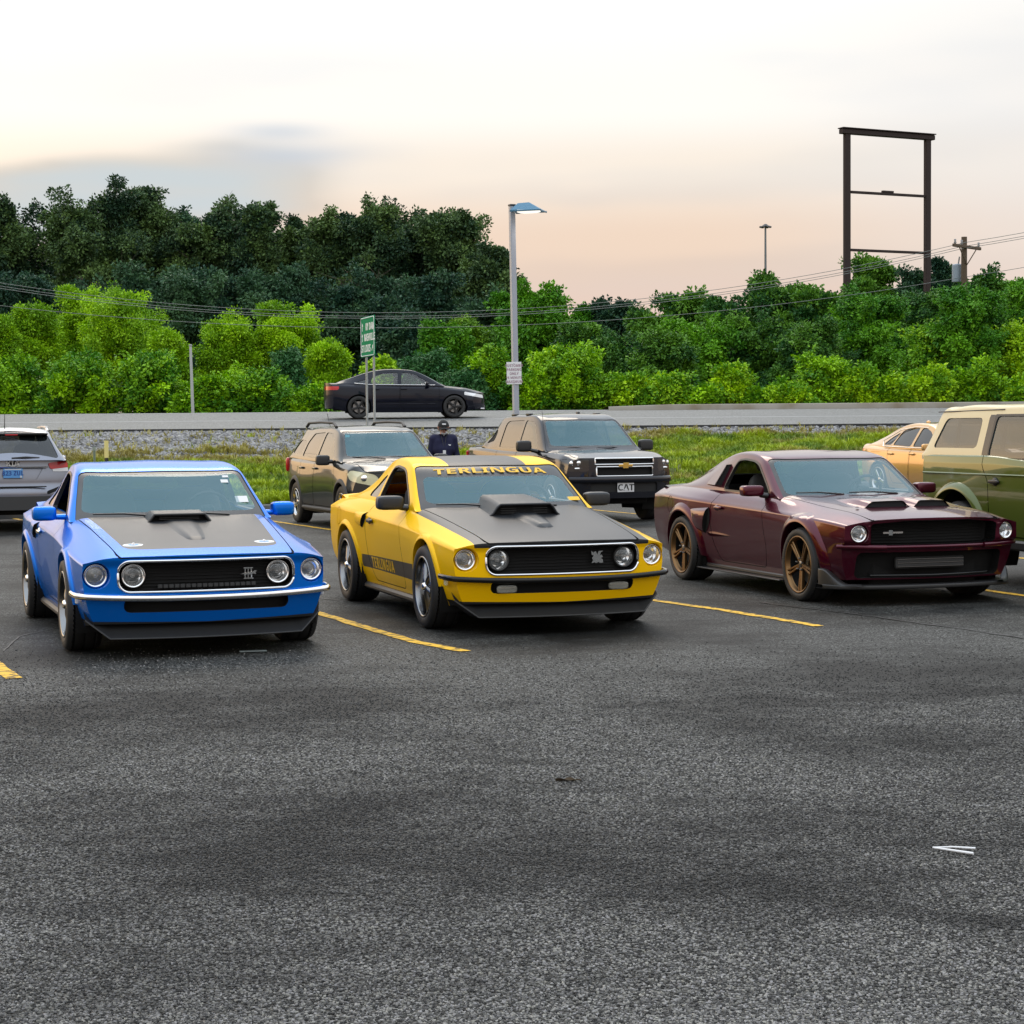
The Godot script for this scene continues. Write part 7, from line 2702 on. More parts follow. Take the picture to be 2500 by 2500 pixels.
# ---------------------------------------------------------------- the person
func field_mesh(bones: Array, blend: float, cell: float) -> Sf:
	# bones: [a, b, ra, rb]; a smooth union of tapered capsules, meshed with surface nets
	var lo := Vector3(1e9, 1e9, 1e9)
	var hi := -lo
	for b in bones:
		var r := Vector3.ONE * (maxf(b[2], b[3]) + cell * 2.0)
		lo = lo.min(b[0] - r).min(b[1] - r)
		hi = hi.max(b[0] + r).max(b[1] + r)
	var nx := int((hi.x - lo.x) / cell) + 2
	var ny := int((hi.y - lo.y) / cell) + 2
	var nz := int((hi.z - lo.z) / cell) + 2
	var f := PackedFloat32Array()
	f.resize(nx * ny * nz)
	f.fill(1.0)
	for b in bones:
		var rad := maxf(b[2], b[3]) + blend * 2.0 + cell * 2.0
		var l: Vector3 = (b[0] as Vector3).min(b[1]) - Vector3.ONE * rad
		var h: Vector3 = (b[0] as Vector3).max(b[1]) + Vector3.ONE * rad
		var i0 := Vector3i(((l - lo) / cell).floor()).clamp(Vector3i.ZERO, Vector3i(nx - 1, ny - 1, nz - 1))
		var i1 := Vector3i(((h - lo) / cell).ceil()).clamp(Vector3i.ZERO, Vector3i(nx - 1, ny - 1, nz - 1))
		var a: Vector3 = b[0]
		var ba: Vector3 = (b[1] as Vector3) - a
		var ll := maxf(ba.length_squared(), 1e-9)
		var ra: float = b[2]
		var rb: float = b[3]
		for k in range(i0.z, i1.z + 1):
			for j in range(i0.y, i1.y + 1):
				for i in range(i0.x, i1.x + 1):
					var p := lo + Vector3(i, j, k) * cell - a
					var t := clampf(p.dot(ba) / ll, 0, 1)
					var d := (p - ba * t).length() - lerpf(ra, rb, t)
					var q := (k * ny + j) * nx + i
					var e := f[q]
					var hh := maxf(blend - absf(d - e), 0.0) / blend
					f[q] = minf(d, e) - hh * hh * blend * 0.25
	var s := Sf.new()
	var idx := {}
	for k in nz - 1:
		for j in ny - 1:
			for i in nx - 1:
				var o := (k * ny + j) * nx + i
				var c := [f[o], f[o + 1], f[o + nx], f[o + nx + 1], f[o + nx * ny], f[o + nx * ny + 1], f[o + nx * ny + nx], f[o + nx * ny + nx + 1]]
				var neg := 0
				for v in c:
					if v < 0.0:
						neg += 1
				if neg == 0 or neg == 8:
					continue
				var acc := Vector3.ZERO
				var cnt := 0
				for e in [[0, 1], [2, 3], [4, 5], [6, 7], [0, 2], [1, 3], [4, 6], [5, 7], [0, 4], [1, 5], [2, 6], [3, 7]]:
					var u: float = c[e[0]]
					var v: float = c[e[1]]
					if (u < 0.0) != (v < 0.0):
						var t := u / (u - v)
						var pa := Vector3(e[0] & 1, (e[0] >> 1) & 1, e[0] >> 2)
						var pb := Vector3(e[1] & 1, (e[1] >> 1) & 1, e[1] >> 2)
						acc += pa.lerp(pb, t)
						cnt += 1
				var g := Vector3(c[1] + c[3] + c[5] + c[7] - c[0] - c[2] - c[4] - c[6], c[2] + c[3] + c[6] + c[7] - c[0] - c[1] - c[4] - c[5], c[4] + c[5] + c[6] + c[7] - c[0] - c[1] - c[2] - c[3])
				idx[o] = s.p.size()
				s.p.append(lo + (Vector3(i, j, k) + acc / cnt) * cell)
				s.n.append(g.normalized())
	for o in idx:
		for ax in 3:
			var st: int = [1, nx, nx * ny][ax]
			var s1: int = [nx, nx * ny, 1][ax]
			var s2: int = [nx * ny, 1, nx][ax]
			if o + st < f.size() and (f[o] < 0.0) != (f[o + st] < 0.0):
				if idx.has(o - s1) and idx.has(o - s2) and idx.has(o - s1 - s2):
					var a: int = idx[o]
					var b: int = idx[o - s1]
					var c2: int = idx[o - s1 - s2]
					var d2: int = idx[o - s2]
					for q in [a, b, c2, a, c2, d2]:
						s.t.append(q)
	return s

func person() -> void:
	var o := thing("person", Vector3(-1.26, 0.0, -35.6), 8.0)
	tag(o, "person in navy work shirt and black cap standing between crossover and pickup truck", "person")
	var skin := mat(Color(0.50, 0.25, 0.17), 0.55)
	var b := []
	# legs
	for sx in [-1.0, 1.0]:
		b.append([Vector3(sx * 0.10, 0.94, 0.0), Vector3(sx * 0.115, 0.50, 0.02), 0.095, 0.062])
		b.append([Vector3(sx * 0.115, 0.50, 0.02), Vector3(sx * 0.125, 0.09, -0.02), 0.062, 0.042])
		b.append([Vector3(sx * 0.125, 0.06, -0.04), Vector3(sx * 0.14, 0.045, 0.13), 0.045, 0.038])
		# arms: hanging, slightly bent
		b.append([Vector3(sx * 0.185, 1.425, 0.0), Vector3(sx * 0.245, 1.13, -0.02), 0.062, 0.046])
		b.append([Vector3(sx * 0.245, 1.13, -0.02), Vector3(sx * 0.235, 0.87, 0.09), 0.044, 0.030])
		# hand: palm, four fingers, thumb
		var w := Vector3(sx * 0.235, 0.87, 0.09)
		b.append([w, w + Vector3(sx * -0.004, -0.085, 0.02), 0.026, 0.034])
		for k in 4:
			var r := w + Vector3(sx * -0.002, -0.09 - 0.004 * (k % 2), 0.045 - 0.021 * k)
			var len: float = [0.036, 0.042, 0.039, 0.030][k]
			b.append([r, r + Vector3(sx * -0.006, -len, 0.004), 0.0095, 0.009])
			b.append([r + Vector3(sx * -0.006, -len, 0.004), r + Vector3(sx * -0.022, -len * 1.85, 0.006), 0.009, 0.0075])
		b.append([w + Vector3(sx * -0.01, -0.03, 0.035), w + Vector3(sx * -0.022, -0.075, 0.062), 0.012, 0.010])
		b.append([w + Vector3(sx * -0.022, -0.075, 0.062), w + Vector3(sx * -0.03, -0.105, 0.06), 0.010, 0.008])
	# trunk
	b.append([Vector3(-0.07, 0.96, 0), Vector3(0.07, 0.96, 0), 0.125, 0.125])
	b.append([Vector3(0, 1.0, 0.01), Vector3(0, 1.22, 0.02), 0.150, 0.145])
	b.append([Vector3(-0.075, 1.24, 0.01), Vector3(-0.085, 1.36, 0.0), 0.125, 0.11])
	b.append([Vector3(0.075, 1.24, 0.01), Vector3(0.085, 1.36, 0.0), 0.125, 0.11])
	b.append([Vector3(-0.16, 1.43, -0.01), Vector3(0.16, 1.43, -0.01), 0.075, 0.075])
	b.append([Vector3(0, 1.44, -0.01), Vector3(0, 1.55, 0.02), 0.065, 0.058])
	# head, tilted forward
	var body := field_mesh(b, 0.03, 0.014)
	var hb := []
	hb.append([Vector3(0, 0.13, -0.01), Vector3(0, 0.145, 0.0), 0.092, 0.092])
	hb.append([Vector3(0, 0.06, 0.035), Vector3(0, 0.03, 0.045), 0.062, 0.05])
	hb.append([Vector3(0, 0.10, 0.088), Vector3(0, 0.07, 0.108), 0.010, 0.016])
	hb.append([Vector3(-0.04, 0.115, 0.074), Vector3(0.04, 0.115, 0.074), 0.014, 0.014])
	hb.append([Vector3(0, 0.005, 0.07), Vector3(0, 0.01, 0.075), 0.024, 0.024])
	hb.append([Vector3(0, 0.045, 0.086), Vector3(0, 0.04, 0.086), 0.018, 0.018])
	hb.append([Vector3(0, 0.06, -0.01), Vector3(0, -0.05, -0.02), 0.058, 0.055])
	for sx in [-1.0, 1.0]:
		hb.append([Vector3(sx * 0.09, 0.115, -0.005), Vector3(sx * 0.088, 0.075, 0.0), 0.020, 0.014])
	var ht := at_turn(Vector3(0, 1.535, 0.035), 11, 0, 0)
	var head := field_mesh(hb, 0.022, 0.006).moved(ht)
	part("body", body.join(head), skin, o)
	for sx in [-1.0, 1.0]:
		part("eye", lump(ht * Vector3(sx * 0.033, 0.095, 0.082), Vector3(0.013, 0.009, 0.009), 1.0, 10, 6), M.white_print, o)
	part("mouth", lump(ht * Vector3(0, 0.032, 0.100), Vector3(0.024, 0.005, 0.008), 0.9, 12, 6), mat(Color(0.25, 0.08, 0.07), 0.6), o)
	part("beard", field_mesh([[Vector3(-0.03, 0.012, 0.078), Vector3(0.03, 0.012, 0.078), 0.022, 0.022], [Vector3(0, -0.002, 0.085), Vector3(0, -0.02, 0.085), 0.028, 0.018], [Vector3(-0.028, 0.052, 0.092), Vector3(0.028, 0.052, 0.092), 0.010, 0.010]], 0.015, 0.006).moved(ht), mat(grey(0.42), 0.9), o)
	part("hair", field_mesh([[Vector3(-0.055, 0.11, -0.055), Vector3(0.055, 0.11, -0.055), 0.055, 0.055], [Vector3(-0.045, 0.07, -0.055), Vector3(0.045, 0.07, -0.055), 0.045, 0.045]], 0.02, 0.008).moved(ht), mat(grey(0.12), 0.9), o)
	# cap with a curved brim
	var cap := []
	for i in 9:
		var v := PI / 2 * i / 8.0
		var row := PackedVector3Array()
		for k in 24:
			var a := TAU * k / 24.0
			row.append(ht * (Vector3(0, 0.128, -0.005) + Vector3(cos(a) * cos(v) * 0.106, sin(v) * 0.118, sin(a) * cos(v) * 0.116)))
		cap.append(row)
	var cp := part("cap", outward(grid(cap, true), ht * Vector3(0, 0.13, 0)), mat(grey(0.014), 0.85), o)
	var brim := []
	for k in 13:
		var a := lerpf(0.35, PI - 0.35, k / 12.0)
		brim.append(PackedVector3Array([ht * Vector3(cos(a) * 0.098, 0.132 - 0.02 * absf(cos(a)), sin(a) * 0.108), ht * Vector3(cos(a) * 0.105, 0.122 - 0.035 * absf(cos(a)), 0.02 + sin(a) * 0.17), ht * Vector3(cos(a) * 0.105, 0.116 - 0.035 * absf(cos(a)), 0.02 + sin(a) * 0.17), ht * Vector3(cos(a) * 0.098, 0.124 - 0.02 * absf(cos(a)), sin(a) * 0.108)]))
	part("cap_brim", outward(grid(brim), ht * Vector3(0, 0.12, 0.08)), mat(grey(0.014), 0.85), cp)
	part("cap_patch", lump(ht * Vector3(0, 0.185, 0.098), Vector3(0.038, 0.014, 0.008), 0.5, 14, 6), M.white_print, cp)
	var gl := Sf.new()
	for sx in [-1.0, 1.0]:
		gl.join(lump(ht * Vector3(sx * 0.036, 0.094, 0.096), Vector3(0.027, 0.018, 0.004), 0.7, 14, 6))
	part("glasses", gl.join(tube(PackedVector3Array([ht * Vector3(-0.088, 0.10, 0.0), ht * Vector3(-0.066, 0.098, 0.088), ht * Vector3(0.066, 0.098, 0.088), ht * Vector3(0.088, 0.10, 0.0)]), 0.003, 5)), M.gloss_black, o)
	# clothes follow the body
	var navy := mat(Color(0.008, 0.009, 0.04), 0.85)
	var c := cut(body, func(v: Vector3) -> float: return maxf(0.93 - v.y if absf(v.x) < 0.19 else 1.08 - v.y, v.y - 1.515))
	part("shirt", c[0].pushed(0.014), navy, o)
	c = cut(body, func(v: Vector3) -> float: return maxf(maxf(v.y - 0.97, 0.09 - v.y), absf(v.x) - 0.205))
	part("trousers", c[0].pushed(0.012), mat(grey(0.015), 0.9), o)
	for sx in [-1.0, 1.0]:
		part("shoe", lump(Vector3(sx * 0.133, 0.052, 0.055), Vector3(0.055, 0.052, 0.15), 0.7, 16, 8), M.satin_black, o)
		part("collar", box(Vector3(sx * 0.045, 1.512, 0.075), Vector3(0.075, 0.012, 0.05), 0.004).moved(Transform3D()), navy, o)
	part("lanyard", tube(PackedVector3Array([Vector3(-0.05, 1.51, 0.08), Vector3(-0.02, 1.35, 0.145), Vector3(0.0, 1.23, 0.172), Vector3(0.02, 1.35, 0.145), Vector3(0.05, 1.51, 0.08)]), 0.005, 5), M.satin_black, o)
	part("badge", box(Vector3(0.0, 1.17, 0.182), Vector3(0.055, 0.10, 0.004), 0.002), M.white_print, o)
	part("chest_patch", box(Vector3(0.10, 1.315, 0.135), Vector3(0.05, 0.022, 0.004), 0.002), M.white_print, o)

# ---------------------------------------------------------------- litter
func litter() -> void:
	var s := tube(PackedVector3Array([Vector3(0.115, 0.006, 0.012), Vector3(0.03, 0.008, -0.008), Vector3(-0.045, 0.007, -0.006)]), 0.005, 5, false, 0.003)
	s.join(tube(PackedVector3Array([Vector3(-0.045, 0.007, -0.006), Vector3(0.02, 0.006, 0.045), Vector3(0.085, 0.007, 0.105)]), 0.004, 5, false, 0.006))
	var o := part("paper_strip", s, mat(grey(0.72), 0.6), self)
	o.position = Vector3(1.66, 0.004, -7.36)
	tag(o, "folded white paper strip lying on the asphalt", "litter")
	var lf := Sf.new()
	var rows := []
	for k in 7:
		var x := lerpf(-0.045, 0.045, k / 6.0)
		var w := 0.016 * sin(PI * (k + 0.3) / 6.6)
		rows.append(PackedVector3Array([Vector3(x, 0.012 + 0.008 * sin(x * 70.0), -w), Vector3(x, 0.004, 0), Vector3(x, 0.014 - 0.006 * sin(x * 60.0), w)]))
	lf = outward(grid(rows), Vector3(0, -0.1, 0))
	lf.join(tube(PackedVector3Array([Vector3(0.04, 0.006, 0.0), Vector3(0.06, 0.012, 0.008), Vector3(0.075, 0.008, 0.004)]), 0.003, 5))
	o = part("dead_leaf", lf, mat(Color(0.05, 0.032, 0.014), 0.9), self)
	o.position = Vector3(0.236, 0.002, -8.85)
	tag(o, "curled brown dead leaf lying on the asphalt", "leaf")
	o = part("plastic_scrap", box(Vector3(0, 0.006, 0), Vector3(0.20, 0.008, 0.05), 0.003), mat(Color(0.30, 0.36, 0.36), 0.5), self)
	o.position = Vector3(-1.92, 0.001, -14.15)
	o.rotation_degrees.y = 12
	tag(o, "flat pale scrap on the ground in front of the blue coupe", "litter")

# ---------------------------------------------------------------- trees and bushes
func leaf_clump(leaves: int, spread: float, size: float, droop: float, seed_: int) -> Mesh:
	var r := RandomNumberGenerator.new()
	r.seed = seed_
	var s := Sf.new()
	for k in leaves:
		var d := Vector3(r.randfn(), r.randfn(), r.randfn()).normalized()
		var c := d * spread * pow(r.randf(), 0.5)
		var ax := (d + Vector3(r.randf_range(-0.6, 0.6), r.randf_range(-0.4, 0.5) - droop, r.randf_range(-0.6, 0.6))).normalized()
		var w := ax.cross(Vector3(r.randfn(), r.randfn(), r.randfn())).normalized()
		var l := size * r.randf_range(0.7, 1.2)
		var b := l * 0.30
		var up := ax.cross(w) * l * 0.12
		var m := c + ax * l * 0.5
		# folded along the middle vein
		s.tri(c, m + w * b + up, c + ax * l)
		s.tri(c, c + ax * l, m - w * b + up)
	for i in s.n.size():
		var out := (s.p[i]).normalized()
		if s.n[i].dot(out) < 0.0:
			s.n[i] = -s.n[i]
	return to_mesh(s)

var clumps := {}

func clump(kind: String, v: int) -> Mesh:
	var key := kind + str(v)
	if not clumps.has(key):
		match kind:
			"broad":
				clumps[key] = leaf_clump(16, 0.30, 0.20, 0.1, 100 + v)
			"fine":
				clumps[key] = leaf_clump(24, 0.26, 0.12, 0.15, 200 + v)
			"shrub":
				clumps[key] = leaf_clump(15, 0.20, 0.15, 0.2, 300 + v)
	return clumps[key]

func leaf_mat(rough := 0.5, through := 0.34) -> StandardMaterial3D:
	var m := mat(Color.WHITE, rough)
	m.backlight_enabled = true
	m.backlight = grey(through)
	m.metallic_specular = 0.35
	return m

func plant(called: String, label: String, category: String, group: String, at: Vector3, h: float, w: float, kind: String, c0: Color, c1: Color, amount: int, seed_: int, limbs := 12, low := 0.12, pointed := 0.0, spread := 1.0) -> void:
	# a trunk, limbs that carry twigs, and leaf clumps gathered along the twigs
	var r := RandomNumberGenerator.new()
	r.seed = seed_
	var o := thing(called, at)
	tag(o, label, category, group)
	var thick := clampf(h * 0.016, 0.03, 0.26)
	var lean := Vector3(r.randf_range(-0.05, 0.05) * w, 0, r.randf_range(-0.05, 0.05) * w)
	part("trunk", tube(PackedVector3Array([Vector3(0, -0.3, 0), lean * 0.4 + Vector3(0, h * 0.3, 0), lean + Vector3(0, h * 0.6, 0), lean * 0.6 + Vector3(0, h * 0.85, 0)]), thick, 7, false, thick * 0.25), M.bark, o)
	var sets: Array = [[], []]
	var cols: Array = [[], []]
	var twigs := 10
	var each := maxi(4, int(float(amount) / (limbs * twigs)))
	var hi := 0.0
	var wave := r.randf() * TAU
	for k in limbs:
		var t := (k + r.randf()) / limbs
		var y1 := lerpf(low + 0.06, 0.93, pow(t, 0.85)) * h
		var f := y1 / h
		var wide := lerpf(sqrt(maxf(0.03, 1.0 - pow(absf(f * 2.0 - 0.80) / 1.17, 1.9))), 1.0 - f * 0.88, pointed)
		var az := 2.39996 * k + r.randf_range(-0.5, 0.5)
		var reach := w * 0.5 * wide * r.randf_range(0.45, 1.0) * (1.0 + 0.18 * sin(az * 2.0 + wave))
		var tip := lean * f + Vector3(cos(az) * reach, y1 + r.randf_range(-0.03, 0.05) * h, sin(az) * reach * 0.9)
		var y0 := clampf(y1 - reach * r.randf_range(0.5, 1.1) - 0.05 * h, 0.03 * h, h * 0.8)
		var root := lean * (y0 / h) + Vector3(0, y0, 0)
		var mid := root.lerp(tip, 0.5) + Vector3(0, -0.06 * reach, 0)
		var wood := tube(PackedVector3Array([root, mid, tip]), thick * 0.45, 5, false, thick * 0.10)
		var tone := clampf(r.randfn(0.45, 0.30), 0, 1)
		for j in twigs:
			var s := lerpf(0.35, 1.0, (j + r.randf()) / twigs)
			var base := root.lerp(mid, s * 2.0) if s < 0.5 else mid.lerp(tip, s * 2.0 - 1.0)
			var dir := (Vector3(cos(az), 0, sin(az)) * r.randf_range(0.1, 1.0) + Vector3(r.randfn() * 0.75, r.randf_range(-0.25, 1.0), r.randfn() * 0.75)).normalized()
			var length := lerpf(w, h, 0.25) * r.randf_range(0.06, 0.24) * spread
			var end := base + dir * length
			wood.join(tube(PackedVector3Array([base, end]), thick * 0.12, 3, false, thick * 0.04))
			var tn := clampf(tone + r.randfn(0.0, 0.18), 0, 1)
			for i in each:
				var u := pow(r.randf(), 0.7)
				var p := base.lerp(end, u * 1.08) + Vector3(r.randfn(), r.randfn() * 0.8, r.randfn()) * (0.07 + 0.17 * length) * (1.1 - 0.6 * u)
				if p.y < 0.04 * h:
					continue
				hi = maxf(hi, p.y)
				var v := r.randi() % 2
				sets[v].append(Transform3D(Basis.from_euler(Vector3(r.randf_range(-0.6, 0.6), r.randf() * TAU, r.randf_range(-0.6, 0.6))).scaled(Vector3.ONE * r.randf_range(0.6, 1.2)), p))
				cols[v].append(c0.lerp(c1, clampf(tn + r.randfn(0.0, 0.22), 0, 1.25)))
		part("limb", wood, M.bark, o)
	var fit := h / hi
	for v in 2:
		var tr: Array[Transform3D] = []
		var cl: Array[Color] = []
		for q in sets[v]:
			q.origin.y *= fit
			tr.append(q)
		cl.assign(cols[v])
		scatter("crown", clump(kind, v), tr, cl, M.leaf, o)

func plants() -> void:
	M.bark = mat(Color(0.055, 0.042, 0.03), 0.95)
	M.leaf = leaf_mat()
	# colours in pairs: the two tones mixed through a crown
	var dk := [Color(0.018, 0.052, 0.026), Color(0.115, 0.195, 0.050)]
	var dk2 := [Color(0.016, 0.058, 0.036), Color(0.062, 0.140, 0.055)]
	var br := [Color(0.16, 0.34, 0.004), Color(0.38, 0.64, 0.006)]
	var md := [Color(0.040, 0.17, 0.012), Color(0.14, 0.36, 0.010)]
	var br2 := [Color(0.07, 0.19, 0.012), Color(0.19, 0.36, 0.012)]
	var hg := [Color(0.022, 0.095, 0.020), Color(0.12, 0.28, 0.020)]
	# px = place across the photograph's plane in metres at that distance: x, z, height, width, tones
	var tall := [
		[-28.7, -108.0, 12.3, 5.1, dk, "dark tree at the left edge of the tall row"],
		[-27.9, -112.0, 9.6, 3.7, dk2, "low dark tree in the gap right of the leftmost tall tree"],
		[-23.1, -108.0, 13.2, 4.9, dk, "tallest dark tree, left of centre in the row with its ragged top"],
		[-21.2, -111.0, 13.1, 3.7, dk, "dark tree leaning against the right side of the tallest tree"],
		[-26.8, -114.0, 10.1, 2.8, dk, "small dark tree left of the tallest tree, low in the row"],
		[-17.4, -110.0, 12.4, 3.8, dk, "dark tree with a notched top right of the tallest pair"],
		[-16.4, -113.0, 12.5, 3.1, dk, "dark tree just left of the small knobbed tree"],
		[-14.4, -109.0, 12.0, 2.0, dk, "narrow dark tree with a small knob on its top"],
		[-19.7, -114.0, 12.2, 2.8, dk2, "dark tree filling the dip right of the tallest pair"],
		[-12.6, -112.0, 11.5, 3.7, dk, "lower dark tree behind the bright rounded trees, mid row"],
		[-10.0, -110.0, 11.7, 3.6, dk, "dark tree above and left of the green guide sign"],
		[-7.9, -109.0, 12.2, 3.9, dk, "broad dark tree directly above the guide sign"],
		[-5.3, -111.0, 12.3, 4.3, dk, "broad dark tree above the black sedan"],
		[-3.5, -109.0, 11.5, 3.0, dk, "last full dark tree of the tall row, left of the lamp post"],
		[-1.5, -106.0, 9.2, 2.8, dk, "small loose dark tree touching the lamp post on its left"],
		[-26.3, -101.0, 7.5, 5.3, dk2, "blue-green tree low at the left edge behind the bright trees"],
		[-22.1, -102.0, 8.1, 5.6, dk2, "blue-green tree low in front of the tallest tree"],
		[-17.1, -101.0, 7.7, 5.3, dk2, "blue-green tree low left of the middle of the dark row"],
		[-12.8, -102.0, 8.0, 5.3, dk2, "blue-green tree low in the middle of the dark row"],
		[-8.2, -101.0, 7.9, 5.3, dk2, "blue-green tree low behind the guide sign"],
		[-4.6, -100.0, 7.2, 5.0, dk2, "blue-green tree low above the black sedan roof"],
		[-1.4, -99.0, 6.4, 3.5, dk2, "blue-green tree low beside the lamp post"]]
	var k := 0
	for t in tall:
		plant("broadleaf_tree", t[5], "tree", "tall dark trees behind the road", Vector3(t[0], 2.3, t[1]), t[2], t[3] * 1.25, "broad", t[4][0], t[4][1], 6500, 500 + k, 22, 0.12, 0.0, 1.0)
		k += 1
	var light := [
		[-22.3, -84.0, 4.5, 2.5, "pale green tree cut by the left edge of the frame"],
		[-21.0, -85.0, 4.8, 2.8, "pale green rounded tree left of the largest bright tree"],
		[-19.5, -88.0, 5.8, 2.3, "bright green tree top peeking out left of the largest bright tree"],
		[-17.1, -85.0, 5.6, 4.4, "largest bright green rounded tree on the left"],
		[-14.8, -83.0, 3.5, 1.6, "small bright tree right against the largest bright tree"],
		[-12.5, -85.0, 4.5, 2.9, "bright green tree right of the slim marker pole"],
		[-9.8, -86.0, 4.8, 3.4, "bright green tree left of the guide sign"],
		[-7.9, -84.0, 2.9, 1.7, "small dull green tree below and left of the guide sign"]]
	for t in light:
		plant("rounded_tree", t[4], "tree", "bright rounded trees across the road", Vector3(t[0], 2.3, t[1]), t[2], t[3] * 1.08, "fine", br[0].lerp(md[0], 0.15), br[1], 4200, 700 + k, 18, 0.10, 0.3, 1.0)
		k += 1
	var mid := [
		[-4.3, -79.0, 3.9, 2.0, dk2, 0.5, "grey-green pointed tree behind the black sedan roof"],
		[-2.7, -78.0, 3.6, 2.0, md, 0.4, "medium green tree above the black sedan hood"],
		[-1.7, -80.0, 3.9, 1.9, br2, 0.4, "bright topped tree left of the lamp post"],
		[1.9, -95.0, 6.4, 3.9, md, 0, "broad rounded green tree right of the lamp post"],
		[0.2, -97.0, 5.9, 1.9, md, 0.1, "green tree half hidden by the lamp post"],
		[4.8, -95.0, 5.5, 3.1, dk2, 0.1, "dark blue-green tree right of the broad rounded tree"],
		[6.6, -92.0, 4.9, 2.5, hg, 0.1, "dark hedge tree in the lowest part of the right treeline"],
		[8.4, -93.0, 5.7, 2.8, hg, 0.1, "hedge tree two to the left of the high mast light"],
		[10.1, -91.0, 5.3, 2.5, hg, 0.1, "hedge tree just left of the high mast light"],
		[12.6, -92.0, 6.4, 3.0, hg, 0.1, "hedge tree just right of the high mast light"],
		[14.2, -90.0, 5.6, 2.2, hg, 0.1, "hedge tree left of the sign frame"],
		[20.5, -108.0, 8.7, 3.1, hg, 0.1, "dark tree standing up inside the sign frame"],
		[22.4, -106.0, 7.8, 1.8, dk2, 0.2, "thin dark tree against the sign frame right post"],
		[23.5, -104.0, 8.1, 1.9, dk2, 0.1, "dark tree between the sign frame and the utility pole"],
		[22.6, -90.0, 6.6, 2.7, hg, 0, "tall green tree right of the utility pole"],
		[23.1, -86.0, 5.7, 2.1, md, 0, "green tree cut by the right edge of the frame"],
		[15.2, -82.0, 5.3, 3.8, md, 0.1, "broad green tree in front of the sign frame left post"],
		[17.9, -84.0, 5.2, 2.8, hg, 0.1, "green tree in front of the sign frame right post"],
		[10.3, -82.0, 4.1, 3.2, hg, 0.1, "dark tree in the middle of the right hedge"],
		[4.8, -82.0, 3.4, 3.4, hg, 0.1, "low dark tree in the left part of the right hedge"],
		[7.9, -81.0, 3.9, 3.1, md, 0.1, "low mid green tree left of the hedge middle"],
		[12.6, -80.0, 3.8, 3.1, hg, 0.1, "low dark tree under the sign frame"],
		[3.1, -83.0, 3.8, 2.1, hg, 0.1, "dark tree low and right of the broad rounded tree"],
		[6.4, -79.0, 3.3, 2.6, hg, 0.1, "round dark tree low in the right hedge"],
		[17.2, -73.0, 4.6, 2.4, md, 0, "bright tree in front of the utility pole"]]
	for t in mid:
		plant("hedgerow_tree", t[6], "tree", "trees along the far side of the road", Vector3(t[0], 2.3, t[1]), t[2], t[3] * 1.1, "broad" if t[1] < -88 else "shrub", t[4][0], t[4][1], 4200, 800 + k, 18, 0.06, t[5], 1.0)
		k += 1
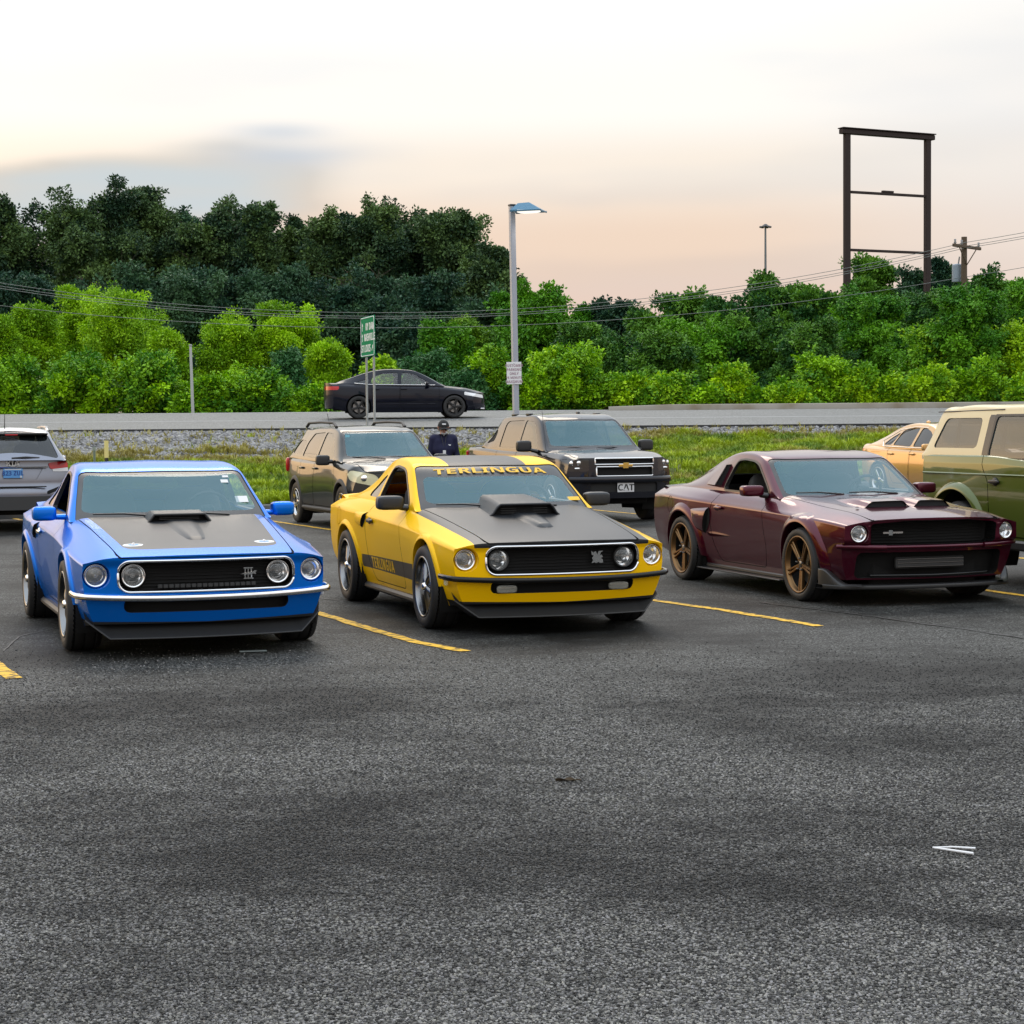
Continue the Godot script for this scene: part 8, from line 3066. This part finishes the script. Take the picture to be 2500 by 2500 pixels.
	var low := [
		[-18.7, -70.0, 1.9, 1.9, 0, "leafy bush cut by the left edge of the frame"],
		[-18.3, -71.0, 2.3, 1.8, 0, "tall bush left of the broad roadside bush"],
		[-15.8, -70.5, 2.4, 3.2, 0, "broad bush left of the marker pole"],
		[-13.2, -70.5, 2.3, 2.7, 0, "bush with a bright top left of the marker pole"],
		[-11.0, -70.0, 1.4, 1.2, 0, "low bush right of the marker pole"],
		[-9.5, -70.5, 1.8, 2.8, 0, "broad bush between marker pole and guide sign"],
		[-7.2, -70.0, 1.1, 1.8, 0, "low shrub left of the black sedan trunk"],
		[-8.6, -74.0, 2.5, 1.3, 2, "small blue-green shrub above the roadside bushes"],
		[-4.8, -71.0, 2.1, 1.3, 1, "yellow-green shrub beside the guide sign"],
		[-11.7, -69.5, 0.7, 1.0, 0, "smallest bush at the foot of the marker pole"],
		[-3.3, -73.0, 2.4, 2.4, 2, "dark shrub behind the black sedan windows"],
		[-0.7, -71.0, 2.5, 1.6, 0, "shrub left of the parking sign"],
		[-1.7, -70.5, 1.7, 1.9, 2, "dark shrub over the black sedan hood"],
		[1.4, -71.0, 2.4, 1.4, 1, "bright shrub right of the parking sign"],
		[2.4, -70.5, 2.5, 2.2, 0, "tall roadside shrub right of the lamp post"],
		[4.2, -70.5, 1.4, 1.7, 1, "yellow tinted shrub right of the tall roadside shrub"],
		[5.7, -70.5, 1.4, 1.9, 1, "loose pale shrub in front of the dark hedge"],
		[8.1, -70.5, 1.7, 1.7, 1, "upright pale shrub before the middle of the hedge"],
		[10.1, -70.0, 1.2, 2.0, 1, "low pale shrub before the right part of the hedge"],
		[11.5, -71.0, 2.2, 2.2, 0, "green shrub below the sign frame left post"],
		[12.7, -70.5, 1.7, 1.4, 1, "narrow green shrub right under the sign frame"],
		[13.8, -70.5, 1.3, 1.2, 1, "small bright shrub under the sign frame right post"],
		[16.3, -74.0, 3.5, 2.9, 1, "large bright shrub below the sign frame right post"],
		[15.2, -70.5, 1.6, 1.6, 1, "cone shaped shrub left of the cream hardtop"],
		[17.2, -71.0, 1.9, 1.6, 0, "pointed shrub behind the cream hardtop"],
		[18.9, -73.0, 3.4, 2.2, 1, "bright bush at the right edge of the frame"],
		[9.1, -70.0, 0.8, 1.2, 0, "lowest shrub on the right roadside"],
		[7.0, -70.0, 0.9, 1.2, 0, "low green shrub left of the upright pale shrub"],
		[0.7, -70.0, 1.5, 1.5, 0, "shrub at the foot of the lamp post, right side"],
		[18.5, -70.0, 1.1, 1.2, 1, "small pale shrub at the right edge behind the cream roof"]]
	for t in low:
		var pr: Array = [[Color(0.055, 0.20, 0.008), Color(0.30, 0.56, 0.004)], [Color(0.10, 0.28, 0.008), Color(0.42, 0.66, 0.006)], [Color(0.03, 0.12, 0.035), Color(0.07, 0.19, 0.05)]][t[4]]
		plant("roadside_shrub", t[5], "shrub", "shrubs along the far side of the road", Vector3(t[0], 2.15, t[1]), t[2], t[3] * 1.02, "shrub", pr[0], pr[1], 1700, 900 + k, 14, 0.02, 0.35, 1.2)
		k += 1
